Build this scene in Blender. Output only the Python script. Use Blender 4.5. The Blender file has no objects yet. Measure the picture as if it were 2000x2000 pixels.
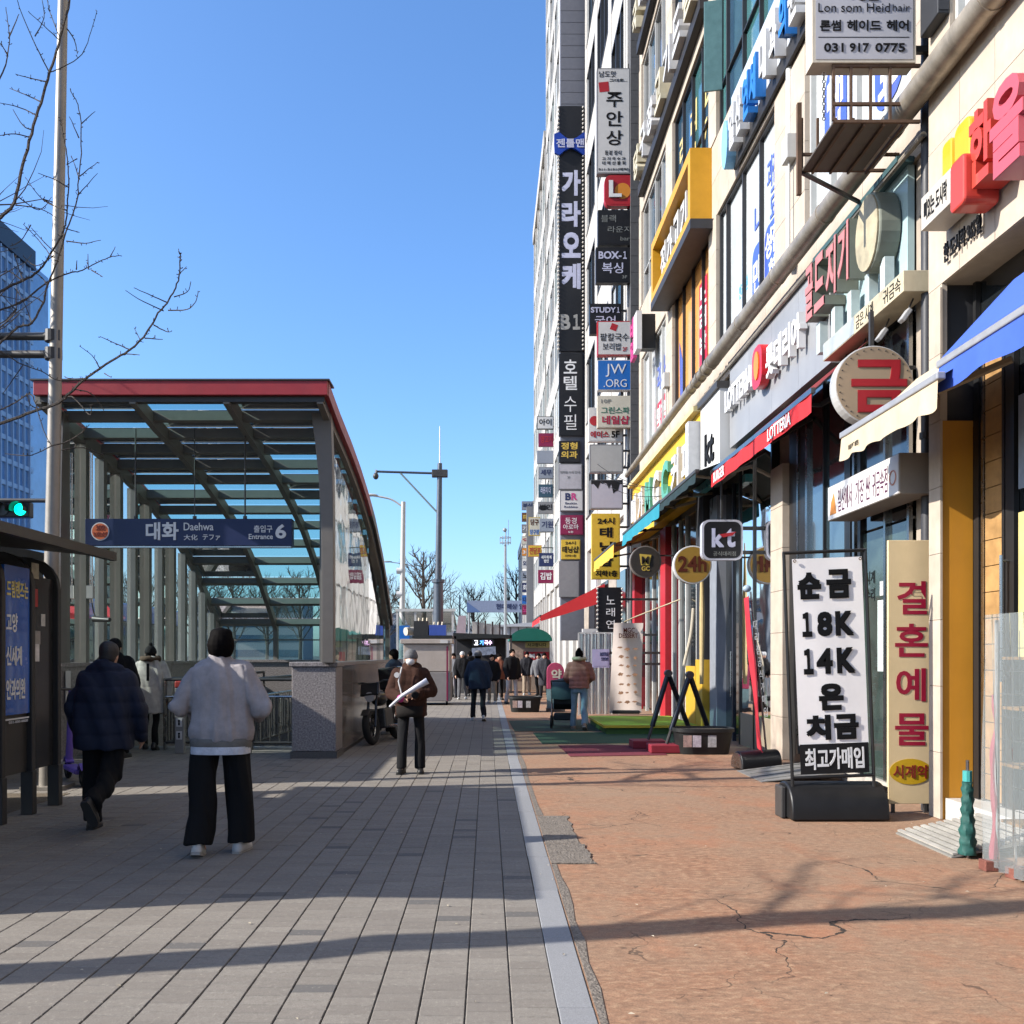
import bpy, bmesh, math, random
import numpy as np
from mathutils import Vector, Matrix, noise as mnoise
random.seed(7)
R = math.radians
scene = bpy.context.scene
col = scene.collection

# ------------------------------------------------------------------ camera
F, VX, VY, H = 1800.0, 952.0, 1280.0, 1.53      # focal length in photo pixels, vanishing point, eye height
cam_d = bpy.data.cameras.new('camera')
cam_d.sensor_width = 36.0
cam_d.lens = 36.0 * F / 2000.0
cam_d.shift_x = (1000.0 - VX) / 2000.0
cam_d.shift_y = (VY - 1000.0) / 2000.0
cam_d.clip_start, cam_d.clip_end = 0.1, 3000.0
cam = bpy.data.objects.new('camera', cam_d)
cam.location = (0, 0, H)
cam.rotation_euler = (R(90), 0, 0)
col.objects.link(cam)
scene.camera = cam

# ------------------------------------------------------------------ light
SUN_EL, SUN_AZ = R(31), R(12)                    # the light travels towards +X and a little +Y
world = bpy.data.worlds.new('World')
scene.world = world
world.use_nodes = True
wn = world.node_tree
sky = wn.nodes.new('ShaderNodeTexSky')
sky.sky_type = 'NISHITA'
sky.sun_disc = False
sky.sun_elevation = SUN_EL
sky.sun_rotation = R(270) - SUN_AZ
sky.altitude = 0
sky.air_density = 1.0
sky.dust_density = 1.4
sky.ozone_density = 7.0
wn.nodes['Background'].inputs['Strength'].default_value = 0.14
hs = wn.nodes.new('ShaderNodeHueSaturation')
hs.inputs['Saturation'].default_value = 1.05
wn.links.new(sky.outputs[0], hs.inputs['Color'])
wn.links.new(hs.outputs[0], wn.nodes['Background'].inputs['Color'])
sun_d = bpy.data.lights.new('sun', 'SUN')
sun_d.energy = 5.0
sun_d.angle = R(0.53)
sun_d.color = (1.0, 0.94, 0.85)
sun = bpy.data.objects.new('sun', sun_d)
ldir = Vector((math.cos(SUN_EL) * math.cos(SUN_AZ), math.cos(SUN_EL) * math.sin(SUN_AZ), -math.sin(SUN_EL)))
sun.rotation_euler = ldir.to_track_quat('-Z', 'Y').to_euler()
sun.location = (-30, -10, 40)
col.objects.link(sun)
vs = scene.view_settings
vs.view_transform = 'Standard'
vs.look = 'None'
vs.exposure = 1.15
vs.gamma = 1.0
vs.use_curve_mapping = False
scene.cycles.max_bounces = 8
scene.cycles.transparent_max_bounces = 16

# ------------------------------------------------------------------ photo pixel -> place, at a known distance
def gx(px, Y): return (px - VX) * Y / F
def gz(py, Y): return H - (py - VY) * Y / F
def gy(py, z=0.0): return (H - z) * F / (py - VY)
def fy(px, X): return X * F / (px - VX)
def P(px, py, Y): return Vector((gx(px, Y), Y, gz(py, Y)))

# ------------------------------------------------------------------ materials
MATS = {}
ALB = 0.67
def m(name, c, rough=0.6, metal=0.0, var=0.12, scale=6.0, bump=0.0, bscale=80.0, spec=0.32, dirt=0.0, emit=0.0, coat=0.0, rnd=0.0, sheen=0.0):
    if name in MATS: return MATS[name]
    c = tuple(x*ALB for x in c) if not emit else c
    mt = bpy.data.materials.new(name); mt.use_nodes = True
    nt = mt.node_tree; N = nt.nodes; L = nt.links
    b = N['Principled BSDF']
    b.inputs['Roughness'].default_value = rough
    b.inputs['Metallic'].default_value = metal
    b.inputs['Specular IOR Level'].default_value = spec
    b.inputs['Coat Weight'].default_value = coat
    if sheen: b.inputs['Sheen Weight'].default_value = sheen
    tc = N.new('ShaderNodeTexCoord')
    n1 = N.new('ShaderNodeTexNoise'); n1.inputs['Scale'].default_value = scale; n1.inputs['Detail'].default_value = 6; n1.inputs['Roughness'].default_value = 0.65
    L.new(tc.outputs['Object'], n1.inputs['Vector'])
    mr = N.new('ShaderNodeMapRange'); mr.inputs['From Min'].default_value = 0.3; mr.inputs['From Max'].default_value = 0.7
    mr.inputs['To Min'].default_value = 1.0 - var; mr.inputs['To Max'].default_value = 1.0 + var * 0.6
    L.new(n1.outputs['Fac'], mr.inputs['Value'])
    mx = N.new('ShaderNodeMix'); mx.data_type = 'RGBA'; mx.blend_type = 'MULTIPLY'; mx.inputs[0].default_value = 1.0
    mx.inputs[6].default_value = (*c, 1)
    L.new(mr.outputs[0], mx.inputs[7])
    out = mx.outputs[2]
    if rnd:
        oi = N.new('ShaderNodeObjectInfo')
        r2 = N.new('ShaderNodeMapRange'); r2.inputs['To Min'].default_value = 1 - rnd; r2.inputs['To Max'].default_value = 1 + rnd
        L.new(oi.outputs['Random'], r2.inputs['Value'])
        m2 = N.new('ShaderNodeMix'); m2.data_type = 'RGBA'; m2.blend_type = 'MULTIPLY'; m2.inputs[0].default_value = 1.0
        L.new(out, m2.inputs[6]); L.new(r2.outputs[0], m2.inputs[7]); out = m2.outputs[2]
    if dirt:
        n2 = N.new('ShaderNodeTexNoise'); n2.inputs['Scale'].default_value = 1.7; n2.inputs['Detail'].default_value = 8; n2.inputs['Roughness'].default_value = 0.75
        mp = N.new('ShaderNodeMapping'); mp.inputs['Scale'].default_value = (2.5, 2.5, 0.35)
        L.new(tc.outputs['Object'], mp.inputs[0]); L.new(mp.outputs[0], n2.inputs['Vector'])
        d = N.new('ShaderNodeMapRange'); d.inputs['From Min'].default_value = 0.48; d.inputs['From Max'].default_value = 0.75; d.inputs['To Max'].default_value = dirt
        L.new(n2.outputs['Fac'], d.inputs['Value'])
        m3 = N.new('ShaderNodeMix'); m3.data_type = 'RGBA'; m3.inputs[7].default_value = (0.07, 0.06, 0.05, 1)
        L.new(d.outputs[0], m3.inputs[0]); L.new(out, m3.inputs[6]); out = m3.outputs[2]
    L.new(out, b.inputs['Base Color'])
    r3 = N.new('ShaderNodeMapRange'); r3.inputs['To Min'].default_value = max(0.02, rough - 0.12); r3.inputs['To Max'].default_value = min(1, rough + 0.12)
    L.new(n1.outputs['Fac'], r3.inputs['Value']); L.new(r3.outputs[0], b.inputs['Roughness'])
    if bump:
        n3 = N.new('ShaderNodeTexNoise'); n3.inputs['Scale'].default_value = bscale; n3.inputs['Detail'].default_value = 4
        L.new(tc.outputs['Object'], n3.inputs['Vector'])
        bp = N.new('ShaderNodeBump'); bp.inputs['Strength'].default_value = bump; bp.inputs['Distance'].default_value = 0.02
        L.new(n3.outputs['Fac'], bp.inputs['Height']); L.new(bp.outputs[0], b.inputs['Normal'])
    if emit:
        b.inputs['Emission Color'].default_value = (*c, 1); b.inputs['Emission Strength'].default_value = emit
    MATS[name] = mt
    return mt

def glass(name, tint, gloss=1.0, rough=0.02, dens=0.0, ior=1.45):
    """thin pane: tinted see-through mixed with a mirror by Fresnel"""
    if name in MATS: return MATS[name]
    mt = bpy.data.materials.new(name); mt.use_nodes = True
    nt = mt.node_tree; N = nt.nodes; L = nt.links
    N.remove(N['Principled BSDF'])
    tr = N.new('ShaderNodeBsdfTransparent'); tr.inputs[0].default_value = (*tint, 1)
    gl = N.new('ShaderNodeBsdfGlossy'); gl.inputs['Roughness'].default_value = rough; gl.inputs[0].default_value = (gloss, gloss, gloss, 1)
    df = N.new('ShaderNodeBsdfDiffuse'); df.inputs[0].default_value = (0.45, 0.5, 0.5, 1)
    fr = N.new('ShaderNodeFresnel'); fr.inputs[0].default_value = ior
    tc = N.new('ShaderNodeTexCoord'); no = N.new('ShaderNodeTexNoise'); no.inputs['Scale'].default_value = 1.1; no.inputs['Detail'].default_value = 2
    bp = N.new('ShaderNodeBump'); bp.inputs['Strength'].default_value = 0.12; bp.inputs['Distance'].default_value = 0.03
    L.new(tc.outputs['Object'], no.inputs['Vector']); L.new(no.outputs['Fac'], bp.inputs['Height'])
    L.new(bp.outputs[0], gl.inputs['Normal']); L.new(bp.outputs[0], fr.inputs['Normal'])
    a = N.new('ShaderNodeMixShader'); a.inputs[0].default_value = dens
    L.new(tr.outputs[0], a.inputs[1]); L.new(df.outputs[0], a.inputs[2])
    mx = N.new('ShaderNodeMixShader')
    L.new(fr.outputs[0], mx.inputs[0]); L.new(a.outputs[0], mx.inputs[1]); L.new(gl.outputs[0], mx.inputs[2])
    L.new(mx.outputs[0], N['Material Output'].inputs[0])
    MATS[name] = mt
    return mt

# ------------------------------------------------------------------ mesh builder
ROOTM = {}
class MB:
    def __init__(s): s.v = []; s.f = []; s.mi = []; s.cur = 0
    def add(s, vs, fs):
        o = len(s.v); s.v.extend([tuple(x) for x in vs]); s.f.extend([tuple(i + o for i in f) for f in fs]); s.mi.extend([s.cur] * len(fs)); return s
    def box(s, x0, x1, y0, y1, z0, z1):
        x0, x1 = min(x0, x1), max(x0, x1); y0, y1 = min(y0, y1), max(y0, y1); z0, z1 = min(z0, z1), max(z0, z1)
        return s.add([(x0,y0,z0),(x1,y0,z0),(x1,y1,z0),(x0,y1,z0),(x0,y0,z1),(x1,y0,z1),(x1,y1,z1),(x0,y1,z1)],
                     [(0,3,2,1),(4,5,6,7),(0,1,5,4),(1,2,6,5),(2,3,7,6),(3,0,4,7)])
    def obox(s, c, size, rot):
        c = Vector(c); M3 = rot if isinstance(rot, Matrix) else Matrix.Rotation(rot, 3, 'Z')
        a, b_, d = size[0]/2, size[1]/2, size[2]/2
        pts = [(-a,-b_,-d),(a,-b_,-d),(a,b_,-d),(-a,b_,-d),(-a,-b_,d),(a,-b_,d),(a,b_,d),(-a,b_,d)]
        return s.add([c + M3 @ Vector(p) for p in pts], [(0,3,2,1),(4,5,6,7),(0,1,5,4),(1,2,6,5),(2,3,7,6),(3,0,4,7)])
    def bar(s, a, b, w, h=None, up=(0,0,1)):
        a, b = Vector(a), Vector(b); h = h or w; d = (b - a); ln = d.length; d.normalize(); up = Vector(up)
        if abs(d.dot(up)) > 0.98: up = Vector((1,0,0)) if abs(d.x) < 0.9 else Vector((0,1,0))
        x = d.cross(up).normalized(); z = x.cross(d).normalized()
        vs = []
        for p in (a, b):
            for sx, sz in ((-1,-1),(1,-1),(1,1),(-1,1)): vs.append(p + x*sx*w/2 + z*sz*h/2)
        return s.add(vs, [(0,3,2,1),(4,5,6,7),(0,1,5,4),(1,2,6,5),(2,3,7,6),(3,0,4,7)])
    def tube(s, pts, r, n=8, cap=True):
        pts = [Vector(p) for p in pts]; k = len(pts); rr = r if isinstance(r, (list, tuple)) else [r]*k
        rings = []; ref = None
        for i, p in enumerate(pts):
            t = (pts[min(i+1,k-1)] - pts[max(i-1,0)]).normalized()
            if ref is None: ref = Vector((0,0,1)) if abs(t.z) < 0.9 else Vector((1,0,0))
            x = t.cross(ref).normalized(); y = x.cross(t).normalized(); ref = y
            rings.append([p + (x*math.cos(2*math.pi*j/n) + y*math.sin(2*math.pi*j/n))*rr[i] for j in range(n)])
        return s.loft(rings, cap)
    def loft(s, rings, cap=True):
        n = len(rings[0]); vs = [p for rg in rings for p in rg]; fs = []
        for i in range(len(rings)-1):
            for j in range(n):
                j2 = (j+1) % n; fs.append((i*n+j, i*n+j2, (i+1)*n+j2, (i+1)*n+j))
        if cap:
            fs.append(tuple(range(n-1,-1,-1))); fs.append(tuple((len(rings)-1)*n + j for j in range(n)))
        return s.add(vs, fs)
    def cyl(s, c, r, d, axis='Z', n=24, r2=None):
        c = Vector(c); ax = {'X':Vector((1,0,0)),'Y':Vector((0,1,0)),'Z':Vector((0,0,1))}[axis]
        u = {'X':Vector((0,1,0)),'Y':Vector((0,0,1)),'Z':Vector((1,0,0))}[axis]; w = ax.cross(u); r2 = r if r2 is None else r2
        rg = [[c + ax*t*d/2 + (u*math.cos(2*math.pi*j/n) + w*math.sin(2*math.pi*j/n))*q for j in range(n)] for t, q in ((-1,r),(1,r2))]
        return s.loft(rg)
    def ring(s, c, r, tr, axis='X', n=24, k=8):
        c = Vector(c); ax = {'X':Vector((1,0,0)),'Y':Vector((0,1,0)),'Z':Vector((0,0,1))}[axis]
        u = {'X':Vector((0,1,0)),'Y':Vector((0,0,1)),'Z':Vector((1,0,0))}[axis]; w = ax.cross(u); vs = []; fs = []
        for i in range(n):
            d = u*math.cos(2*math.pi*i/n) + w*math.sin(2*math.pi*i/n)
            for j in range(k):
                a = 2*math.pi*j/k; vs.append(c + d*(r + tr*math.cos(a)) + ax*tr*math.sin(a))
        for i in range(n):
            for j in range(k): fs.append((i*k+j, ((i+1)%n)*k+j, ((i+1)%n)*k+(j+1)%k, i*k+(j+1)%k))
        return s.add(vs, fs)
    def sph(s, c, rx, ry=None, rz=None, nu=12, nv=8, rot=None):
        ry = rx if ry is None else ry; rz = rx if rz is None else rz; c = Vector(c); vs = []; fs = []
        for i in range(1, nv):
            t = math.pi*i/nv
            for j in range(nu):
                p = 2*math.pi*j/nu; vs.append(Vector((rx*math.sin(t)*math.cos(p), ry*math.sin(t)*math.sin(p), -rz*math.cos(t))))
        vs += [Vector((0,0,-rz)), Vector((0,0,rz))]
        if rot is not None: vs = [rot @ v for v in vs]
        b0, b1 = len(vs)-2, len(vs)-1
        for i in range(nv-2):
            for j in range(nu): fs.append((i*nu+j, i*nu+(j+1)%nu, (i+1)*nu+(j+1)%nu, (i+1)*nu+j))
        for j in range(nu): fs.append((b0, (j+1)%nu, j)); fs.append((b1, (nv-2)*nu+j, (nv-2)*nu+(j+1)%nu))
        return s.add([c + v for v in vs], fs)
    def cap2(s, a, b, ra, rb, n=12):
        """tapered capsule"""
        a, b = Vector(a), Vector(b); d = (b-a).normalized()
        ref = Vector((0,0,1)) if abs(d.z) < 0.9 else Vector((0,1,0))
        x = d.cross(ref).normalized(); y = x.cross(d); rings = []
        for t in (-80,-55,-30,0): rings.append((a + d*math.sin(R(t))*ra, math.cos(R(t))*ra))
        for t in (0.33,0.66): rings.append((a.lerp(b,t), ra+(rb-ra)*t))
        for t in (0,30,55,80): rings.append((b + d*math.sin(R(t))*rb, math.cos(R(t))*rb))
        return s.loft([[p + (x*math.cos(2*math.pi*j/n) + y*math.sin(2*math.pi*j/n))*q for j in range(n)] for p, q in rings])
    def prism(s, pts, d, axis='Y'):
        """polygon pts (2D) extruded over d=(d0,d1); axis X: pts=(y,z); Y: pts=(x,z); Z: pts=(x,y)"""
        f = {'X': lambda p, t: (t, p[0], p[1]), 'Y': lambda p, t: (p[0], t, p[1]), 'Z': lambda p, t: (p[0], p[1], t)}[axis]
        n = len(pts); vs = [f(p, d[0]) for p in pts] + [f(p, d[1]) for p in pts]
        fs = [tuple(range(n)), tuple(range(2*n-1, n-1, -1))] + [(i, n+i, n+(i+1)%n, (i+1)%n) for i in range(n)]
        return s.add(vs, fs)
    def mesh(s, name, mats, smooth=False, M=None):
        me = bpy.data.meshes.new(name)
        vs = s.v if M is None else [tuple(M @ Vector(p)) for p in s.v]
        me.from_pydata(vs, [], s.f)
        for mt in (mats if isinstance(mats, (list, tuple)) else [mats]): me.materials.append(mt)
        if isinstance(mats, (list, tuple)) and len(mats) > 1: me.polygons.foreach_set('material_index', s.mi)
        bm = bmesh.new(); bm.from_mesh(me); bmesh.ops.recalc_face_normals(bm, faces=bm.faces); bm.to_mesh(me); bm.free()
        if smooth:
            me.polygons.foreach_set('use_smooth', [True]*len(me.polygons))
            if smooth != 'all': me.set_sharp_from_angle(angle=R(40))
        return me
    def build(s, name, mats, parent=None, smooth=False, bevel=0.0, local=False, kind=None, label=None):
        M = None
        if parent is not None and not local: M = ROOTM[parent.name].inverted()
        me = s.mesh(name, mats, smooth, M)
        return link(name, me, parent, bevel, kind, label)

def link(name, me, parent=None, bevel=0.0, kind=None, label=None):
    o = bpy.data.objects.new(name, me); col.objects.link(o)
    if parent is not None:
        o.parent = parent; ROOTM[o.name] = ROOTM[parent.name]
    else: ROOTM[o.name] = Matrix.Identity(4)
    if bevel:
        b = o.modifiers.new('bevel', 'BEVEL'); b.width = bevel; b.segments = 2; b.limit_method = 'ANGLE'
    if kind: o['kind'] = kind
    if label: o['label'] = label
    return o
def tag(o, label, cat, group=None):
    o['label'] = label; o['category'] = cat
    if group: o['group'] = group
    return o
def thing(name, label, cat, loc=(0,0,0), rz=0.0, group=None, rot=None):
    o = bpy.data.objects.new(name, None); col.objects.link(o); o.empty_display_size = 0.2
    o.location = loc; o.rotation_euler = rot or (0, 0, rz)
    e = rot or (0, 0, rz)
    from mathutils import Euler
    ROOTM[o.name] = Matrix.Translation(loc) @ Euler(e).to_matrix().to_4x4()
    return tag(o, label, cat, group)
def copy_tree(o, loc, rz=0.0, label=None, parent=None):
    c = o.copy(); col.objects.link(c)
    if parent is None:
        c.location = loc; c.rotation_euler = (0, 0, rz)
        if label: c['label'] = label
    else: c.parent = parent
    for ch in o.children: copy_tree(ch, None, 0, None, c)
    return c

# ------------------------------------------------------------------ lettering (Blender's own built-in font)
_tc = {}
def tmesh(body, bold):
    k = (body, bold)
    if k not in _tc:
        c = bpy.data.curves.new('t', 'FONT'); c.body = body; c.resolution_u = 3; c.extrude = 0.5; c.offset = bold
        c.align_x = 'CENTER'; c.space_line = 1.05
        o = bpy.data.objects.new('t', c); col.objects.link(o)
        me = bpy.data.meshes.new_from_object(o)
        v = np.array([x.co for x in me.vertices]) if len(me.vertices) else np.zeros((1,3))
        lo, hi = v.min(0), v.max(0); v = (v - lo) / np.maximum(hi - lo, 1e-6)
        _tc[k] = (v, [tuple(p.vertices) for p in me.polygons])
        bpy.data.objects.remove(o); bpy.data.curves.remove(c); bpy.data.meshes.remove(me)
    return _tc[k]
def text(items, mat, parent, d, face='S', bold=0.02, depth=0.006, name='lettering', local=False, skew=None):
    """items: (string, a0, a1, z0, z1): each string fitted in its own box on a plane facing S (camera), W (-X) or E (+X)"""
    b = MB()
    for it in items:
        bo = it[5] if len(it) > 5 else bold
        thick = depth > 0.05
        v, f = tmesh(it[0], min(bo, 0.035 if thick else 0.02))
        a0, a1, z0, z1 = it[1:5]
        ex = max(0.0, bo - 0.02)*0.9; nch = max(1, len(it[0].replace('\n', '')) if '\n' not in it[0] else 1)
        strikes = [(0, 0)] if ex == 0 or thick else [(-1, -1), (1, -1), (1, 1), (-1, 1), (0, 0)]
        for q, (su, sv) in enumerate(strikes):          # heavy weights are struck several times, each a hair prouder
            eu, ev = (0, 0) if thick else (ex/nch, ex)
            u = a0 + (v[:,0]*(1-2*eu) + eu + su*eu)*(a1-a0); z = z0 + (v[:,1]*(1-2*ev) + ev + sv*ev)*(z1-z0); w = v[:,2]*(depth + 0.0006*q)
            if face == 'S': pts = np.stack([u, d - w, z], 1)
            elif face == 'W': pts = np.stack([d - w, u, z], 1)
            else: pts = np.stack([d + w, u, z], 1)
            b.add(pts.tolist(), f)
    if skew: b.v = [tuple(skew(Vector(p))) for p in b.v]
    return b.build(name, mat, parent, local=local)
# ================================================================== THE SETTING
def node_mat(name):
    mt = bpy.data.materials.new(name); mt.use_nodes = True; MATS[name] = mt
    return mt, mt.node_tree.nodes, mt.node_tree.links, mt.node_tree.nodes['Principled BSDF']
def nd(N, typ, **kw):
    n = N.new(typ)
    for k, v in kw.items():
        if k.startswith('i_'): n.inputs[k[2:].replace('_', ' ')].default_value = v
        else: setattr(n, k, v)
    return n
def mapr(N, L, src, a, b, c=0.0, d=1.0):
    r = N.new('ShaderNodeMapRange'); r.inputs[1].default_value = a; r.inputs[2].default_value = b; r.inputs[3].default_value = c; r.inputs[4].default_value = d
    L.new(src, r.inputs[0]); return r.outputs[0]
def mixc(N, L, fac, a, b, blend='MIX'):
    x = N.new('ShaderNodeMix'); x.data_type = 'RGBA'; x.blend_type = blend
    for i, s in ((0, fac), (6, a), (7, b)):
        if hasattr(s, 'is_linked'): L.new(s, x.inputs[i])
        else: x.inputs[i].default_value = (*s, 1) if isinstance(s, tuple) else s
    return x.outputs[2]
def math_(N, L, op, a, b=0.0):
    x = N.new('ShaderNodeMath'); x.operation = op
    for i, s in ((0, a), (1, b)):
        if hasattr(s, 'is_linked'): L.new(s, x.inputs[i])
        else: x.inputs[i].default_value = s
    return x.outputs[0]

KX0, KX1 = 0.305, 0.462                         # kerb strip
def paver_mat(name, joints):
    mt, N, L, b = node_mat(name)
    g = nd(N, 'ShaderNodeNewGeometry')
    sx = nd(N, 'ShaderNodeSeparateXYZ'); L.new(g.outputs['Position'], sx.inputs[0])
    u = math_(N, L, 'DIVIDE', math_(N, L, 'SUBTRACT', KX0, sx.outputs[0]), 0.2)
    cu = math_(N, L, 'FLOOR', u)
    off = math_(N, L, 'MULTIPLY', math_(N, L, 'MODULO', math_(N, L, 'MULTIPLY', cu, 3.0), 7.0), 0.0143)
    v = math_(N, L, 'DIVIDE', math_(N, L, 'ADD', sx.outputs[1], off), 0.1)
    cv = math_(N, L, 'FLOOR', v)
    cb = nd(N, 'ShaderNodeCombineXYZ'); L.new(cu, cb.inputs[0]); L.new(cv, cb.inputs[1])
    wn_ = nd(N, 'ShaderNodeTexWhiteNoise'); L.new(cb.outputs[0], wn_.inputs[0])
    n1 = nd(N, 'ShaderNodeTexNoise', i_Scale=130.0, i_Detail=3.0); L.new(g.outputs['Position'], n1.inputs['Vector'])
    n2 = nd(N, 'ShaderNodeTexNoise', i_Scale=0.9, i_Detail=7.0, i_Roughness=0.7); L.new(g.outputs['Position'], n2.inputs['Vector'])
    n4 = nd(N, 'ShaderNodeTexNoise', i_Scale=11.0, i_Detail=4.0); L.new(g.outputs['Position'], n4.inputs['Vector'])
    c = mixc(N, L, wn_.outputs[0], (0.161, 0.144, 0.125), (0.201, 0.183, 0.158))
    dark = math_(N, L, 'GREATER_THAN', wn_.outputs[0], 0.972)
    c = mixc(N, L, dark, c, (0.081, 0.080, 0.080))
    c = mixc(N, L, mapr(N, L, n1.outputs['Fac'], 0.35, 0.7, 0.0, 0.55), c, (0.096, 0.085, 0.075))
    c = mixc(N, L, mapr(N, L, n1.outputs['Fac'], 0.68, 0.78, 0.0, 0.5), c, (0.375, 0.348, 0.307))
    c = mixc(N, L, mapr(N, L, n2.outputs['Fac'], 0.4, 0.75, 0.0, 0.42), c, (0.102, 0.092, 0.081))
    c = mixc(N, L, mapr(N, L, n4.outputs['Fac'], 0.55, 0.8, 0.0, 0.3), c, (0.130, 0.112, 0.096))
    n5 = nd(N, 'ShaderNodeTexNoise', i_Scale=34.0, i_Detail=5.0, i_Roughness=0.7); L.new(g.outputs['Position'], n5.inputs['Vector'])
    c = mixc(N, L, mapr(N, L, n5.outputs['Fac'], 0.5, 0.7, 0.0, 0.6), c, (0.110, 0.097, 0.083))
    c = mixc(N, L, mapr(N, L, n5.outputs['Fac'], 0.32, 0.42, 0.45, 0.0), c, (0.297, 0.270, 0.226))
    if joints:
        fu = math_(N, L, 'FRACT', u); e = math_(N, L, 'MINIMUM', fu, math_(N, L, 'SUBTRACT', 1.0, fu))
        c = mixc(N, L, math_(N, L, 'LESS_THAN', e, 0.02), c, (0.047, 0.042, 0.037))
        fv = math_(N, L, 'FRACT', v)
        c = mixc(N, L, math_(N, L, 'MULTIPLY', math_(N, L, 'LESS_THAN', fv, 0.05), 0.35), c, (0.062, 0.055, 0.047))
    L.new(c, b.inputs['Base Color']); b.inputs['Roughness'].default_value = 0.85; b.inputs['Specular IOR Level'].default_value = 0.3
    bp = nd(N, 'ShaderNodeBump', i_Strength=0.35, i_Distance=0.004); L.new(n1.outputs['Fac'], bp.inputs['Height']); L.new(bp.outputs[0], b.inputs['Normal'])
    return mt
PAV, PAVFAR = paver_mat('paver_concrete', False), paver_mat('paver_concrete_far', True)

def stamped_mat():
    mt, N, L, b = node_mat('red_brown_paving')
    g = nd(N, 'ShaderNodeNewGeometry')
    mp = nd(N, 'ShaderNodeMapping'); mp.inputs['Scale'].default_value = (0.8, 2.4, 1); mp.inputs['Rotation'].default_value = (0, 0, R(-8)); L.new(g.outputs['Position'], mp.inputs[0])
    pos = g.outputs['Position']
    grain = nd(N, 'ShaderNodeTexNoise', i_Scale=95.0, i_Detail=5.0, i_Roughness=0.8); L.new(pos, grain.inputs['Vector'])
    mid = nd(N, 'ShaderNodeTexNoise', i_Scale=5.5, i_Detail=8.0, i_Roughness=0.75, i_Distortion=0.5); L.new(mp.outputs[0], mid.inputs['Vector'])
    big = nd(N, 'ShaderNodeTexNoise', i_Scale=0.55, i_Detail=8.0, i_Roughness=0.68); L.new(pos, big.inputs['Vector'])
    big2 = nd(N, 'ShaderNodeTexNoise', i_Scale=1.5, i_Detail=6.0, i_Roughness=0.7); 
    mp2 = nd(N, 'ShaderNodeMapping'); mp2.inputs['Location'].default_value = (7, 3, 1); L.new(pos, mp2.inputs[0]); L.new(mp2.outputs[0], big2.inputs['Vector'])
    c = mixc(N, L, mapr(N, L, mid.outputs['Fac'], 0.32, 0.68), (0.169, 0.090, 0.054), (0.288, 0.148, 0.086))
    fle = nd(N, 'ShaderNodeTexNoise', i_Scale=30.0, i_Detail=4.0, i_Roughness=0.6); mp3 = nd(N, 'ShaderNodeMapping'); mp3.inputs['Scale'].default_value = (0.55, 1.0, 1); L.new(pos, mp3.inputs[0]); L.new(mp3.outputs[0], fle.inputs['Vector'])
    c = mixc(N, L, mapr(N, L, fle.outputs['Fac'], 0.50, 0.66, 0.0, 0.55), c, (0.40, 0.27, 0.165))
    c = mixc(N, L, mapr(N, L, fle.outputs['Fac'], 0.30, 0.44, 0.75, 0.0), c, (0.085, 0.05, 0.034))
    c = mixc(N, L, mapr(N, L, big.outputs['Fac'], 0.38, 0.66, 0.0, 0.8), c, (0.234, 0.162, 0.108))
    c = mixc(N, L, mapr(N, L, big2.outputs['Fac'], 0.5, 0.72, 0.0, 0.6), c, (0.310, 0.122, 0.061))
    c = mixc(N, L, mapr(N, L, grain.outputs['Fac'], 0.3, 0.52, 0.75, 0.0), c, (0.072, 0.047, 0.032))
    c = mixc(N, L, mapr(N, L, grain.outputs['Fac'], 0.6, 0.74, 0.0, 0.6), c, (0.418, 0.317, 0.230))
    wob = nd(N, 'ShaderNodeTexNoise', i_Scale=1.3, i_Detail=5.0); L.new(pos, wob.inputs['Vector'])
    wv = nd(N, 'ShaderNodeVectorMath', operation='MULTIPLY_ADD'); L.new(wob.outputs['Color'], wv.inputs[0]); wv.inputs[1].default_value = (1.1, 1.1, 0); L.new(pos, wv.inputs[2])
    vo = nd(N, 'ShaderNodeTexVoronoi', feature='DISTANCE_TO_EDGE', i_Scale=0.42); L.new(wv.outputs[0], vo.inputs['Vector'])
    gate = nd(N, 'ShaderNodeTexNoise', i_Scale=0.8, i_Detail=3.0); L.new(mp2.outputs[0], gate.inputs['Vector'])
    crack = math_(N, L, 'MULTIPLY', math_(N, L, 'LESS_THAN', vo.outputs['Distance'], mapr(N, L, grain.outputs['Fac'], 0.3, 0.7, 0.0004, 0.0034)), mapr(N, L, gate.outputs['Fac'], 0.45, 0.52))
    vo2 = nd(N, 'ShaderNodeTexVoronoi', feature='DISTANCE_TO_EDGE', i_Scale=2.6); L.new(wv.outputs[0], vo2.inputs['Vector'])
    gate2 = nd(N, 'ShaderNodeTexNoise', i_Scale=3.0, i_Detail=4.0); L.new(pos, gate2.inputs['Vector'])
    crack2 = math_(N, L, 'MULTIPLY', math_(N, L, 'LESS_THAN', vo2.outputs['Distance'], 0.009), mapr(N, L, gate2.outputs['Fac'], 0.55, 0.62))
    cr = math_(N, L, 'MAXIMUM', crack, math_(N, L, 'MULTIPLY', crack2, 0.6))
    c = mixc(N, L, cr, c, (0.032, 0.024, 0.019))
    L.new(c, b.inputs['Base Color']); b.inputs['Roughness'].default_value = 0.88; b.inputs['Specular IOR Level'].default_value = 0.25
    hgt = math_(N, L, 'SUBTRACT', math_(N, L, 'ADD', math_(N, L, 'MULTIPLY', mid.outputs['Fac'], 0.7), math_(N, L, 'MULTIPLY', fle.outputs['Fac'], 0.55)), cr)
    bp = nd(N, 'ShaderNodeBump', i_Strength=0.6, i_Distance=0.02); L.new(hgt, bp.inputs['Height']); L.new(bp.outputs[0], b.inputs['Normal'])
    return mt
STAMP = stamped_mat()
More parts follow.
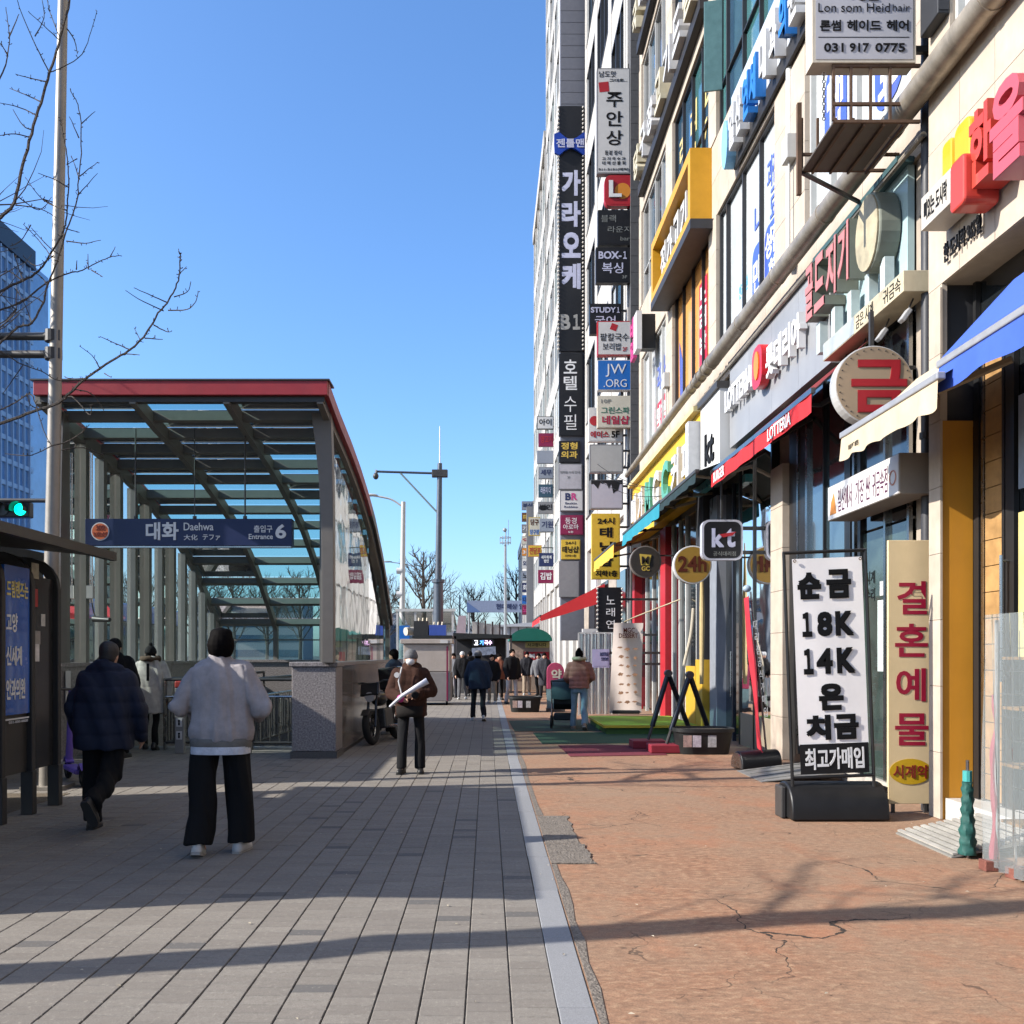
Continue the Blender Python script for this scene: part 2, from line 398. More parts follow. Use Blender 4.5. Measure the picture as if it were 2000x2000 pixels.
ASPH = m('asphalt', (0.05, 0.05, 0.053), 0.9, bump=0.4, bscale=150, var=0.25)
SAND = m('joint_sand', (0.085, 0.075, 0.062), 0.95, var=0.3, scale=20)
KERB = m('kerb_granite', (0.285, 0.29, 0.30), 0.7, var=0.3, scale=160, bump=0.15, bscale=200, rnd=0.06)
CONC = m('rough_concrete', (0.215, 0.185, 0.155), 0.9, var=0.45, scale=25, bump=0.8, bscale=60)
EARTH = m('bare_soil', (0.14, 0.11, 0.075), 0.95, var=0.35, scale=15, bump=0.5, bscale=40)

HX0, HX1, HY0, HY1 = -6.25, -2.56, 15.3, 21.9   # the stair well of the subway entrance
def holed(b, x0, x1, y0, y1, z):
    xs = [x0, HX0, HX1, x1]; ys = [y0, HY0, HY1, y1]
    for i in range(3):
        for j in range(3):
            if i == 1 and j == 1: continue
            b.add([(xs[i],ys[j],z),(xs[i+1],ys[j],z),(xs[i+1],ys[j+1],z),(xs[i],ys[j+1],z)], [(0,1,2,3)])
    return b
gr = holed(MB(), -900, 900, -60, 1500, -0.02).build('ground', SAND); gr['kind'] = 'structure'
rd = MB(); rd.add([(-40,-40,-0.016),(-7.9,-40,-0.016),(-7.9,400,-0.016),(-40,400,-0.016)], [(0,1,2,3)])
rd = rd.build('road', ASPH); rd['kind'] = 'structure'
lm_ = MB()
for k in range(14): lm_.box(-14.1, -13.95, 8 + k*10, 13 + k*10, -0.016, -0.012)
lm_.build('lane_marking', m('white_road_paint', (0.75,0.75,0.72), 0.7, var=0.2), rd)
# sidewalk: near pavers are single blocks, the far ones are left to the material
side = bpy.data.objects.new('sidewalk', None); col.objects.link(side); side['kind'] = 'structure'; ROOTM['sidewalk'] = Matrix.Identity(4)
YF = 13.4
holed(MB(), -7.75, KX0 - 0.003, YF + 0.0, 140, -0.001).build('paving', PAVFAR, side)
b = MB(); b.add([(-7.75,-20,-0.008),(KX0-0.003,-20,-0.008),(KX0-0.003,YF+0.01,-0.008),(-7.75,YF+0.01,-0.008)], [(0,1,2,3)])
b.build('bedding', SAND, side)
def paver_geo(b, cx, cy, dz, tx, ty):
    a, d = 0.0973, 0.0488; e = 0.0038
    q = []
    for (px_, py_, z) in ((a, d, -0.0045), (a - e, d - e*0.8, 0.0)):
        for sx, sy in ((-1,-1),(1,-1),(1,1),(-1,1)):
            q.append((cx + sx*px_, cy + sy*py_, z + dz + sx*tx + sy*ty))
    b.add(q, [(4,5,6,7),(0,1,5,4),(1,2,6,5),(2,3,7,6),(3,0,4,7)])
cells = []
for k in range(0, 41):
    cx = KX0 - 0.2*(k + 0.5); off = ((k*3) % 7)*0.0143
    j = int((2.9 + off)/0.1)
    while True:
        cy = (j + 0.5)*0.1 - off
        if cy > YF: break
        j += 1
        if cx < -0.545*cy - 0.5: continue
        cells.append((cy, cx))
cells.sort()
rest = MB()
base_me = None
for i, (cy, cx) in enumerate(cells):
    dz, tx, ty = random.uniform(-0.0012, 0.0012), random.uniform(-0.0008, 0.0008), random.uniform(-0.0005, 0.0005)
    if i < 300:
        if base_me is None:
            t = MB(); paver_geo(t, 0, 0, 0, 0, 0); base_me = t.mesh('paver', PAV)
        o = link('paver', base_me, side); o.location = (cx, cy, dz)
        o.rotation_euler = (ty/0.05, -tx/0.1, random.uniform(-0.006, 0.006))
    else: paver_geo(rest, cx, cy, dz, tx, ty)
rest.build('paver_field', PAV, side, kind='stuff')
# kerb strip of long granite stones
kb = bpy.data.objects.new('kerb_strip', None); col.objects.link(kb); kb['kind'] = 'structure'; ROOTM['kerb_strip'] = Matrix.Identity(4)
y = 1.0
me = MB(); me.box(KX0 + 0.002, KX1 - 0.002, 0.003, 0.997, -0.015, 0.004); me = me.mesh('kerb_stone', KERB)
while y < 120:
    o = link('kerb_stone', me, kb, bevel=0.004 if y < 14 else 0); o.location = (random.uniform(-0.002, 0.002), y, random.uniform(-0.002, 0.001)); y += 1.0
fc = MB()
fc.add([(KX1,-20,0.0),(30,-20,0.0),(30,150,0.0),(KX1,150,0.0)], [(0,1,2,3)])
fc = fc.build('shop_forecourt', STAMP); fc['kind'] = 'structure'
cp = MB()
def rough_slab(b, x0, x1, y0, y1, z, seed):
    rnd = random.Random(seed); pts = []
    n = 17
    for i in range(n): pts.append((x0 + rnd.uniform(0, .004), y0 + (y1-y0)*i/(n-1)))
    for i in range(n): pts.append((x1 + rnd.uniform(-.022, .012), y1 + (y0-y1)*i/(n-1)))
    b.prism(pts, (z-0.02, z), 'Z')
rough_slab(cp, KX1+.004, 0.76, 7.45, 8.75, 0.007, 1); rough_slab(cp, KX1+.004, 0.79, 6.75, 7.42, 0.011, 2)
rough_slab(cp, KX1+.004, 0.52, 1.0, 6.74, 0.004, 5); rough_slab(cp, KX1+.004, 0.53, 8.8, 19, 0.003, 9)
cp = cp.build('concrete_patch', CONC, fc)
b = MB(); b.box(-8.05, -7.752, -20, 140, -0.02, 0.06); b = b.build('road_kerb', KERB); b['kind'] = 'structure'
# tree strip between shelter posts and road
b = MB(); b.prism([(-6.4,3.0),(-4.75,3.0),(-4.62,10.2),(-6.4,10.2)], (-0.006, 0.004), 'Z'); b = b.build('planting_strip', EARTH); b['kind'] = 'structure'
# ================================================================== SUBWAY ENTRANCE
STEEL = m('grey_painted_steel', (0.19, 0.185, 0.165), 0.5, var=0.1, scale=3, dirt=0.15)
STEELD = m('dark_steel', (0.055, 0.052, 0.05), 0.45, var=0.15, scale=4)
REDP = m('dark_red_paint', (0.34, 0.028, 0.035), 0.42, var=0.1, scale=3, dirt=0.12)
GRANITE = m('speckled_granite', (0.33, 0.30, 0.295), 0.4, var=0.75, scale=42, dirt=0.12, bump=0.05)
GRANP = m('polished_granite', (0.24, 0.21, 0.185), 0.15, var=0.6, scale=45, dirt=0.3, spec=0.6)
TEAL = glass('teal_roof_glass', (0.46, 0.74, 0.74), 0.9, ior=1.3, dens=0.2)
WALLG = glass('clear_wall_glass', (0.70, 0.80, 0.80), 1.0, ior=1.5, dens=0.05)
SIDEG = glass('mirroring_side_glass', (0.55, 0.62, 0.6), 1.0, ior=1.7, dens=0.04)
INOX = m('stainless', (0.55, 0.55, 0.54), 0.28, metal=1.0, var=0.1)
prof = [(12.95,5.38),(13.88,5.21),(15.2,5.03),(16.3,4.83),(17.4,4.57),(18.4,4.27),(19.84,3.64),(21.2,2.79),(21.75,2.42)]
def zr(y): return float(np.interp(y, [p[0] for p in prof], [p[1] for p in prof]))
st = thing('subway_entrance', 'glass roofed subway entrance with dark red roof edge and granite walls', 'subway entrance', (-4.3, 13.7, 0))
RX = [-6.33, -5.0, -3.68, -2.36]
ys = list(np.linspace(12.98, 21.75, 40))
for i, x in enumerate(RX):
    b = MB(); rings = []
    for y in ys:
        z = zr(y) - 0.1
        rings.append([(x-0.045,y,z-0.2),(x+0.045,y,z-0.2),(x+0.045,y,z),(x-0.045,y,z)])
    b.loft(rings).build('rafter', STEEL, st)
py_ = [13.05 + 0.664*k for k in range(14)]
for y in py_:
    z = zr(y) - 0.085
    sl = math.atan2(zr(y+.1)-zr(y-.1), .2)
    b = MB(); b.obox(((RX[0]+RX[3])/2, y, z - 0.075), (RX[3]-RX[0]-0.09, 0.09, 0.15), Matrix.Rotation(sl, 3, 'X'))
    b.build('purlin', STEEL, st)
for k in range(13):
    for i in range(3):
        y0, y1 = py_[k] + 0.0, py_[k+1] - 0.012
        b = MB(); x0, x1 = RX[i] + 0.006, RX[i+1] - 0.006
        b.add([(x0,y0,zr(y0)-.06),(x1,y0,zr(y0)-.06),(x1,y1,zr(y1)-.06),(x0,y1,zr(y1)-.06)], [(0,1,2,3)])
        b.build('roof_pane', TEAL, st)
b = MB(); b.box(-6.36, -2.24, 12.9, 12.97, 5.175, 5.375); b.build('fascia', REDP, st, bevel=0.008)
b = MB(); b.box(-6.40, -2.21, 12.885, 13.3, 5.378, 5.40); b.build('roof_cap', STEELD, st)
b = MB(); b.box(-6.3, -2.3, 12.975, 13.1, 5.10, 5.19); b.build('gutter', STEELD, st)
for side_, x0, x1 in (('r', -2.30, -2.235), ('l', -6.37, -6.33)):
    for mat_, ya, yb in ((REDP, 12.975, 17.9), (STEELD, 17.905, 21.76)):
        b = MB(); rings = []
        for y in np.linspace(ya, yb, 16):
            z = zr(y); rings.append([(x0,y,z-0.19),(x1,y,z-0.19),(x1,y,z+0.01),(x0,y,z+0.01)])
        b.loft(rings).build('edge_trim', mat_, st)
# left wall posts and panes
pys = [13.78 + 0.675*k for k in range(12)]
for k, y in enumerate(pys):
    b = MB(); b.box(-6.42, -6.27, y-0.065, y+0.065, 1.40, zr(y)-0.28); b.build('post', STEEL, st)
    b = MB(); b.box(-2.50, -2.42, y-0.05, y+0.05, 1.40, zr(y)-0.28); b.build('post', STEEL, st)
for x, mt_ in ((-6.36, WALLG), (-2.385, SIDEG)):
    for k in range(11):
        a, c = pys[k] + 0.067, pys[k+1] - 0.067
        if x > -3: a, c = pys[k] + 0.004, pys[k+1] - 0.004
        b = MB(); b.add([(x,a,1.42),(x,c,1.42),(x,c,zr(c)-.2),(x,a,zr(a)-.2)], [(0,1,2,3)]); b.build('wall_pane', mt_, st)
# big front posts, slightly bowed at the head
for x, s in ((-2.345, 1), (-6.34, -1)):
    b = MB(); rings = []
    for z in (1.42, 2.4, 3.4, 4.2, 4.7, 5.1):
        o_ = 0.16*max(0, (z-3.0)/2.1)**2 * s
        rings.append([(x-0.085-o_, 13.52, z),(x+0.085-o_*0.25, 13.52, z),(x+0.085-o_*0.25, 13.72, z),(x-0.085-o_, 13.72, z)])
    b.loft(rings).build('front_post', m('taupe_steel', (0.16,0.145,0.13), 0.45, var=0.08), st, bevel=0.006)
# granite walls
b = MB(); b.box(-2.91, -2.25, 13.70, 14.30, 0.10, 1.36); b.build('granite_block', GRANITE, st, bevel=0.012)
b = MB(); b.box(-2.94, -2.225, 13.67, 14.33, 1.362, 1.43); b.build('cap_stone', GRANITE, st, bevel=0.008)
b = MB(); b.box(-2.93, -2.235, 13.68, 14.32, 0.0, 0.098); b.build('plinth', m('dark_plinth_stone', (0.12,0.11,0.105), 0.5, var=0.3, scale=60), st)
for k in range(7):
    y0, y1 = 14.305 + k*1.1, 14.30 + (k+1)*1.1 - 0.008
    b = MB(); b.box(-2.54, -2.252, y0, y1, 0.06, 1.37); b.build('granite_slab', GRANP, st)
    b = MB(); b.box(-2.57, -2.225, y0, y1, 1.372, 1.43); b.build('cap_stone', GRANITE, st)
    b = MB(); b.box(-2.535, -2.257, y0, y1, 0.0, 0.058); b.build('plinth', STEELD, st)
    b = MB(); b.box(-6.56, -6.27, 13.5 + k*1.2, 13.5 + (k+1)*1.2 - 0.01, 0.0, 1.36); b.build('granite_slab', GRANITE, st)
    b = MB(); b.box(-6.60, -6.24, 13.5 + k*1.2, 13.5 + (k+1)*1.2 - 0.01, 1.362, 1.42); b.build('cap_stone', GRANITE, st)
b = MB(); b.box(-6.27, -2.54, 21.7, 21.98, -1.5, 1.37); b.build('end_wall', GRANITE, st)
b = MB(); b.box(-6.27, -2.54, 21.66, 22.0, 1.372, 1.43); b.build('cap_stone', GRANITE, st)
for i in range(3):
    x0, x1 = RX[i] + 0.05, RX[i+1] - 0.05
    b = MB(); b.add([(x0,21.8,1.43),(x1,21.8,1.43),(x1,21.8,2.3),(x0,21.8,2.3)], [(0,1,2,3)]); b.build('wall_pane', TEAL, st)
for x in RX:
    b = MB(); b.box(x-0.05, x+0.05, 21.72, 21.86, 1.43, 2.32); b.build('post', STEEL, st)
b = MB(); b.box(RX[0], RX[3], 21.775, 21.82, 1.88, 1.91); b.build('transom', STEEL, st)
# stairs going down
b = MB(); b.box(HX0-0.02, HX0, HY0, HY1, -2.5, 0); b.build('stair_wall', GRANITE, st)
b = MB(); b.box(HX1, HX1+0.02, HY0, HY1, -2.5, 0); b.build('stair_wall', GRANITE, st)
for k in range(12):
    b = MB(); b.box(HX0, HX1, HY0 + 0.32*k, HY0 + 0.32*(k+1) - 0.004, -2.6, -0.005 - 0.165*k); b.build('step', m('stair_stone', (0.3,0.28,0.26), 0.6, var=0.25, scale=60), st)
b = MB(); b.box(HX0, HX1, HY0+3.84, HY1, -2.6, -2.2); b.build('landing', MATS['stair_stone'], st)
# conduits, camera and boxes on the left wall
b = MB()
for dx in (0, 0.035): b.tube([(-6.22+dx, 14.42, 1.45+0.9), (-6.22+dx, 14.42, 4.7)], 0.012, 6)
b.build('conduit', INOX, st)
b = MB(); b.box(-6.26, -6.16, 14.38, 14.46, 2.42, 2.62); b.build('junction_box', m('light_grey_box', (0.5,0.5,0.48), 0.5), st)
b = MB(); b.tube([(-6.2,14.42,2.42),(-6.16,14.42,2.2),(-6.12,14.4,2.12)], 0.01, 6); b.tube([(-6.16,14.42,2.1),(-5.86,14.3,2.08)], [0.05,0.035], 10); b.build('security_camera', STEELD, st, smooth=True)
b = MB(); b.box(-6.235, -6.23, 13.62, 13.78, 0.75, 1.3); pst = b.build('notice', m('notice_white', (0.75,0.72,0.7), 0.6, var=0.05), st)
# ---- hanging station sign
NAVY = m('navy_sign_face', (0.012, 0.022, 0.085), 0.4, var=0.05)
WHITE = m('white_lettering', (0.78, 0.78, 0.78), 0.5, var=0.03)
ORANGE = m('orange_disc', (0.75, 0.16, 0.05), 0.5, var=0.05)
BLACK = m('black_lettering', (0.010, 0.010, 0.011), 0.6, var=0.05, spec=0.12)
SY = 14.0
sg = thing('station_sign', 'long navy hanging station sign with orange line disc and white lettering', 'sign', (gx(368, SY), SY, gz(1066, SY)))
b = MB(); b.box(gx(166,SY), gx(570,SY), SY, SY+0.16, gz(1066,SY), gz(1013,SY)); b.build('panel', NAVY, sg, bevel=0.006)
b = MB(); b.box(gx(168,SY), gx(568,SY), SY+0.02, SY+0.14, gz(1069,SY), gz(1066,SY)-0.002); b.build('bottom_trim', INOX, sg)
for px in (261, 377, 476):
    b = MB(); b.tube([(gx(px,SY), SY+0.08, gz(1013,SY)), (gx(px,SY), SY+0.08, zr(SY)-0.2)], 0.013 if px != 377 else 0.008, 8)
    b.cyl((gx(px,SY), SY+0.08, gz(1009,SY)), 0.03, 0.04); b.build('hanging_rod', STEELD, sg)
c = P(196, 1038, SY)
b = MB(); b.cyl((c.x, SY-0.004, c.z), 0.138, 0.006, 'Y', 32); b.build('disc_rim', WHITE, sg)
b = MB(); b.cyl((c.x, SY-0.009, c.z), 0.122, 0.006, 'Y', 32); dsc = b.build('line_disc', ORANGE, sg)
def T(s, x0, x1, y0, y1, Y, bold=0.02): return (s, gx(x0,Y), gx(x1,Y), gz(y1,Y), gz(y0,Y), bold)
DKRED = m('dark_red_lettering', (0.22, 0.02, 0.012), 0.5)
text([T('309',188,205,1026,1036,SY,0.01), T('3호선',183,209,1039,1048,SY,0.01)], DKRED, sg, SY-0.013)
for it in (T('대화',285,349,1020,1055,SY,0.03), T('Daehwa',359,417,1021,1036,SY,0.005), T('大化',359,386,1044,1055,SY,0.01), T('テファ',396,430,1044,1055,SY,0.01),
      T('출입구',496,532,1026,1040,SY,0.01), T('Entrance',486,533,1043,1053,SY,0.012), T('6',538,559,1024,1052,SY,0.03)): text([it], WHITE, sg, SY-0.001)
# ---- railings and pictogram posts inside the entrance
rl = thing('entrance_railing', 'dark steel railing with upright bars closing off the stair well', 'railing', (-4.0, 14.6, 0))
RY = 14.9
def rail_run(x0, y0, x1, y1, top=1.14):
    b = MB(); b.tube([(x0,y0,top),(x1,y1,top)], 0.027, 8); b.build('top_rail', STEELD, rl, smooth=True)
    b = MB(); b.tube([(x0,y0,top-0.28),(x1,y1,top-0.28)], 0.02, 8); b.build('mid_rail', INOX, rl, smooth=True)
    b = MB(); b.tube([(x0,y0,0.12),(x1,y1,0.12)], 0.018, 8); b.build('bottom_rail', STEELD, rl, smooth=True)
    n = max(2, int(math.hypot(x1-x0, y1-y0)/0.14))
    for k in range(n+1):
        t = k/n; e = k in (0, n)
        b = MB(); b.tube([(x0+(x1-x0)*t, y0+(y1-y0)*t, 0.0 if e else 0.12),(x0+(x1-x0)*t, y0+(y1-y0)*t, top if e else top-0.28)], 0.024 if e else 0.011, 6); b.build('baluster', STEELD if k % 3 else INOX, rl)
XA = gx(322, RY)
rail_run(XA, RY, gx(395, RY), RY); rail_run(XA, RY, XA, 21.5, 1.14)
rail_run(gx(492, RY), RY, -2.62, RY); rail_run(gx(492, RY), RY, gx(492, RY)+0.3, 20.5)
for i, px in enumerate((352, 482)):
    pp = thing('gate_post', ('grey pictogram post with red cap left of the pale jacketed man', 'grey pictogram post right of the pale jacketed man')[i], 'post', (gx(px, 14.4), 14.4, 0), group='pictogram posts at the entrance')
    b = MB(); b.box(-0.07, 0.07, -0.05, 0.05, 0, 1.02); b.build('body', m('post_grey', (0.24,0.24,0.235), 0.5, dirt=0.2), pp, local=True, bevel=0.01)
    b = MB(); b.box(-0.075, 0.075, -0.055, 0.055, 1.022, 1.13); b.build('cap', m('cap_red',(0.4,0.04,0.03),0.5) if i == 0 else MATS['post_grey'], pp, local=True, bevel=0.02)
    for k, z in enumerate((0.22, 0.42)):
        b = MB(); b.box(-0.045, 0.045, -0.056, -0.0505, z, z+0.13); pl = b.build('pictogram', m('sticker_grey',(0.6,0.6,0.6),0.5), pp, local=True)
        b = MB(); b.cyl((0,-0.058,z+0.09), 0.018, 0.004, 'Y', 12); b.box(-0.014,0.014,-0.0598,-0.0565,z+0.02,z+0.07); b.build('figure', BLACK, pl, local=True)
# ================================================================== LEFT SIDE: shelter, lamp, signals, tower, bus, tree
CHAR = m('charcoal_shelter_steel', (0.035, 0.034, 0.034), 0.5, var=0.2, scale=5, dirt=0.1)
SMOKE = m('smoked_panel', (0.03, 0.03, 0.03), 0.18, var=0.2, scale=2)
PANELG = m('grey_shelter_panel', (0.045, 0.043, 0.04), 0.35, var=0.15, scale=2, dirt=0.15)
sh = thing('bus_shelter', 'charcoal bus shelter with rounded posts and a blue advert panel', 'bus shelter', (-4.45, 8.9, 0))
SX = -4.42
posts = [9.42, 8.88, 8.33, 7.2, 6.1, 5.15]
for y in posts:
    b = MB()
    pts = [(SX, y, 0.0), (SX, y, 2.2)] + [(SX - 0.28 + 0.28*math.cos(R(a)), y, 2.2 + 0.28*math.sin(R(a))) for a in (20, 40, 60, 80)] + [(-6.6, y, 2.6)]
    rings = []
    for i, p in enumerate(pts):
        t = (Vector(pts[min(i+1, len(pts)-1)]) - Vector(pts[max(i-1, 0)])).normalized(); n = Vector((t.z, 0, -t.x))
        q = Vector(p); rings.append([q + n*0.05 + Vector((0,-.035,0)), q + n*0.05 + Vector((0,.035,0)), q - n*0.05 + Vector((0,.035,0)), q - n*0.05 + Vector((0,-.035,0))])
    b.loft(rings).build('post', CHAR, sh, bevel=0.008)
    b = MB(); b.box(SX-0.058, SX+0.058, y-0.045, y+0.045, 0.0, 0.42); b.build('post_sleeve', CHAR, sh, bevel=0.006)
b = MB(); b.prism([(-6.9,2.86),(-3.95,2.56),(-3.95,2.60),(-6.9,2.92)], (4.9, 9.75), 'Y'); b.build('roof', CHAR, sh)
b = MB(); b.box(-4.0, -3.93, 4.88, 9.77, 2.53, 2.62); b.build('roof_edge', STEELD, sh)
for i in range(len(posts)-1):
    y1, y0 = posts[i] - 0.04, posts[i+1] + 0.04
    b = MB(); b.box(SX-0.03, SX-0.0, y0, y1, 0.42, 2.3); b.build('side_panel', PANELG if i else SMOKE, sh)
for x in (-6.5,):
    b = MB(); b.box(x-0.02, x+0.02, 5.1, 9.45, 0.3, 2.5); b.build('rear_panel', SMOKE, sh)
b = MB(); b.box(-6.3, -5.9, 5.6, 9.0, 0.42, 0.47); b.build('bench_seat', m('shelter_wood',(0.2,0.12,0.06),0.5,var=0.3), sh)
BLUEAD = m('blue_advert', (0.03, 0.13, 0.5), 0.25, var=0.25, scale=1.6, coat=0.4)
ad = MB(); ad.box(SX+0.002, SX+0.03, 8.375, 8.835, 0.98, 2.36); ad = ad.build('advert', BLUEAD, sh)
WH2 = m('advert_white', (0.8,0.8,0.82), 0.4, var=0.05); YEL2 = m('advert_yellow', (0.8,0.68,0.25), 0.4, var=0.05)
def adt(s, py0, py1, mat_, e0=8.41, e1=8.80): text([(s, e0, e1, gz(py1,8.6), gz(py0,8.6), 0.025)], mat_, ad, SX+0.031, 'E', depth=0.003)
adt('드림렌즈는', 1135, 1168, YEL2); adt('고양', 1198, 1235, WH2, 8.40, 8.60); adt('신세계', 1262, 1300, WH2, 8.40, 8.68); adt('안과의원', 1325, 1366, WH2, 8.40, 8.74)
b = MB(); b.box(SX+0.031, SX+0.033, 8.39, 8.82, gz(1405,8.6), gz(1402,8.6)); b.build('advert_rule', WH2, ad)
text([('031-000-0000', 8.45, 8.80, gz(1412,8.6), gz(1407,8.6), 0.0)], WH2, ad, SX+0.031, 'E', depth=0.003)
RED2 = m('red_poster', (0.5,0.03,0.03), 0.4, var=0.1)
b = MB(); b.box(SX+0.002, SX+0.02, 7.75, 8.28, 1.35, 2.3); b.build('red_poster', RED2, sh)
# posters and stickers on the smoked end panel
for i, (y0, y1, pz0, pz1, c) in enumerate(((8.93,9.07,1100,1130,(0.55,0.5,0.35)),(8.93,9.05,1150,1185,(0.5,0.03,0.03)),(8.94,9.10,1232,1258,(0.35,0.33,0.3)),(8.95,9.08,1258,1292,(0.75,0.72,0.7)),(9.12,9.2,1198,1222,(0.7,0.68,0.62)))):
    b = MB(); b.box(SX+0.001, SX+0.006, y0, y1, gz(pz1,9.0), gz(pz0,9.0)); b.build('sticker', m('sticker_%d' % i, c, 0.5, var=0.35, scale=14), sh)
# ---- made-up dark kiosk behind the shelter, added to shade the paving
kk = thing('added_shade_kiosk', 'dark closed kiosk standing behind the bus shelter', 'kiosk', (-7.0, 11.9, 0))
b = MB(); b.box(-7.6, -6.35, 10.3, 13.2, 0, 2.75); b.build('body', PANELG, kk, bevel=0.03)
b = MB(); b.box(-7.7, -6.25, 10.2, 13.25, 2.752, 2.98); b.build('roof', CHAR, kk, bevel=0.03)
for k in range(3):
    b = MB(); b.box(-6.348, -6.33, 10.4+.92*k, 11.25+.92*k, 0.9, 2.4); b.build('shutter', SMOKE, kk)
# ---- tall lamp pole leaning slightly, with two sign arms
LY = 10.6
POLE = m('pale_galvanised_pole', (0.33, 0.30, 0.26), 0.45, metal=0.3, var=0.18, scale=3, dirt=0.25)
lp = thing('lamp_pole', 'tall pale metal lamp pole with two dark sign arms beside the shelter', 'lamp pole', (gx(98,LY), LY, 0))
b = MB(); p0, p1 = P(97, 1280, LY), P(123, 0, LY); d = (p1-p0)/(p1.z-p0.z)
b.tube([p0 + d*(0-p0.z), p0 + d*(4-p0.z), p0 + d*(10.6-p0.z)], [0.09, 0.075, 0.048], 14); b.build('shaft', POLE, lp, smooth=True)
b = MB(); b.box(p0.x-0.25, p0.x+0.2, LY-0.2, LY+0.2, 0, 0.04); b.build('base_plate', POLE, lp)
for py in (657, 692):
    a = P(103, py, LY); q = P(-160, py, LY)
    b = MB(); b.tube([a, a + Vector((-0.1,0,0)), q], [0.075, 0.045, 0.04], 10); b.build('sign_arm', STEELD, lp, smooth=True)
    b = MB(); b.cyl((a.x, LY, a.z), 0.085, 0.13, 'Z', 14); b.box(a.x+0.07, a.x+0.1, LY-0.05, LY+0.03, a.z-0.06, a.z+0.06); b.build('clamp', STEELD, lp)
b = MB(); top = p0 + d*(10.6-p0.z); b.tube([top, top + Vector((-0.3,0,0.35)), top + Vector((-1.6,0,0.55))], [0.045,0.04,0.03], 8); b.build('lamp_arm', POLE, lp, smooth=True)
b = MB(); b.sph(top + Vector((-1.8,0,0.55)), 0.32, 0.13, 0.07); b.build('lamp_head', POLE, lp, smooth='all')
# ---- horizontal traffic signal
TY = 21.0
ts = thing('traffic_signal', 'horizontal traffic signal showing green on a mast arm', 'traffic light', (gx(20,TY), TY, gz(995,TY)))
b = MB(); c = P(40, 995, TY); b.box(c.x-1.3, c.x+0.2, TY, TY+0.22, c.z-0.18, c.z+0.18); b.build('housing', m('signal_black',(0.012,0.012,0.013),0.5), ts, bevel=0.03)
for i in range(3):
    x = c.x - 0.4*i
    b = MB(); b.cyl((x, TY-0.012, c.z), 0.135, 0.02, 'Y', 24)
    b.build('lens', m('green_signal_light', (0.0,0.9,0.55), 0.3, emit=2.2, var=0.0) if i == 0 else m('dark_lens',(0.02,0.015,0.01),0.3), ts)
    b = MB(); rg = []
    for yy in (TY-0.001, TY-0.22): rg.append([(x + 0.155*math.cos(R(a)), yy, c.z + 0.155*math.sin(R(a))) for a in range(-20, 201, 20)])
    n = len(rg[0]); b.add(rg[0] + rg[1], [(k, k+1, n+k+1, n+k) for k in range(n-1)]); b.build('visor', MATS['signal_black'], ts)
b = MB(); b.tube([P(-300, 976, TY), P(140, 978, TY)], 0.05, 8); b.build('mast_arm', STEELD, ts, smooth=True)
# ---- blue glass tower across the road
TX = -80.0
TOWG = m('tower_blue_glass', (0.24, 0.42, 0.70), 0.2, var=0.4, scale=0.12, spec=0.8, coat=0.5)
TOWF = m('tower_pale_fin', (0.55, 0.66, 0.82), 0.5, var=0.1)
tw = thing('glass_tower', 'tall blue glass office tower beyond the shelter on the far left', 'building', (TX, 150, 0))
b = MB(); b.box(TX-30, TX, 96, 162, 0, 72.5); b.build('wall', TOWG, tw)
b = MB(); b.box(TX-30, TX-0.3, 162.1, 168.5, 0, 70.5); b.build('rear_wing', TOWG, tw)
b = MB(); b.box(TX-30.2, TX+0.5, 96, 162.2, 69.2, 72.6); b.build('parapet', m('tower_dark_top',(0.05,0.055,0.075),0.4), tw)
for k in range(18):
    b = MB(); b.box(TX, TX+0.25, 96, 161.9, 3.5+3.75*k, 4.3+3.75*k); b.build('floor_band', TOWF, tw)
for k in range(34):
    b = MB(); y = 97 + 1.92*k; b.box(TX, TX+0.45, y, y+0.22, 2, 69); b.build('fin', TOWF, tw)
# ---- city bus on the road behind the entrance
bs = thing('city_bus', 'blue roofed city bus seen through the glass of the subway entrance', 'bus', (-12.2, 27, 0))
BUSB = m('bus_blue', (0.05, 0.16, 0.62), 0.3, coat=0.5); 
b = MB(); b.box(-13.4, -10.9, 22, 33.5, 0.35, 1.1); b.box(-13.4, -10.9, 22, 33.5, 2.55, 3.1); b.build('body', BUSB, bs, bevel=0.05)
b = MB(); b.box(-13.36, -10.94, 22.04, 33.46, 1.102, 2.548); b.build('window_band', m('bus_window',(0.03,0.04,0.05),0.1,var=0.2), bs)
for yy in (24.2, 31.0):
    for xx in (-13.3, -11.0):
        b = MB(); b.cyl((xx, yy, 0.48), 0.48, 0.26, 'X', 20); w = b.build('wheel', m('tyre',(0.02,0.02,0.02),0.9), bs)
        b = MB(); b.cyl((xx, yy, 0.48), 0.25, 0.29, 'X', 16); b.build('rim', INOX, w)
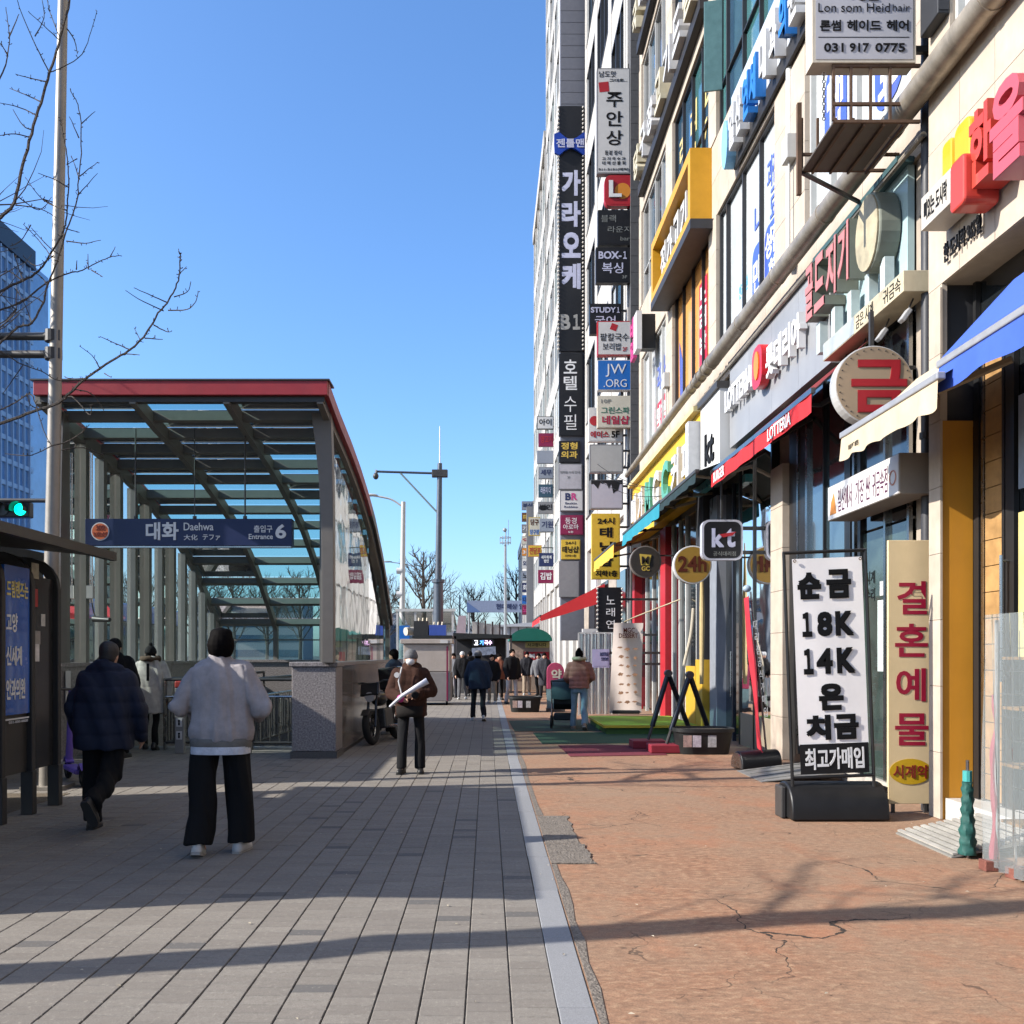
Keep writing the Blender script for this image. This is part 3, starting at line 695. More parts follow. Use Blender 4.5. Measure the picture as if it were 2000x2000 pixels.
# ================================================================== bare street tree (traced from the photo at its own distance)
BARK = m('ginkgo_bark', (0.075, 0.06, 0.05), 0.9, var=0.35, scale=12, bump=0.6, bscale=40)
def curve(pts, n=6):
    pts = [Vector(p) for p in pts]; out = []
    for i in range(len(pts)-1):
        p0, p1, p2, p3 = pts[max(i-1,0)], pts[i], pts[i+1], pts[min(i+2,len(pts)-1)]
        for k in range(n):
            t = k/n; out.append(0.5*((2*p1) + (p2-p0)*t + (2*p0-5*p1+4*p2-p3)*t*t + (3*p1-p0-3*p2+p3)*t**3))
    return out + [pts[-1]]
def limb(b, pts, r0, r1, rnd, spur=0.05, twigs=None, n=6, k=5):
    c = curve(pts, n); L_ = len(c)
    c = [p + Vector((rnd.gauss(0,1), rnd.gauss(0,1), rnd.gauss(0,1)))*r0*0.18 for p in c]
    rr = [r0 + (r1-r0)*(i/(L_-1))**0.8 for i in range(L_)]
    b.tube(c, rr, k)
    for i in range(L_-1):                       # short knobbly spurs
        seg = (c[i+1]-c[i]).length
        for _ in range(max(1, int(seg/spur))):
            if rnd.random() < 0.65:
                p = c[i].lerp(c[i+1], rnd.random()); dr = Vector((rnd.gauss(0,1), rnd.gauss(0,1), rnd.gauss(0,1)+.3)).normalized()
                ln = rnd.uniform(0.012, 0.03); r = rnd.uniform(0.0028, 0.0045)
                b.tube([p, p + dr*(rr[i]+ln*.6), p + dr*(rr[i]+ln) + Vector((0,0,ln*.3))], [r, r, r*1.15], 4)
    return c, rr
rt = random.Random(5)
TRY = 9.6
tr = thing('ginkgo_tree', 'bare street tree reaching its branches in from the left edge', 'tree', (-5.75, TRY, 0))
b = MB(); limb(b, [(-5.75,TRY,0),(-5.72,TRY,1.5),(-5.78,TRY,3),(-5.7,TRY,5),(-5.74,TRY,7.5),(-5.7,TRY,10)], 0.16, 0.05, rt, 0.3, k=10); b.build('trunk', BARK, tr, smooth=True)
def TP(px, py, dy=0.0): return P(px, py, TRY + dy)
main_l = [  # (pixel path, start radius px, end radius px, depth drift)
 ([(-75,480),(0,424),(28,395),(45,320),(70,230),(98,140),(122,60),(142,-30),(150,-80)], 6.5, 3, -.3),
 ([(-110,890),(-40,852),(0,828),(75,800),(115,786),(150,755),(178,730),(235,694),(270,670),(300,628),(330,585),(347,548),(352,505),(350,492)], 6.5, 1.6, -.9),
 ([(-80,640),(0,570),(45,548),(75,530),(100,495),(122,455),(130,420),(134,360),(130,300),(122,255),(118,230)], 5, 1.4, .5),
 ([(-90,720),(-20,680),(0,670),(35,640),(62,630),(85,590),(92,560),(115,500),(128,455),(148,400),(155,350),(158,250),(152,205),(138,178)], 5, 1.3, -.2),
 ([(-60,625),(0,606),(45,588),(90,553),(130,535),(160,528),(185,515),(215,502),(239,500)], 4, 1.2, .8),
 ([(-50,680),(5,690),(40,710),(85,727),(110,742),(150,747)], 3, 1.1, .3),
 ([(-60,820),(0,800),(30,786),(58,770),(70,790),(85,840),(100,870)], 3, 1.2, -.4),
 ([(-60,250),(0,152),(14,110),(18,70),(12,15)], 3.5, 1.2, .6),
 ([(-70,640),(0,632),(25,610),(30,605)], 3, 1.2, .2),
]
tw_b = MB()
for pts, r0, r1, dd in main_l:
    n = len(pts); q = [TP(x, y, dd*i/n) for i, (x, y) in enumerate(pts)]
    root = Vector((-5.73, TRY, max(1.8, q[0].z - 0.7)))
    b = MB(); sc = TRY/F
    limb(b, [root] + q, r0*sc*0.62, r1*sc*0.6, rt, 0.06); b.build('branch', BARK, tr, smooth=True)
side_l = [
 [(98,140),(125,130),(160,105),(178,60),(189,20)], [(95,140),(70,90),(45,35),(32,0)], [(118,75),(100,30),(93,0)], [(116,78),(85,50),(58,25)], [(90,160),(60,152),(30,144)],
 [(82,200),(50,185),(18,172)], [(75,228),(40,210),(0,200)], [(66,255),(45,245),(26,213)], [(60,270),(30,262),(0,264)], [(35,385),(75,410),(100,385)], [(30,400),(80,408),(110,425)],
 [(68,70),(85,35),(82,0)], [(130,55),(145,80),(150,105)], [(325,590),(290,575),(262,562)], [(320,607),(280,590),(245,567)], [(328,607),(365,605),(382,590),(388,568)], [(340,580),(365,570),(373,550)],
 [(350,535),(364,521)], [(256,683),(230,672),(195,657)], [(195,718),(180,695),(155,675)], [(276,668),(262,640)], [(205,728),(218,738)], [(300,634),(325,648),(336,648)], [(282,660),(318,663)],
 [(172,738),(140,740),(125,735)], [(240,690),(272,694)], [(159,240),(185,217)], [(155,270),(135,228)], [(156,345),(190,315)], [(152,380),(190,338)], [(155,350),(140,305)], [(152,310),(128,322)],
 [(134,365),(105,350),(75,338)], [(130,410),(85,392),(50,345)], [(118,500),(92,480),(60,445)], [(100,500),(75,470),(45,438)], [(62,632),(50,600),(30,560)], [(172,525),(172,495)], [(178,528),(200,540)],
 [(216,503),(225,485)], [(150,527),(150,508)], [(15,110),(5,90),(0,86)], [(18,75),(30,45),(36,28)], [(130,470),(165,476),(197,468)], [(125,445),(155,455)], [(115,786),(140,775),(175,810),(178,790)],
 [(140,760),(180,770),(205,804)], [(75,800),(60,790),(52,770)], [(45,550),(20,530),(0,533)], [(45,550),(28,500),(35,520)], [(85,590),(60,580),(20,600)], [(45,715),(20,750),(5,770)], [(92,560),(80,540),(60,530)],
 [(100,870),(130,862),(160,845),(175,830)], [(100,870),(60,890),(10,886)], [(120,880),(160,875),(200,890)], [(60,440),(40,470),(20,480)], [(105,500),(70,520),(45,500)]]
for pts in side_l:
    dd = rt.uniform(-.25, .25); q = [TP(x + rt.uniform(-1,1), y + rt.uniform(-1,1), dd*i) for i, (x, y) in enumerate(pts)]
    b = MB(); limb(b, q, 0.0075, 0.0032, rt, 0.05, n=4, k=4); b.build('twig', BARK, tr, smooth=True)
# the part of the crown above and left of the frame, which throws its shadow on the paving
def grow(b, p, d, ln, r, depth):
    if depth == 0: return
    q = [p]
    for i in range(4):
        d = (d + Vector((rt.gauss(0,.16), rt.gauss(0,.16), rt.gauss(0,.1)+.07))).normalized(); q.append(q[-1] + d*ln/4)
    b.tube(q, [r*(1-.18*i) for i in range(5)], 5)
    for i in range(1, 5):
        for _ in range(rt.choice((1, 2))):
            nd_ = (d + Vector((rt.gauss(0,.8), rt.gauss(0,.8), rt.gauss(0,.5)))).normalized(); grow(b, q[i], nd_, ln*rt.uniform(.42,.65), r*.42, depth-1)
for i in range(9):
    a = R(100 + 22*i); b = MB(); grow(b, Vector((-5.72, TRY, 4.5 + 0.6*i)), Vector((math.cos(a), math.sin(a)*0.8, 0.45)).normalized(), 2.3, 0.04, 3); b.build('branch', BARK, tr)
# a second tree outside the frame at the left, standing in the same strip
t2 = thing('ginkgo_tree', 'bare street tree just outside the left edge, nearer than the shelter', 'tree', (-5.4, 3.8, 0))
b = MB(); limb(b, [(-5.4,3.8,0),(-5.38,3.8,2),(-5.42,3.82,4),(-5.38,3.78,6),(-5.4,3.8,8)], 0.17, 0.12, rt, 0.4, k=10); b.build('trunk', BARK, t2, smooth=True)
for i in range(5):
    a = R(75*i + 30); b = MB(); grow(b, Vector((-5.38, 3.8, 3.2 + 1.0*i)), Vector((math.cos(a), math.sin(a), 0.7)).normalized(), 1.7, 0.035, 2); b.build('branch', BARK, t2)
# ================================================================== BUILDINGS ON THE RIGHT
CREAM = m('cream_stone', (0.52, 0.44, 0.355), 0.65, var=0.14, scale=4, dirt=0.18, rnd=0.05)
CREAMW = m('cream_wall_core', (0.40, 0.34, 0.275), 0.8, var=0.15)
MULL = m('window_frame_dark', (0.035, 0.036, 0.04), 0.4, var=0.1)
MULW = m('window_frame_white', (0.55, 0.55, 0.53), 0.5, var=0.1, dirt=0.15)
GT = m('glass_teal', (0.07, 0.20, 0.21), 0.06, var=0.3, scale=0.6, spec=0.9, coat=0.6, rnd=0.25)
GB = m('glass_blue', (0.04, 0.10, 0.17), 0.05, var=0.3, scale=0.6, spec=0.9, coat=0.6, rnd=0.3)
GD = m('glass_dark', (0.018, 0.022, 0.025), 0.05, var=0.3, scale=0.8, spec=0.8, coat=0.4, rnd=0.3)
FW = m('window_film_white', (0.60, 0.64, 0.66), 0.25, var=0.06, coat=0.5, rnd=0.05)
FO = m('window_film_orange', (0.78, 0.36, 0.10), 0.3, var=0.08, coat=0.4)
BLUF = m('film_blue', (0.07, 0.12, 0.52), 0.3, var=0.05, coat=0.4)
GBRICK = m('grey_brick_shaft', (0.10, 0.10, 0.105), 0.8, var=0.25, scale=8)
def tiles(parent, X, y0, y1, z0, z1, w, h, mat, t=0.03, name='stone_tile', jt=0.006):
    ny, nz = max(1, round((y1-y0)/w)), max(1, round((z1-z0)/h)); w, h = (y1-y0)/ny, (z1-z0)/nz
    b = MB(); b.box(0, t, jt/2, w-jt/2, jt/2, h-jt/2); me = b.mesh(name, mat)
    for i in range(ny):
        for j in range(nz):
            o = link(name, me, parent); M_ = ROOTM[parent.name].inverted() @ Vector((X - t + random.uniform(-.0015,.0015), y0+i*w, z0+j*h)); o.location = M_
def window(parent, X, y0, y1, z0, z1, splits, mats, fm, rec=0.10, fw=0.05, rail=None):
    b = MB(); xa, xb = X + rec - 0.05, X + rec + 0.03
    b.box(xa, xb, y0, y1, z0, z0+fw); b.box(xa, xb, y0, y1, z1-fw, z1); b.box(xa, xb, y0, y0+fw, z0+fw, z1-fw); b.box(xa, xb, y1-fw, y1, z0+fw, z1-fw)
    e = [y0] + [y0 + (y1-y0)*s for s in splits] + [y1]
    for q in e[1:-1]: b.box(xa, xb, q-fw/2, q+fw/2, z0+fw, z1-fw)
    if rail: b.box(xa+.01, xb-.01, y0+fw, y1-fw, z0+(z1-z0)*rail-fw/3, z0+(z1-z0)*rail+fw/3)
    w = b.build('window', fm, parent)
    out = []
    for i in range(len(e)-1):
        g = MB(); k = random.uniform(-.012, .012)
        g.add([(X+rec+.02+k, e[i]+.01, z0+.02),(X+rec+.02-k, e[i+1]-.01, z0+.02),(X+rec+.02-k*.5, e[i+1]-.01, z1-.02),(X+rec+.02+k*.5, e[i]+.01, z1-.02)], [(0,3,2,1)])
        out.append(g.build('pane', mats[i % len(mats)], w))
    return w, out
def block(name, label, X, y0, y1, Ht, loc_y, core_mat=CREAMW):
    t = thing(name, label, 'building', (X + 6, (y0+y1)/2, 0))
    b = MB(); b.box(X+0.16, X+12, y0+0.01, y1-0.01, 0, Ht); b.build('core', core_mat, t)
    return t
# ---- nearest building (cream, with the blue awning)
X0 = 4.24
b0 = block('commercial_building', 'cream tiled building nearest the camera with orange inner pillar', X0, -4, 8.86, 34, 0)
# leave the shop front open: core pushed back behind the glass
b0.children[0].data.transform(Matrix.Translation((0.75, 0, 0)))
tiles(b0, X0+.03, 1.9, 8.86, 5.0, 6.98, 0.58, 0.66, CREAM)
b = MB(); b.box(X0+.03, X0+.9, -4, 8.86, 5.0, 7.0); b.build('lintel', CREAMW, b0)
b = MB(); b.box(X0+.03, X0+.9, -4, 8.86, 9.75, 34); b.build('upper_wall', CREAMW, b0)
tiles(b0, X0+.03, 4.0, 8.86, 9.75, 12.0, 0.6, 0.75, CREAM)
for i, (ya, yb) in enumerate(((7.75, 8.45), (6.3, 7.6), (4.4, 6.1))): window(b0, X0, ya, yb, 7.02, 9.72, (0.5,), (FW,), MULL if i else MULW)
b = MB(); b.box(X0+.03, X0+.9, 8.45, 8.86, 7.0, 9.75); b.build('pier', CREAMW, b0); tiles(b0, X0+.03, 8.45, 8.86, 7.0, 9.75, 0.41, 0.7, CREAM)
ORP = m('orange_paint', (0.60, 0.27, 0.022), 0.55, var=0.1, scale=2, dirt=0.12)
b = MB(); b.box(X0+.002, X0+.29, 8.60, 8.80, 0, 3.72); b.build('pillar', ORP, b0)
b = MB(); b.box(X0+.002, X0+.05, 8.60, 8.855, 3.722, 5.0); b.build('pillar', CREAM, b0)
b = MB(); b.box(X0+.052, X0+.9, 8.64, 8.855, 3.722, 5.0); b.build('dark_return', FRB if 'FRB' in globals() else MULL, b0)
for k in range(8):
    b = MB(); b.box(X0-.022, X0, 8.585, 8.805, 0.005 + .62*k, .62*(k+1)); b.build('stone_tile', CREAM, b0)
# shop front of the nearest building
WOODP = m('pine_planks', (0.42, 0.24, 0.09), 0.55, var=0.35, scale=5)
FRB = m('black_door_frame', (0.02, 0.02, 0.021), 0.35, var=0.1)
SFX = 4.56
b = MB(); b.box(SFX+.02, SFX+.06, 3, 8.6, 0.18, 5.0); b.build('shop_window', GD, b0)
for y0, y1, z0, z1, mt_ in ((8.50,8.59,0.18,4.3,FRB),(8.43,8.46,0.18,4.3,INOX),(8.08,8.12,0.18,4.3,FRB),(7.93,8.06,0.18,4.3,FRB),(7.3,7.36,0.18,5,FRB),(8.55,8.6,4.2,5,FRB),(7.0,8.6,4.28,4.36,INOX)):
    b = MB(); b.box(SFX-.03, SFX+.015, y0, y1, z0, z1); b.build('frame', mt_, b0)
for k in range(17):
    b = MB(); b.box(SFX-.012, SFX+.01, 8.13, 8.42, .22+.236*k, .22+.236*(k+1)-.008); b.build('plank', WOODP, b0)
b = MB(); b.tube([(SFX-.10,8.0,1.3),(SFX-.10,8.0,2.4)], 0.016, 8); b.tube([(SFX-.10,8.0,1.35),(SFX,8.0,1.35)], .012, 6); b.tube([(SFX-.10,8.0,2.35),(SFX,8.0,2.35)], .012, 6); b.build('door_handle', INOX, b0, smooth=True)
b = MB(); b.box(SFX-.02, SFX-.01, 7.4, 7.88, 1.5, 2.75); b.build('poster', m('yellow_poster',(0.62,0.55,0.22),0.5,var=0.2,scale=4), b0)
b = MB(); b.box(SFX-.02, SFX-.01, 7.4, 7.88, 2.95, 3.75); b.build('poster', m('pale_blue_poster',(0.3,0.36,0.45),0.5,var=0.25,scale=4), b0)
WTILE = m('white_tile', (0.62, 0.60, 0.55), 0.45, var=0.1, dirt=0.2)
for k in range(8):
    b = MB(); b.box(4.27, 4.6, 8.59-.3*(k+1)+.004, 8.59-.3*k, 0.004, 0.2); b.build('step_tile', WTILE, b0)
# transom glazing behind the opening
window(b0, X0+.35, 3.6, 8.58, 4.37, 4.98, (.2,.4,.6,.8), (GD,), FRB)
# ---- building with the clinic windows
X1 = 4.45
b1 = block('commercial_building', 'cream stone building with white filmed clinic windows above the burger sign', X1, 9.32, 26.7, 36, 0)
PIL = [(9.32,9.56),(12.75,14.1),(17.7,18.3),(21.9,22.7),(26.3,26.7)]
BAY = [(9.56,12.75),(14.1,17.7),(18.3,21.9),(22.7,26.3)]
FL = [(7.3,10.0),(11.5,14.2),(15.7,18.4),(19.9,22.6),(24.1,26.8)]
SP = [(6.65,7.3),(10.0,11.5),(14.2,15.7),(18.4,19.9),(22.6,24.1),(26.8,36)]
for z0, z1 in SP[:4]: tiles(b1, X1+.02, 9.32, 26.7, z0, z1, 0.75, 0.75, CREAM, 0.06)
for z0, z1 in SP[4:]:
    b = MB(); b.box(X1-.03, X1+.155, 9.32, 26.7, z0, z1); b.build('spandrel', CREAM, b1)
for y0, y1 in PIL:
    for z0, z1 in FL[:3]: tiles(b1, X1-.0, y0, y1, z0, z1, 0.7, 0.68, CREAM, 0.06)
    b = MB(); b.box(X1-.0, X1+.155, y0, y1, 0.0, 36); b.build('pilaster', CREAMW, b1)
wa = {}
for bi, (y0, y1) in enumerate(BAY):
    for fi, (z0, z1) in enumerate(FL):
        if fi == 0: ms, fm = {0:(FW,), 1:(FW,), 2:(FO,), 3:(FW,)}[bi], {0:MULW,1:MULL,2:MULL,3:MULW}[bi]
        else: ms, fm = {0:(GT,GB), 1:(GT,GT,GB), 2:(GB,GT,GB), 3:(GB,GD)}[bi], (MULL if bi != 3 else MULW)
        w, pn = window(b1, X1, y0, y1, z0, z1, (.24,.5,.76) if bi != 1 else (.28,.56,.86), ms, fm, rec=0.06, rail=0.34 if fi else None)
        wa[bi, fi] = (w, pn)
# printed films: clinic lettering, blue plates
w = wa[1,0][0]; xs = X1 + 0.074
BLT = m('blue_print', (0.10,0.16,0.60), 0.4, var=0.03)
b = MB()
def rrect(y0, y1, z0, z1, r=0.12, n=4):
    pts = []
    for cy, cz, a0 in ((y1-r,z1-r,0),(y0+r,z1-r,90),(y0+r,z0+r,180),(y1-r,z0+r,270)):
        for k in range(n+1): a = R(a0 + 90*k/n); pts.append((cy + r*math.cos(a), cz + r*math.sin(a)))
    return pts
b.prism(rrect(15.12,15.72,7.42,8.42,.2), (xs-.006, xs-.002), 'X'); b.build('blue_plate', BLUF, w)
b = MB(); b.prism(rrect(14.24,15.02,7.36,8.44,.2), (xs-.006, xs-.002), 'X'); b.build('blue_plate', BLUF, w)
text([('만', 15.66,15.2,7.6,8.2,.03), ('성', 14.97,14.64,7.9,8.35,.03), ('질', 14.62,14.3,7.9,8.35,.03), ('환', 14.8,14.4,7.42,7.85,.03)], WHITE, w, xs-.007, 'W', depth=.002)
text([('내', 15.6,15.15,8.55,9.15,.01), ('과', 14.9,14.6,9.0,9.5,.01), ('진', 14.62,14.32,9.0,9.5,.01), ('료', 14.75,14.4,8.5,8.95,.01)], BLT, w, xs-.003, 'W', depth=.002)
text([('안과의원', 16.55,16.0,7.9,8.15,.01)], m('cyan_print',(0.1,0.45,0.7),0.4), w, xs-.003, 'W', depth=.002)
w = wa[0,0][0]
b = MB(); b.prism(rrect(11.6,12.35,7.9,9.3,.3), (xs-.006,xs-.002), 'X'); b.build('blue_plate', BLUF, w); b = MB(); b.prism(rrect(10.0,10.75,7.75,9.4,.3), (xs-.006,xs-.002), 'X'); b.build('blue_plate', BLUF, w)
text([('내',12.25,11.7,8.6,9.15,.03),('과',12.25,11.7,8.0,8.55,.03),('진',10.65,10.1,8.6,9.2,.03),('료',10.65,10.1,7.9,8.5,.03)], WHITE, w, xs-.007, 'W', depth=.002)
w = wa[2,0][0]
RBN = m('red_print', (0.55,0.03,0.07), 0.4, var=0.05)
b = MB(); b.box(xs-.006, xs-.002, 18.95, 19.65, 7.4, 9.4); b.build('red_banner', RBN, w)
text([('노',19.58,19.02,8.85,9.3,.03),('래',19.58,19.02,8.35,8.78,.03),('방',19.58,19.02,7.85,8.28,.03)], WHITE, w, xs-.007, 'W', depth=.002)
b = MB(); b.prism([(21.6,7.4),(21.0,7.5),(21.3,8.3),(21.7,8.9)], (xs-.006, xs-.002), 'X'); b.prism([(18.6,7.9),(18.75,8.0),(18.8,9.3),(18.65,9.5)], (xs-.006, xs-.002), 'X'); b.build('blue_plate', BLUF, w)
w = wa[3,0][0]
b = MB(); b.box(xs-.006, xs-.002, 23.1, 24.9, 7.4, 8.2); b.build('red_plate', RBN, w)
text([('정형',24.8,23.2,7.5,8.1,.03)], WHITE, w, xs-.007, 'W', depth=.002); text([('외과',24.6,23.4,8.5,9.2,.01)], BLT, w, xs-.003, 'W', depth=.002)
GOLDP = m('gold_print', (0.75,0.6,0.25), 0.4, var=0.05)
for bi, fi, rows in ((2,1,('라운','리아','고기')), ):
    w = wa[bi,fi][0]; y0, y1 = BAY[bi]
    for i, s in enumerate(rows): text([(s[0], y1-.25-i*1.15, y1-.85-i*1.15, 12.9, 13.6, .02), (s[1], y1-.25-i*1.15, y1-.85-i*1.15, 12.0, 12.7, .02)], GOLDP, w, xs-.003, 'W', depth=.002)
# open casement on the third floor
b = MB(); b.obox((X1-.2, 17.35, 13.0), (0.34, 0.04, 1.7), R(-12)); b.build('open_casement', m('casement_frame_glass',(0.10,0.19,0.18),0.12,var=0.2,coat=0.5), b1, bevel=0.01)
# dark shaft between the two near buildings
sf = thing('drain_shaft', 'dark vertical shaft and drain between the two nearest buildings', 'shaft', (4.5, 9.1, 0))
b = MB(); b.box(4.40, 5.4, 8.88, 9.31, 0, 36); b.build('shaft_wall', m('dark_shaft',(0.03,0.031,0.036),0.6,var=0.15,dirt=0.2), sf)
b = MB(); b.tube([(4.34,9.1,0),(4.34,9.1,36)], 0.055, 10); b.build('drain_pipe', m('dark_drain',(0.05,0.05,0.056),0.5), sf, smooth=True)
for k in range(8):
    b = MB(); b.cyl((4.34,9.1,1.5+2.2*k), 0.07, 0.06, 'Z', 12); b.build('pipe_clip', STEELD, sf)
b = MB(); b.tube([(4.40,13.4,7.3),(4.40,13.4,10.2),(4.46,13.4,10.5)], 0.06, 10); b.tube([(4.40,13.4,7.3),(4.33,13.3,7.15),(4.3,13.1,7.1)],0.06,10); b.build('white_downpipe', MULW, b1, smooth=True)
# ---- long duct pipe along the facade
PIPE = m('weathered_galvanised_duct', (0.48, 0.42, 0.34), 0.42, metal=0.55, var=0.3, scale=3, dirt=0.5, bump=0.1, bscale=8)
dp = thing('duct_pipe', 'long weathered metal duct running along the cream facade under the clinic windows', 'pipe', (4.2, 10, 6.98))
for k in range(8):
    y0 = 2.0 + k*1.85
    b = MB(); b.tube([(4.12,y0,6.92),(4.12,y0+1.845,6.92)], 0.125, 16); b.build('duct_length', PIPE, dp, smooth=True)
    b = MB(); b.cyl((4.12,y0+1.85,6.92), 0.133, 0.06, 'Y', 16); b.build('joint_band', PIPE, dp, smooth=True)
for k in range(5):
    b = MB(); b.cyl((4.12,17.0+.42*k,6.92), 0.13-.006*k, 0.1, 'Y', 16); b.build('joint_band', PIPE, dp, smooth=True)
b = MB(); b.tube([(4.12,16.8,6.92),(4.12,19.0,6.92),(4.16,27.5,6.9)], [0.10,0.09,0.07], 12); b.build('duct_length', PIPE, dp, smooth=True)
b = MB(); b.tube([(4.26,9,6.62),(4.26,27,6.62)], 0.03, 8); b.build('thin_pipe', PIPE, dp, smooth=True)
# ---- further buildings
def far_block(name, label, X, y0, y1, Ht, nb, fz, fh, mats, fm, wallm, pier=0.5, splits=(.5,), ground=True):
    t = block(name, label, X, y0, y1, Ht, 0, wallm)
    bw = (y1-y0)/nb
    b = MB()
    for i in range(nb+1):
        yc = min(max(y0 + i*bw, y0+pier/2), y1-pier/2); b = MB(); b.box(X, X+.158, yc-pier/2, yc+pier/2, 0, Ht); b.build('pilaster', wallm, t)
    z = fz; k = 0
    while z + fh*0.7 < Ht - 0.5:
        b = MB(); b.box(X+.02, X+.157, y0, y1, z-fh*.34, z); b.build('spandrel', wallm, t)
        for i in range(nb):
            mm = [random.choice(mats) for _ in range(3)]
            window(t, X, y0+i*bw+pier/2+.002, y0+(i+1)*bw-pier/2-.002, z+.002, z+fh*.66-.002, splits, mm, fm, rec=0.05, fw=0.09)
        z += fh; k += 1
    b = MB(); b.box(X-.1, X+.157, y0, y1, Ht-.6, Ht+.5); b.build('parapet', wallm, t)
    return t
WALLW = m('white_cladding', (0.52, 0.50, 0.47), 0.6, var=0.12, dirt=0.15)
WALLG = m('grey_cladding', (0.24, 0.24, 0.25), 0.6, var=0.12, dirt=0.1)
FYL = m('film_yellow', (0.75,0.5,0.08), 0.35, coat=0.3); FPU = m('film_lilac', (0.42,0.36,0.6), 0.35, coat=0.3)
random.seed(21)
b2 = far_block('commercial_building', 'narrow fronted white and black windowed building behind the first sign column', 4.30, 28.3, 40.6, 44, 3, 7.4, 4.1, (GB, GD, GD, FW, GB), MULL, WALLW, 0.8, (.33,.66))
b = MB(); b.box(4.34, 4.85, 27.85, 28.28, 0, 44); b.build('brick_shaft', GBRICK, b2)
for k in range(44):
    b = MB(); b.box(4.325, 4.86, 27.83, 27.849, 2.6+.5*k, 3.09+.5*k); b.build('brick_course', GBRICK, b2)
b3 = far_block('commercial_building', 'tall pale building with grey siding fin above the black sign', 4.25, 41.8, 67, 56, 6, 7.2, 4.0, (GB, GT, GB, FW, GD), MULW, WALLW, 0.5, (.5,))
SIDING = m('grey_siding', (0.15, 0.155, 0.185), 0.55, var=0.1, dirt=0.1)
b = MB(); b.box(3.28, 4.36, 41.12, 41.78, 2.2, 56); b.build('fin_core', SIDING, b3)
for k in range(14):
    b = MB(); b.box(3.26, 4.38, 41.09, 41.115, 25.6+.52*k, 26.1+.52*k); b.build('siding_panel', SIDING, b3)
b4 = far_block('commercial_building', 'bluish glass fronted building with white mullions at the skyline step', 4.2, 67.2, 83.5, 39.3, 5, 7.2, 3.9, (GT, GB, FW, GT), MULW, WALLW, 0.4, (.5,))
b5 = far_block('commercial_building', 'lowest building at the far end of the row of shops', 4.3, 85.5, 128, 15.4, 9, 5.0, 3.6, (GB, GD, FW), MULW, WALLW, 0.8, (.5,))
b = MB(); b.box(3.6, 4.25, 84.6, 85.4, 2, 15.2); b.build('sign_fin', WALLG, b5)
# ================================================================== SIGNS
SGREY = m('sign_case_grey', (0.22,0.22,0.23), 0.5, var=0.1, dirt=0.1)
SWH = m('sign_white', (0.62,0.61,0.60), 0.45, var=0.05, dirt=0.06); SBK = m('sign_black', (0.010,0.010,0.012), 0.4, var=0.1)
SCR = m('sign_cream', (0.60,0.56,0.46), 0.45, var=0.05); SYE = m('sign_yellow', (0.62,0.42,0.04), 0.45, var=0.06)
SRD = m('sign_red', (0.42,0.02,0.03), 0.4, var=0.06); SBL = m('sign_blue', (0.015,0.14,0.48), 0.35, var=0.05)
SMR = m('sign_maroon', (0.22,0.01,0.06), 0.45, var=0.06); STL = m('sign_teal_dark', (0.04,0.09,0.13), 0.45, var=0.06)
SGB = m('sign_greyblue', (0.25,0.28,0.34), 0.5, var=0.06); SOR = m('sign_orange', (0.68,0.25,0.03), 0.45, var=0.06); SNV = m('sign_navy', (0.02,0.03,0.10), 0.45, var=0.06)
GOLD = m('gold_lettering', (0.65,0.45,0.08), 0.45); GREYL = m('grey_lettering', (0.22,0.23,0.22), 0.5); LILAC = m('lilac_white_lettering', (0.55,0.56,0.72), 0.45)
REDL = m('red_lettering', (0.40,0.02,0.03), 0.5, var=0.04); PINKL = m('pink_lettering', (0.55,0.05,0.22), 0.5); BROWNL = m('brown_lettering', (0.09,0.02,0.01), 0.6, spec=0.1)
GRP = {28.0:'projecting signs on the first sign column', 41.0:'projecting signs on the grey fin', 59.5:'projecting signs on the third sign column', 85.0:'projecting signs at the far end'}
def psign(label, r, Y, face, texts=(), case=SGREY, depth=0.22, name='projecting_sign', rim=0.035, wallx=4.42, rounded=0.0):
    """box sign standing out from the facade and facing the street end; r = (x0,x1,y0,y1) as it is seen"""
    x0, x1, z1, z0 = gx(r[0],Y), gx(r[1],Y), gz(r[2],Y), gz(r[3],Y)
    t = thing(name, label, 'sign', ((x0+x1)/2, Y+depth/2, z0), group=GRP.get(Y))
    if rounded:
        rr = rounded*Y/F
        pts = []
        for cx, cz, a0 in ((x1-rr,z1-rr,0),(x0+rr,z1-rr,90),(x0+rr,z0+rr,180),(x1-rr,z0+rr,270)):
            for k in range(6): a = R(a0+18*k); pts.append((cx+rr*math.cos(a), cz+rr*math.sin(a)))
        b = MB(); b.prism(pts, (Y, Y+depth), 'Y'); b.build('case', case, t)
        cx, cz = (x0+x1)/2, (z0+z1)/2
        b = MB(); b.prism([((p[0]-cx)*.9+cx, (p[1]-cz)*.9+cz) for p in pts], (Y-.004, Y-.001), 'Y'); b.build('face', face, t)
    else:
        b = MB(); b.box(x0, x1, Y, Y+depth, z0, z1); b.build('case', case, t)
        b = MB(); b.box(x0+rim, x1-rim, Y-.004, Y-.001, z0+rim, z1-rim); b.build('face', face, t)
    if x1 < wallx - .02:
        b = MB()
        for z in (z0+(z1-z0)*.2, z0+(z1-z0)*.8): b.box(x1, wallx+.05, Y+depth*.35, Y+depth*.6, z-.03, z+.03)
        b.build('bracket', STEELD, t)
    by = {}
    for s in texts: by.setdefault(s[5], []).append(T(s[0], s[1], s[2], s[3], s[4], Y, s[6] if len(s) > 6 else 0.02))
    for mt_, it in by.items(): text(it, mt_, t, Y-.005, depth=0.004+.0001*Y)
    return t
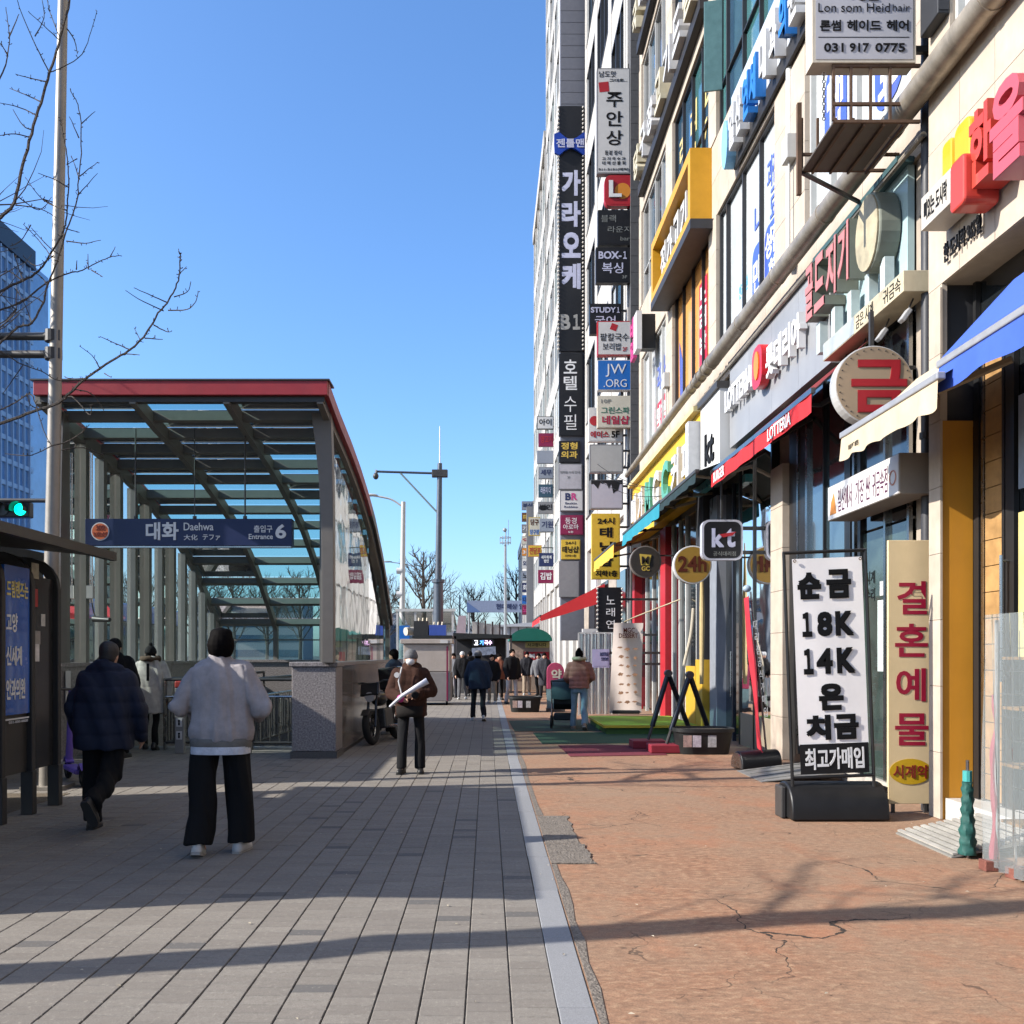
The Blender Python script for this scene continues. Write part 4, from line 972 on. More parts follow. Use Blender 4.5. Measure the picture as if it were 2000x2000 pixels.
def vt(s, x0, x1, y0, y1, mt_, bold=.02, gap=.22):
    n = len(s); h = (y1-y0)/n
    return [(c, x0, x1, y0+h*i+h*gap/2, y0+h*(i+1)-h*gap/2, mt_, bold) for i, c in enumerate(s)]
# -- first column
Y = 28.0
s = psign('tall white vertical sign with brushed black lettering and small red seal', (1166,1231,133,339), Y, SWH, vt('주안상', 1184, 1216, 176, 288, BLACK, .015) +
  [('남도맛',1170,1203,139,151,BLACK,.0),('그대로...',1190,1225,154,160,BLACK,.0),('동경 정식',1181,1213,294,303,BLACK,.0),('고 기 국 수 가',1176,1221,307,313,BLACK,.0),('대 해 산 물 회',1176,1221,315,322,BLACK,.0),('911-9191(예약)',1169,1229,328,335,BLACK,.0)])
b = MB(); b.obox((gx(1179.5,Y), Y-.006, gz(170,Y)), (.3,.004,.3), Matrix.Rotation(R(-6),3,'Y')); b.build('red_seal', SRD, s)
s = psign('red rounded sign with a white L and an orange ball', (1181,1239,342,402), Y, SRD, (), case=SRD, rounded=12)
b = MB(); c = P(1216,373,Y); b.cyl((c.x, Y-.008, c.z), .24, .006, 'Y', 28); b.build('orange_ball', SOR, s)
text([T('L',1189,1214,353,386,Y,.04)], WHITE, s, Y-.012, depth=.03)
psign('black lounge sign with thin pale lettering', (1168,1237,410,478), Y, SBK, [('블랙',1174,1203,420,434,GREYL,.0),('라운지',1187,1232,442,454,GREYL,.0),('bar',1212,1230,462,470,GREYL,-.005)], case=SBK)
psign('black boxing gym sign with bold grey white lettering', (1164,1233,483,552), Y, SBK, [('BOX-',1169,1214,491,506,LILAC,.035),('１',1217,1224,491,506,LILAC,.03),('복싱',1176,1217,513,534,LILAC,.01),('3F',1215,1225,538,544,GREYL,.01)], case=SBK)
psign('black study sign half behind the white noodle sign', (1152,1213,593,652), Y+.35, SBK, [('STUDY',1154,1203,600,611,LILAC,.035),('１',1205,1210,600,611,LILAC,.02),('국어',1162,1202,617,634,LILAC,.01)], case=SBK)
s = psign('white noodle restaurant sign with thin red border', (1167,1233,627,694), Y, SWH, [('팥칼국수',1172,1228,651,666,BLACK,.0),('보리밥',1177,1213,670,684,BLACK,.0),('2F',1216,1225,678,686,REDL,.01)], case=SRD, rim=.03)
b = MB(); b.obox((gx(1199,Y), Y-.006, gz(639,Y)), (.2,.004,.2), Matrix.Rotation(R(20),3,'Y')); b.build('red_seal', SRD, s)
psign('plain blue sign with thin white letters in two rows', (1167,1236,703,762), Y, SBL, [('JW',1183,1223,711,736,WHITE,-.005),('.ORG',1179,1224,741,756,WHITE,-.005)], case=SWH, rim=.02)
psign('cream nail shop sign with red lower line', (1167,1236,773,835), Y, SCR, [('10F',1174,1193,780,787,GREYL,.01),('그린스파',1174,1229,795,808,m('green_lettering',(0.03,0.16,0.10),0.5),.01),('네일샵',1176,1229,812,829,m('magenta_red_lettering',(0.42,0.02,0.06),0.5),.03)], case=SCR, rim=.02)
s = psign('white sign with red ball behind the cream nail sign', (1150,1216,796,862), Y+.35, SWH, [('에이스',1153,1189,842,855,REDL,.03),('5F',1194,1210,842,855,BLACK,.03)], case=SWH)
b = MB(); c = P(1161,822,Y+.35); b.cyl((c.x, Y+.34, c.z), .15, .01, 'Y', 20); b.build('red_ball', SRD, s)
psign('blank grey sign box above the torn one', (1152,1217,868,923), Y, m('sign_blank_grey',(0.40,0.40,0.39),0.5,var=0.08), (), case=SGREY)
s = psign('white sign with torn dark film along its top', (1153,1217,937,994), Y, m('sign_lilac_white',(0.46,0.45,0.52),0.5,var=0.06), ())
b = MB(); rt2 = random.Random(3); top = [(gx(1155,Y),gz(938,Y)),(gx(1215,Y),gz(938,Y))]; lowp = []
for i in range(15): lowp.append((gx(1215-i*60/14,Y), gz(941 + rt2.choice((2,5,9,14,4)) + (14 if i in (2,3,4) else 0),Y)))
b.prism(top + lowp, (Y-.008,Y-.0045), 'Y'); b.build('torn_film', SBK, s)
psign('tall yellow tanning sign with black lettering', (1156,1211,1003,1131), Y, SYE, [('24시',1167,1200,1011,1024,BLACK,.03),('태',1171,1196,1030,1050,BLACK,.04),('닝',1171,1196,1058,1078,BLACK,.04),('샵',1171,1196,1086,1106,BLACK,.04),('지하1층',1163,1205,1114,1126,BLACK,.03)], case=SYE)
# -- second column on the grey fin
Y = 41.0
s = psign('tall black vertical sign with large lilac white lettering and bulb edging', (1092,1140,207,686), Y, SBK, vt('가라오케', 1097, 1134, 327, 570, LILAC, .05, .18) + [('B',1095,1114,614,644,m('warm_grey_lettering',(0.36,0.35,0.33),0.5),.05),('１',1119,1133,614,644,m('warm_grey_lettering',(0.36,0.35,0.33),0.5),.05)], case=SBK, wallx=3.2)
for px in (1090.5, 1139):
    for k in range(60):
        z = gz(210+8*k, Y)
        if k == 0 and px < 1100: bulb = MB(); bulb.sph((0,0,0), .055, nu=8, nv=6); bulb = bulb.mesh('bulb', m('bulb_white',(0.6,0.56,0.5),0.3))
        o = link('bulb', bulb, s); o.location = ROOTM[s.name].inverted() @ Vector((gx(px,Y), Y-.03, z))
bt = thing('bow_tie_sign', 'blue bow tie shaped sign fixed over the tall black sign', 'sign', (gx(1115,Y), Y, gz(306,Y)))
pts = [(1082,265),(1092,262),(1104,272),(1115,277),(1126,272),(1140,262),(1148,266),(1147,288),(1148,302),(1140,306),(1126,296),(1115,291),(1104,296),(1092,306),(1083,302),(1082,285)]
b = MB(); b.prism([(gx(a,Y), gz(c,Y)) for a, c in pts], (Y-.16, Y-.03), 'Y'); b.build('body', m('bow_blue',(0.01,0.05,0.36),0.4), bt)
text([T('젠틀맨',1086,1140,275,292,Y,.02)], LILAC, bt, Y-.161, depth=.02)
psign('black vertical hotel sign with white script lettering', (1092,1139,690,851), Y, SBK, vt('호텔', 1101, 1127, 700, 764, WHITE, .01, .15) + vt('수필', 1102, 1126, 772, 842, WHITE, -.005, .15), case=SBK, wallx=3.2)
psign('black sign with gold two row lettering', (1092,1133,861,903), Y, SBK, [('정형',1096,1128,864,878,GOLD,.03),('외과',1096,1128,881,895,GOLD,.03)], case=SBK, wallx=3.2)
psign('near blank white sign with one faint line', (1091,1137,906,956), Y, m('sign_offwhite',(0.42,0.41,0.44),0.5), [('대리점 수리 안내',1094,1132,920,925,GREYL,0),('3F',1108,1113,930,935,GREYL,0)], wallx=3.2)
psign('white ice cream shop sign with pink and navy letters', (1094,1139,958,998), Y, SWH, [('B',1104,1115,963,977,SNV,.04),('R',1116,1127,963,977,PINKL,.04),('Baskin',1104,1126,981,985,SNV,.01),('Robbins',1102,1128,988,992,SNV,.01)], wallx=3.2)
psign('maroon aroma shop sign with dashed white edge', (1095,1139,1006,1044), Y, SMR, [('동경',1104,1126,1011,1023,WHITE,0),('아로마',1100,1130,1024,1034,WHITE,0),('5층',1110,1120,1037,1041,WHITE,0)], case=SMR, wallx=3.2)
psign('small yellow tanning sign under the maroon sign', (1096,1133,1054,1092), Y, SYE, [('24시',1104,1124,1057,1064,BLACK,.02),('태닝샵',1098,1130,1067,1080,BLACK,.03),('지하1층',1103,1125,1083,1088,BLACK,.01)], case=SYE, wallx=3.2)
psign('blank grey panel at the foot of the grey fin', (1092,1131,1096,1166), Y, SGREY, (), wallx=3.2)
# -- third column
Y = 59.5
third = [((1049,1081,813,838),SWH,SBK,'아이',BLACK,'white sign with heavy black frame, topmost of the third column'), ((1052,1083,846,872),SMR,SMR,'양고기',REDL,'dark red sign with reddish lettering'),
 ((1049,1082,880,905),SGB,SGB,None,None,'blank blue grey sign'), ((1052,1081,912,935),SGB,SGREY,'세무',SNV,'grey blue school sign with navy letters'), ((1052,1080,946,971),STL,STL,'라운지 다',LILAC,'dark teal sign with pale letters'),
 ((1051,1082,980,1003),SGREY,SGREY,'법인',BLACK,'grey sign with a black oval'), ((1054,1084,1013,1038),SGB,SGB,'기원',SNV,'lilac grey sign with two bold navy syllables'), ((1053,1081,1080,1106),SNV,SNV,'세무회계\n법인',WHITE,'navy two line accounting sign'),
 ((1051,1082,1113,1139),SMR,SMR,'김밥',WHITE,'maroon snack bar sign, lowest of the third column')]
for r, f, c_, tx, tm, lb in third:
    s = psign(lb, r, Y, f, [(tx, r[0]+4, r[1]-4, r[2]+5, r[3]-7, tm, .02)] if tx else (), case=c_)
    if 'oval' in lb:
        b = MB(); cc = P(1061, 992, Y); b.add([(cc.x+.3*math.cos(R(a)), Y-.008, cc.z+.17*math.sin(R(a))) for a in range(0,360,20)], [tuple(range(18))]); b.build('black_oval', SBK, s)
psign('yellow billiard sign with blue lower line', (1033,1055,1010,1046), Y+1, SCR, [('당구',1036,1052,1014,1026,BROWNL,.02),('당구장',1035,1053,1034,1044,SBL,.02)], case=SYE)
psign('bright yellow orange pawnshop sign', (1032,1058,1065,1087), Y+1, SYE, [('전당포',1034,1056,1069,1083,REDL,.02)], case=SOR)
# -- fourth column
Y = 85.0
fourth = [(979,996,SGB,'복싱',SNV,'blue grey sign with navy letters, topmost at the far end'),(1001,1019,m('sign_brown',(0.13,0.06,0.03),0.5),'파이',GOLD,'brown sign at the far end'),(1024,1041,SGREY,'기계',WHITE,'grey sign with white letters at the far end'),(1047,1063,SCR,'약',REDL,'pale cream sign at the far end'),
 (1070,1086,SOR,'3층',WHITE,'orange sign at the far end'),(1091,1110,SWH,'외과',SNV,'white sign with navy letters at the far end'),(1115,1134,SGB,'노래',BLACK,'grey blue sign with black letters at the far end'),(1138,1157,SNV,'회계',WHITE,'navy sign with white letters at the far end'),(1162,1180,SBL,'대리',SNV,'blue sign at the far end'),(1181,1201,SMR,'노래',PINKL,'maroon and pink sign, lowest at the far end')]
for y0, y1, f, tx, tm, lb in fourth: psign(lb, (1019,1041,y0,y1), Y, f, [(tx, 1021, 1039, y0+4, y1-4, tm, .02)], case=SGREY, wallx=4.3)
# -- near projecting box sign with its steel tray
Y = 8.92
s = psign('white hair salon box sign on rusty brackets above a metal tray', (1587,1789,-60,122), Y, m('salon_sign_white',(0.46,0.46,0.50),0.45,var=0.04), [('Lon som Heid',1598,1737,7,24,BLACK,-.012),('hair',1743,1776,9,22,BLACK,-.02),('론썸',1601,1642,40,61,BLACK,.02),('헤이드',1654,1720,40,61,BLACK,.02),('헤어',1731,1774,40,61,BLACK,.02),('031',1609,1647,85,102,BLACK,.02),('917',1659,1697,85,102,BLACK,.02),('0775',1709,1767,85,102,BLACK,.02)], case=m('salon_case',(0.6,0.54,0.44),0.5,dirt=0.25), depth=.2, name='salon_sign', rim=.03)
b = MB(); b.box(gx(1598,Y), gx(1775,Y), Y-.006, Y-.0045, gz(74,Y), gz(72.6,Y)); b.build('rule', BLACK, s)
text([T('+82',1650,1715,-20,2,Y,.0)], BLACK, s, Y-.005)
RUST = m('rusty_steel', (0.13,0.075,0.045), 0.75, var=0.4, scale=8); TRAYM = m('tray_sheet', (0.10,0.085,0.07), 0.6, var=0.25, dirt=0.3)
tr_ = thing('sign_tray', 'open steel tray with railings hanging under the white salon sign', 'tray', (3.7, 9.3, 6.7))
zt = 6.7; xa, xb, ya, yb = 3.36, 4.0, 8.95, 9.85
b = MB(); b.box(xa, xb, ya, yb, zt, zt+.02); b.build('sheet', TRAYM, tr_)
for k in range(4):
    x = xa + .1 + .19*k; b = MB(); b.box(x, x+.022, ya, yb, zt-.03, zt-.002); b.build('rib', RUST, tr_)
for y_, z in ((ya,zt+.012),(ya,gz(200,Y)),(yb,zt+.012),(yb,gz(200,Y)),(ya,gz(125,Y))):
    b = MB(); b.bar((xa, y_, z), (4.4 if y_ == yb else xb+.2, y_, z), .028); b.build('rail', RUST, tr_)
for y_ in (ya, yb):
    for x in (xa, xa+.17, xa+.36, xa+.55):
        b = MB(); b.bar((x, y_, zt+.02), (x, y_, gz(122,Y)), .024); b.build('upright', RUST, tr_)
b = MB(); b.bar((xa, yb, zt-.01), (4.4, yb+.75, zt-.02), .035); b.build('brace', FRB, tr_)
b = MB(); b.bar((xa-.03, yb, zt-.25), (xa-.03, yb, gz(90,Y)), .045); b.build('hanger', RUST, tr_)
b = MB()
for k in range(13): b.ring((xa-.1, ya-.02, zt+.03+.036*k), .016, .005, 'X' if k % 2 else 'Y', 8, 4)
b.build('chain', STEELD, tr_, kind='stuff')
dk = thing('sign_box', 'dark box sign at the top right behind the salon sign', 'sign box', (4.1, 8.65, 7.4)); b = MB(); b.box(4.13, 4.237, 8.45, 8.8, 7.42, 12); b.build('case', m('dark_box',(0.028,0.03,0.036),0.5,var=0.1), dk, bevel=.01)
b = MB(); b.box(4.135, 4.232, 8.444, 8.4485, 7.45, 11.9); b.build('face', m('dark_box_face',(0.035,0.037,0.045),0.4,var=0.1), dk)
# -- wall lettering and fascia signs facing the street
def fthing(label, name='fascia_sign', loc=(4.3,12,5)): return thing(name, label, 'sign', loc)
s = fthing('grey fascia sign with white burger shop lettering and red logo', loc=(4.4,14,5.3))
LGREY = m('brushed_grey_panel', (0.36,0.37,0.39), 0.4, metal=0.2, var=0.14, scale=1.2, dirt=0.12)
XS = 4.30
for k in range(4):
    b = MB(); b.box(XS, X1-.02, 11.55+1.2*k, 11.55+1.2*(k+1)-.005, 5.2, 6.62); b.build('panel', LGREY, s)
W3 = m('white_letter_box', (0.80,0.80,0.80), 0.4, var=0.03); 
text([('LOTTERIA',16.2,14.55,5.78,6.16,.03)], W3, s, XS-.03, 'W', depth=.10)
text([('롯데리아',13.82,12.3,5.66,6.14,.03)], W3, s, XS-.03, 'W', depth=.10)
b = MB(); b.prism(rrect(13.92,14.42,5.64,6.28,.18,6), (XS-.16,XS-.03), 'X'); lg = b.build('logo', m('logo_red',(0.7,0.02,0.03),0.35,coat=0.3), s)
b = MB(); b.prism([(14.17+.12*math.cos(R(a)), 5.98+.22*math.sin(R(a))) for a in range(0,360,20)], (XS-.175,XS-.161), 'X'); b.build('logo_ball', m('logo_orange',(0.8,0.25,0.02),0.35), lg)
# burger awning
s = thing('awning', 'red valance awning with white lettering under the grey burger sign', 'awning', (4.0,12.6,4.4))
RAW = m('red_awning_cloth', (0.60,0.025,0.03), 0.7, var=0.1, scale=3); RAWD = m('maroon_awning_cloth', (0.20,0.02,0.02), 0.8, var=0.15)
b = MB(); b.add([(4.33,10.2,5.12),(4.33,14.8,5.12),(3.6,14.8,4.46),(3.6,10.2,4.46)],[(0,1,2,3)]); b.build('canopy', RAWD, s)
b = MB(); b.bar((3.6,10.18,4.46),(3.6,14.82,4.46),.05,.06); b.build('front_bar', INOX, s)
b = MB(); nn = 30; rg = [[(3.585+.01*math.sin(k*1.3), 10.2+4.6*k/nn, z) for k in range(nn+1)] for z in (4.43,4.22)]; b.add(rg[0]+rg[1], [(k,k+1,nn+2+k,nn+1+k) for k in range(nn)]); b.build('valance', RAW, s)
text([('LOTTERIA',11.75,10.85,4.25,4.41,.02),('BURGER',14.55,13.9,4.25,4.41,.02)], WHITE, s, 3.57, 'W', depth=.004)
for y in (10.6,12.5,14.4):
    b = MB(); b.bar((3.62,y,4.42),(3.95,y+.35,4.5),.04); b.bar((3.95,y+.35,4.5),(4.4,y,4.75),.05); b.build('folding_arm', STEELD, s)
# gold shop: cyan backing, letters, coin, ledge
s = fthing('pale cyan fascia with pink gold shop letters and a round coin', loc=(4.4,10.6,5.6))
CY = m('pale_cyan_panel', (0.42,0.58,0.60), 0.35, var=0.06, coat=0.3, dirt=0.1)
b = MB(); b.box(4.36, X1-.02, 9.56, 11.93, 5.33, 6.62); b.build('panel', CY, s)
b = MB(); b.box(4.22, 4.40, 9.5, 11.96, 6.62, 6.68); b.build('top_edge', m('teal_edge',(0.06,0.12,0.13),0.4), s)
b = MB()
PK = m('faded_pink_letter', (0.52,0.20,0.20), 0.5, var=0.12); LS = m('letter_side_grey', (0.22,0.24,0.20), 0.6)
for cch, a0, a1 in (('골',11.86,11.58),('드',11.53,11.2),('지',11.14,10.82),('기',10.76,10.44)):
    text([(cch,a0,a1,5.8,6.48,.03)], PK, s, 4.10, 'W', depth=.012); text([(cch,a0,a1,5.8,6.48,.028)], LS, s, 4.35, 'W', depth=.248, name='letter_side')
b = MB(); b.prism([(9.98+.31*math.cos(R(a)), 6.1+.42*math.sin(R(a))) for a in range(0,360,15)], (4.12,4.35), 'X'); b.build('coin', LS, s, bevel=.02)
b = MB(); b.prism([(9.98+.29*math.cos(R(a)), 6.1+.40*math.sin(R(a))) for a in range(0,360,15)], (4.10,4.118), 'X'); b.build('coin_face', m('coin_face',(0.48,0.42,0.28),0.5,var=0.3,scale=6), s)
for y in (11.7,11.2,10.7,10.2,9.8):
    b = MB(); b.box(4.2,4.3,y-.06,y+.06,5.36,5.75); b.build('letter_stand', m('stand_pale',(0.5,0.58,0.58),0.5), s)
s = fthing('narrow cream ledge sign below the gold shop letters', loc=(4.1,10,5.1))
b = MB(); b.box(4.08, 4.36, 9.04, 11.2, 5.1, 5.31); b.build('case', m('ledge_cream',(0.60,0.52,0.36),0.5,dirt=0.2), s, bevel=.006)
b = MB(); b.box(4.076, 4.0795, 10.25, 11.19, 5.11, 5.30); b.build('plain_end', m('ledge_grey',(0.42,0.46,0.47),0.4), s)
text([('금은 시계',10.2,9.75,5.13,5.28,.0),('귀금속',9.5,9.1,5.13,5.28,.0)], BLACK, s, 4.079, 'W', depth=.003)
for y in (9.2, 9.75, 10.35, 10.9):
    fl = thing('flood_light', 'small grey floodlight under the ledge, ' + {9.2:'nearest',9.75:'second nearest',10.35:'third',10.9:'farthest'}[y] + ' of four', 'light', (4.0, y, 4.9), group='floodlights under the gold shop ledge')
    b = MB(); b.bar((4.25,y,5.09),(4.2,y,4.98),.015); b.build('arm', STEELD, fl)
    b = MB(); b.obox((4.17,y,4.92),(.05,.1,.14),Matrix.Rotation(R(35),3,'Y')); b.build('head', m('lamp_grey',(0.4,0.4,0.4),0.4), fl, bevel=.01)
Y = 9.5
s = thing('round_sign', 'round tan sign with one dark red syllable hanging below the ledge', 'sign', (gx(1706,Y), Y, gz(826,Y)))
c = P(1708, 752, Y); rr = .408
b = MB(); b.cyl((c.x, Y+.08, c.z), rr, .16, 'Y', 48); b.build('case', m('round_sign_rim',(0.55,0.54,0.52),0.35,var=0.05), s, bevel=.01)
b = MB(); b.cyl((c.x, Y-.004, c.z), rr*.965, .006, 'Y', 48); b.build('face', m('tan_sign_face',(0.40,0.30,0.20),0.5,var=0.05), s)
text([T('금',1662,1771,703,806,Y,.035)], SRD, s, Y-.008)
b = MB(); b.sph((0,0,0), .008, nu=6, nv=4); bme = b.mesh('stud', STEELD)
for k in range(30): o = link('stud', bme, s); a = 2*math.pi*k/30; o.location = ROOTM[s.name].inverted() @ Vector((c.x+rr*.9*math.cos(a), Y-.008, c.z+rr*.9*math.sin(a)))
b = MB(); b.bar((c.x,Y+.08,c.z+rr-.02),(c.x,Y+.08,5.1),.04); b.bar((c.x+.3,Y+.08,c.z+.2),(4.45,Y+.08,c.z+.2),.04); b.build('bracket', STEELD, s)
s = thing('box_sign', 'white box sign with thin black and pink lettering under the cream awning', 'sign', (4.15,9.9,3.1))
b = MB(); b.box(4.0, 4.34, 8.95, 10.82, 3.1, 3.5); b.build('case', m('white_box_side',(0.30,0.27,0.24),0.5,var=0.06), s, bevel=.008)
b = MB(); b.box(3.995, 3.9985, 8.96, 10.81, 3.11, 3.49); b.build('face', m('white_box_face',(0.72,0.70,0.68),0.4,var=0.03), s)
text([('일산에서',10.5,10.1,3.16,3.42,.0),('가장 싼',10.0,9.62,3.16,3.42,.0),('귀금속점',9.56,9.2,3.16,3.42,.0)], m('purple_black_lettering',(0.10,0.02,0.06),0.5), s, 3.994, 'W', depth=.003)
b = MB(); b.prism([(10.55,3.16),(10.74,3.16),(10.7,3.3),(10.62,3.4)],(3.99,3.994),'X'); b.build('gold_picture', SOR, s)
b = MB(); b.ring((3.992,9.08,3.28), .07, .008, 'X', 16, 4); b.build('ring_picture', m('pink_gold',(0.6,0.3,0.25),0.4), s)
# nearest building: big coloured letters and white tag box
s = fthing('large three dimensional red and pink letters with a yellow shape on the cream wall', name='wall_letters', loc=(4.2,8,5.8))
LRED = m('letter_red', (0.62,0.06,0.04), 0.35, var=0.05, coat=0.2); LPNK = m('letter_rose', (0.62,0.10,0.13), 0.35, var=0.05, coat=0.2); LYEL = m('letter_yellow', (0.75,0.42,0.02), 0.35, var=0.05, coat=0.2)
XL = X0 - .02
text([('한',7.62,7.29,5.36,5.97,.05)], LRED, s, XL, 'W', depth=.24)
text([('을',7.27,6.82,5.25,5.94,.05)], LPNK, s, XL, 'W', depth=.26)
def blob(pts, mt_, d): b = MB(); b.prism(pts, (XL-d, XL), 'X'); return b.build('figure', mt_, s, bevel=.02)
blob(rrect(8.06,8.24,5.76,6.08,.05), LYEL, .16); blob(rrect(7.68,7.95,5.52,6.06,.08), LYEL, .2); blob(rrect(7.58,7.82,5.26,5.68,.05), LRED, .3)
s = thing('tag_sign', 'small white box sign with black lettering beside the coloured letters', 'sign', (4.1,8.2,5.4))
b = MB(); b.box(3.98, X0-.023, 7.92, 8.46, 5.42, 5.72); b.build('case', m('tag_box',(0.55,0.51,0.45),0.45), s, bevel=.006)
text([('뼈있는 도시락',8.40,7.98,5.48,5.66,.02)], BLACK, s, 3.979, 'W', depth=.003)
text([('한 도시락 365일',8.5,7.86,5.14,5.32,.02)], BLACK, s, X0-.024, 'W', depth=.012)
# clinic letters on the spandrel above the second floor
s = fthing('white and blue three dimensional clinic letters on the spandrel', name='wall_letters', loc=(4.3,14,10.6))
b = MB(); b.box(4.33, 4.38, 11.2, 16.2, 10.06, 10.32); b.build('rail', m('letter_rail',(0.025,0.024,0.026),0.5), s)
b = MB(); b.box(4.34, 4.37, 11.2, 16.4, 10.33, 11.45); b.build('backing', m('pale_backing',(0.55,0.6,0.68),0.4), s)
W4 = m('clinic_white_letter', (0.62,0.62,0.62), 0.4); B4 = m('clinic_blue_letter', (0.03,0.2,0.6), 0.35)
for cch, a0, a1, mt_ in (('일',15.95,15.6,W4),('산',15.5,15.18,W4),('연',15.08,14.75,B4),('세',14.68,14.33,B4),('내',14.15,13.8,W4),('과',13.65,13.3,W4),('의',13.2,12.88,B4),('원',12.8,12.45,W4)):
    text([(cch,a0,a1,10.22,10.92,.04)], mt_, s, 4.335, 'W', depth=.17)
b = MB(); b.prism([(16.2+.2*math.cos(R(a)), 10.5+.42*math.sin(R(a))) for a in range(0,360,20)], (4.16,4.33), 'X'); b.build('roundel', m('clinic_sky_roundel',(0.25,0.5,0.72),0.4), s)
# yellow framed sign
s = thing('framed_sign', 'deep yellow framed box sign with white letters on the upper facade', 'sign', (4.2,20,10.1))
YF_ = m('frame_yellow', (0.68,0.34,0.02), 0.4, var=0.08)
for a in ((18.1,18.3,10.05,11.5),(22.2,22.4,10.05,11.5),(18.3,22.2,11.3,11.5),(18.3,22.2,10.05,10.25)):
    b = MB(); b.box(3.98, 4.42, *a); b.build('frame', YF_, s)
b = MB(); b.box(4.3, 4.34, 18.3, 22.2, 10.25, 11.3); b.build('back_panel', m('framed_panel',(0.25,0.24,0.22),0.5), s)
text([('정',22.0,21.4,10.4,11.2,.04),('가',21.25,20.65,10.4,11.2,.04),('고',20.5,19.9,10.4,11.2,.04),('기',19.75,19.15,10.4,11.2,.04)], W4, s, 4.29, 'W', depth=.16)
b = MB(); b.box(3.95, 4.42, 17.95, 22.3, 9.85, 10.04); b.build('ledge', m('ledge_dark',(0.04,0.04,0.045),0.5), s)
# upper letter rows
for i, (z, y0, y1, st_, lb) in enumerate(((14.75,18.4,26.0,'당구장고기드림','row of small white box letters on the upper spandrel'),(18.9,18.0,26.2,'국어수리전입대기','row of white box letters on the top spandrel in view'))):
    s = fthing(lb, name='wall_letters', loc=(4.3,22,z))
    b = MB(); b.box(4.24,4.40,y0,y1,z-.3,z-.02); b.build('rail', MATS['letter_rail'], s)
    n = len(st_); w_ = (y1-y0)/n
    for k, cch in enumerate(st_): text([(cch, y1-w_*k-.1, y1-w_*(k+1)+.2, z, z+.8, .03)], W4 if k % 3 else m('box_letter_cream',(0.6,0.55,0.4),0.4), s, 4.38, 'W', depth=.28)
s = thing('wall_sign', 'pink and white round edged wall sign beyond the yellow frame', 'sign', (4.2,24.5,9.6))
b = MB(); b.box(4.05,4.42,24.2,24.5,9.6,10.5); b.build('case', SBK, s); b = MB(); b.box(3.9,4.04,24.1,24.6,9.55,10.55); b.build('face', SWH, s)
text([('네\n일',25.2,24.65,9.5,10.6,.03)], PINKL, s, 4.0, 'W', depth=.1)
# ================================================================== SHOP FRONTS AND STREET OBJECTS ON THE RIGHT
def front(name, mt_, y0, y1, z0, z1, d=.03, parent=None, x=None, bevel=0):
    x = X1 - .004 if x is None else x
    b = MB(); b.box(x-d, x, y0, y1, z0, z1); return b.build(name, mt_, parent or b1, bevel=bevel)
REFL = m('sky_mirroring_glass', (0.03,0.05,0.06), 0.03, var=0.2, scale=0.5, spec=1.0, coat=1.0)
DGRN = m('greenish_door_glass', (0.05,0.075,0.065), 0.06, var=0.3, scale=1.2, coat=0.6)
# gold shop
front('shop_glass', DGRN, 9.57, 10.86, .14, 2.95); front('transom_glass', GD, 9.57, 11.3, 2.98, 5.1); front('shop_glass', REFL, 11.32, 12.64, .14, 5.1); front('dark_panel', FRB, 12.66, 13.42, 0, 5.1, .05)
for y0, y1, mt_ in ((9.57,9.62,INOX),(10.14,10.19,INOX),(10.82,10.9,FRB),(11.0,11.06,INOX),(11.12,11.3,FRB),(12.0,12.03,FRB),(12.62,12.70,INOX),(13.0,13.05,INOX)):
    front('frame', mt_, y0, y1, .14, 5.1, .07)
front('door_sill', m('sill_pale',(0.5,0.46,0.4),0.6,dirt=0.2), 9.57, 11.3, .005, .14, .10)
front('sticker', m('sticker_pale',(0.55,0.62,0.6),0.5,var=0.2,scale=9), 10.22, 10.42, 1.35, 2.15, .036); front('sticker', m('sticker_white2',(0.62,0.62,0.6),0.5), 10.24, 10.36, 2.2, 2.36, .036)
text([('시계', 10.75, 10.5, 2.35, 2.5, .0), ('수리', 10.75, 10.5, 2.15, 2.3, .0)], BLACK, b1, X1-.037, 'W', depth=.002)
# white lit pier
for k in range(7): front('stone_tile', CREAM, 13.46, 14.02, .005+.62*k, .62*(k+1), .14, bevel=.004)
# window with folded blind
front('shop_glass', GD, 14.05, 15.85, .14, 5.1)
BLIND = m('pale_yellow_slat', (0.46,0.38,0.22), 0.6, var=0.12)
for k in range(30):
    b = MB(); z = .95 + .085*k; b.obox((X1-.055, 14.95, z), (.05,1.7,.012), Matrix.Rotation(R(30),3,'Y')); b.build('blind_slat', BLIND, b1)
b = MB(); b.add([(X1-.10,14.08,.2),(X1-.10,15.83,.2),(X1-.10,15.83,4.9),(X1-.10,14.08,4.9)],[(0,1,2,3)]); b.build('blind_glass', glass('thin_shop_glass',(0.8,0.85,0.85),1.0,ior=1.4), b1)
for y in (14.05, 15.0, 15.84): front('frame', FRB, y-.03, y+.03, 0, 5.1, .12)
front('dado', m('shop_dado',(0.30,0.25,0.18),0.6), 14.05, 15.85, 0, .55, .11)
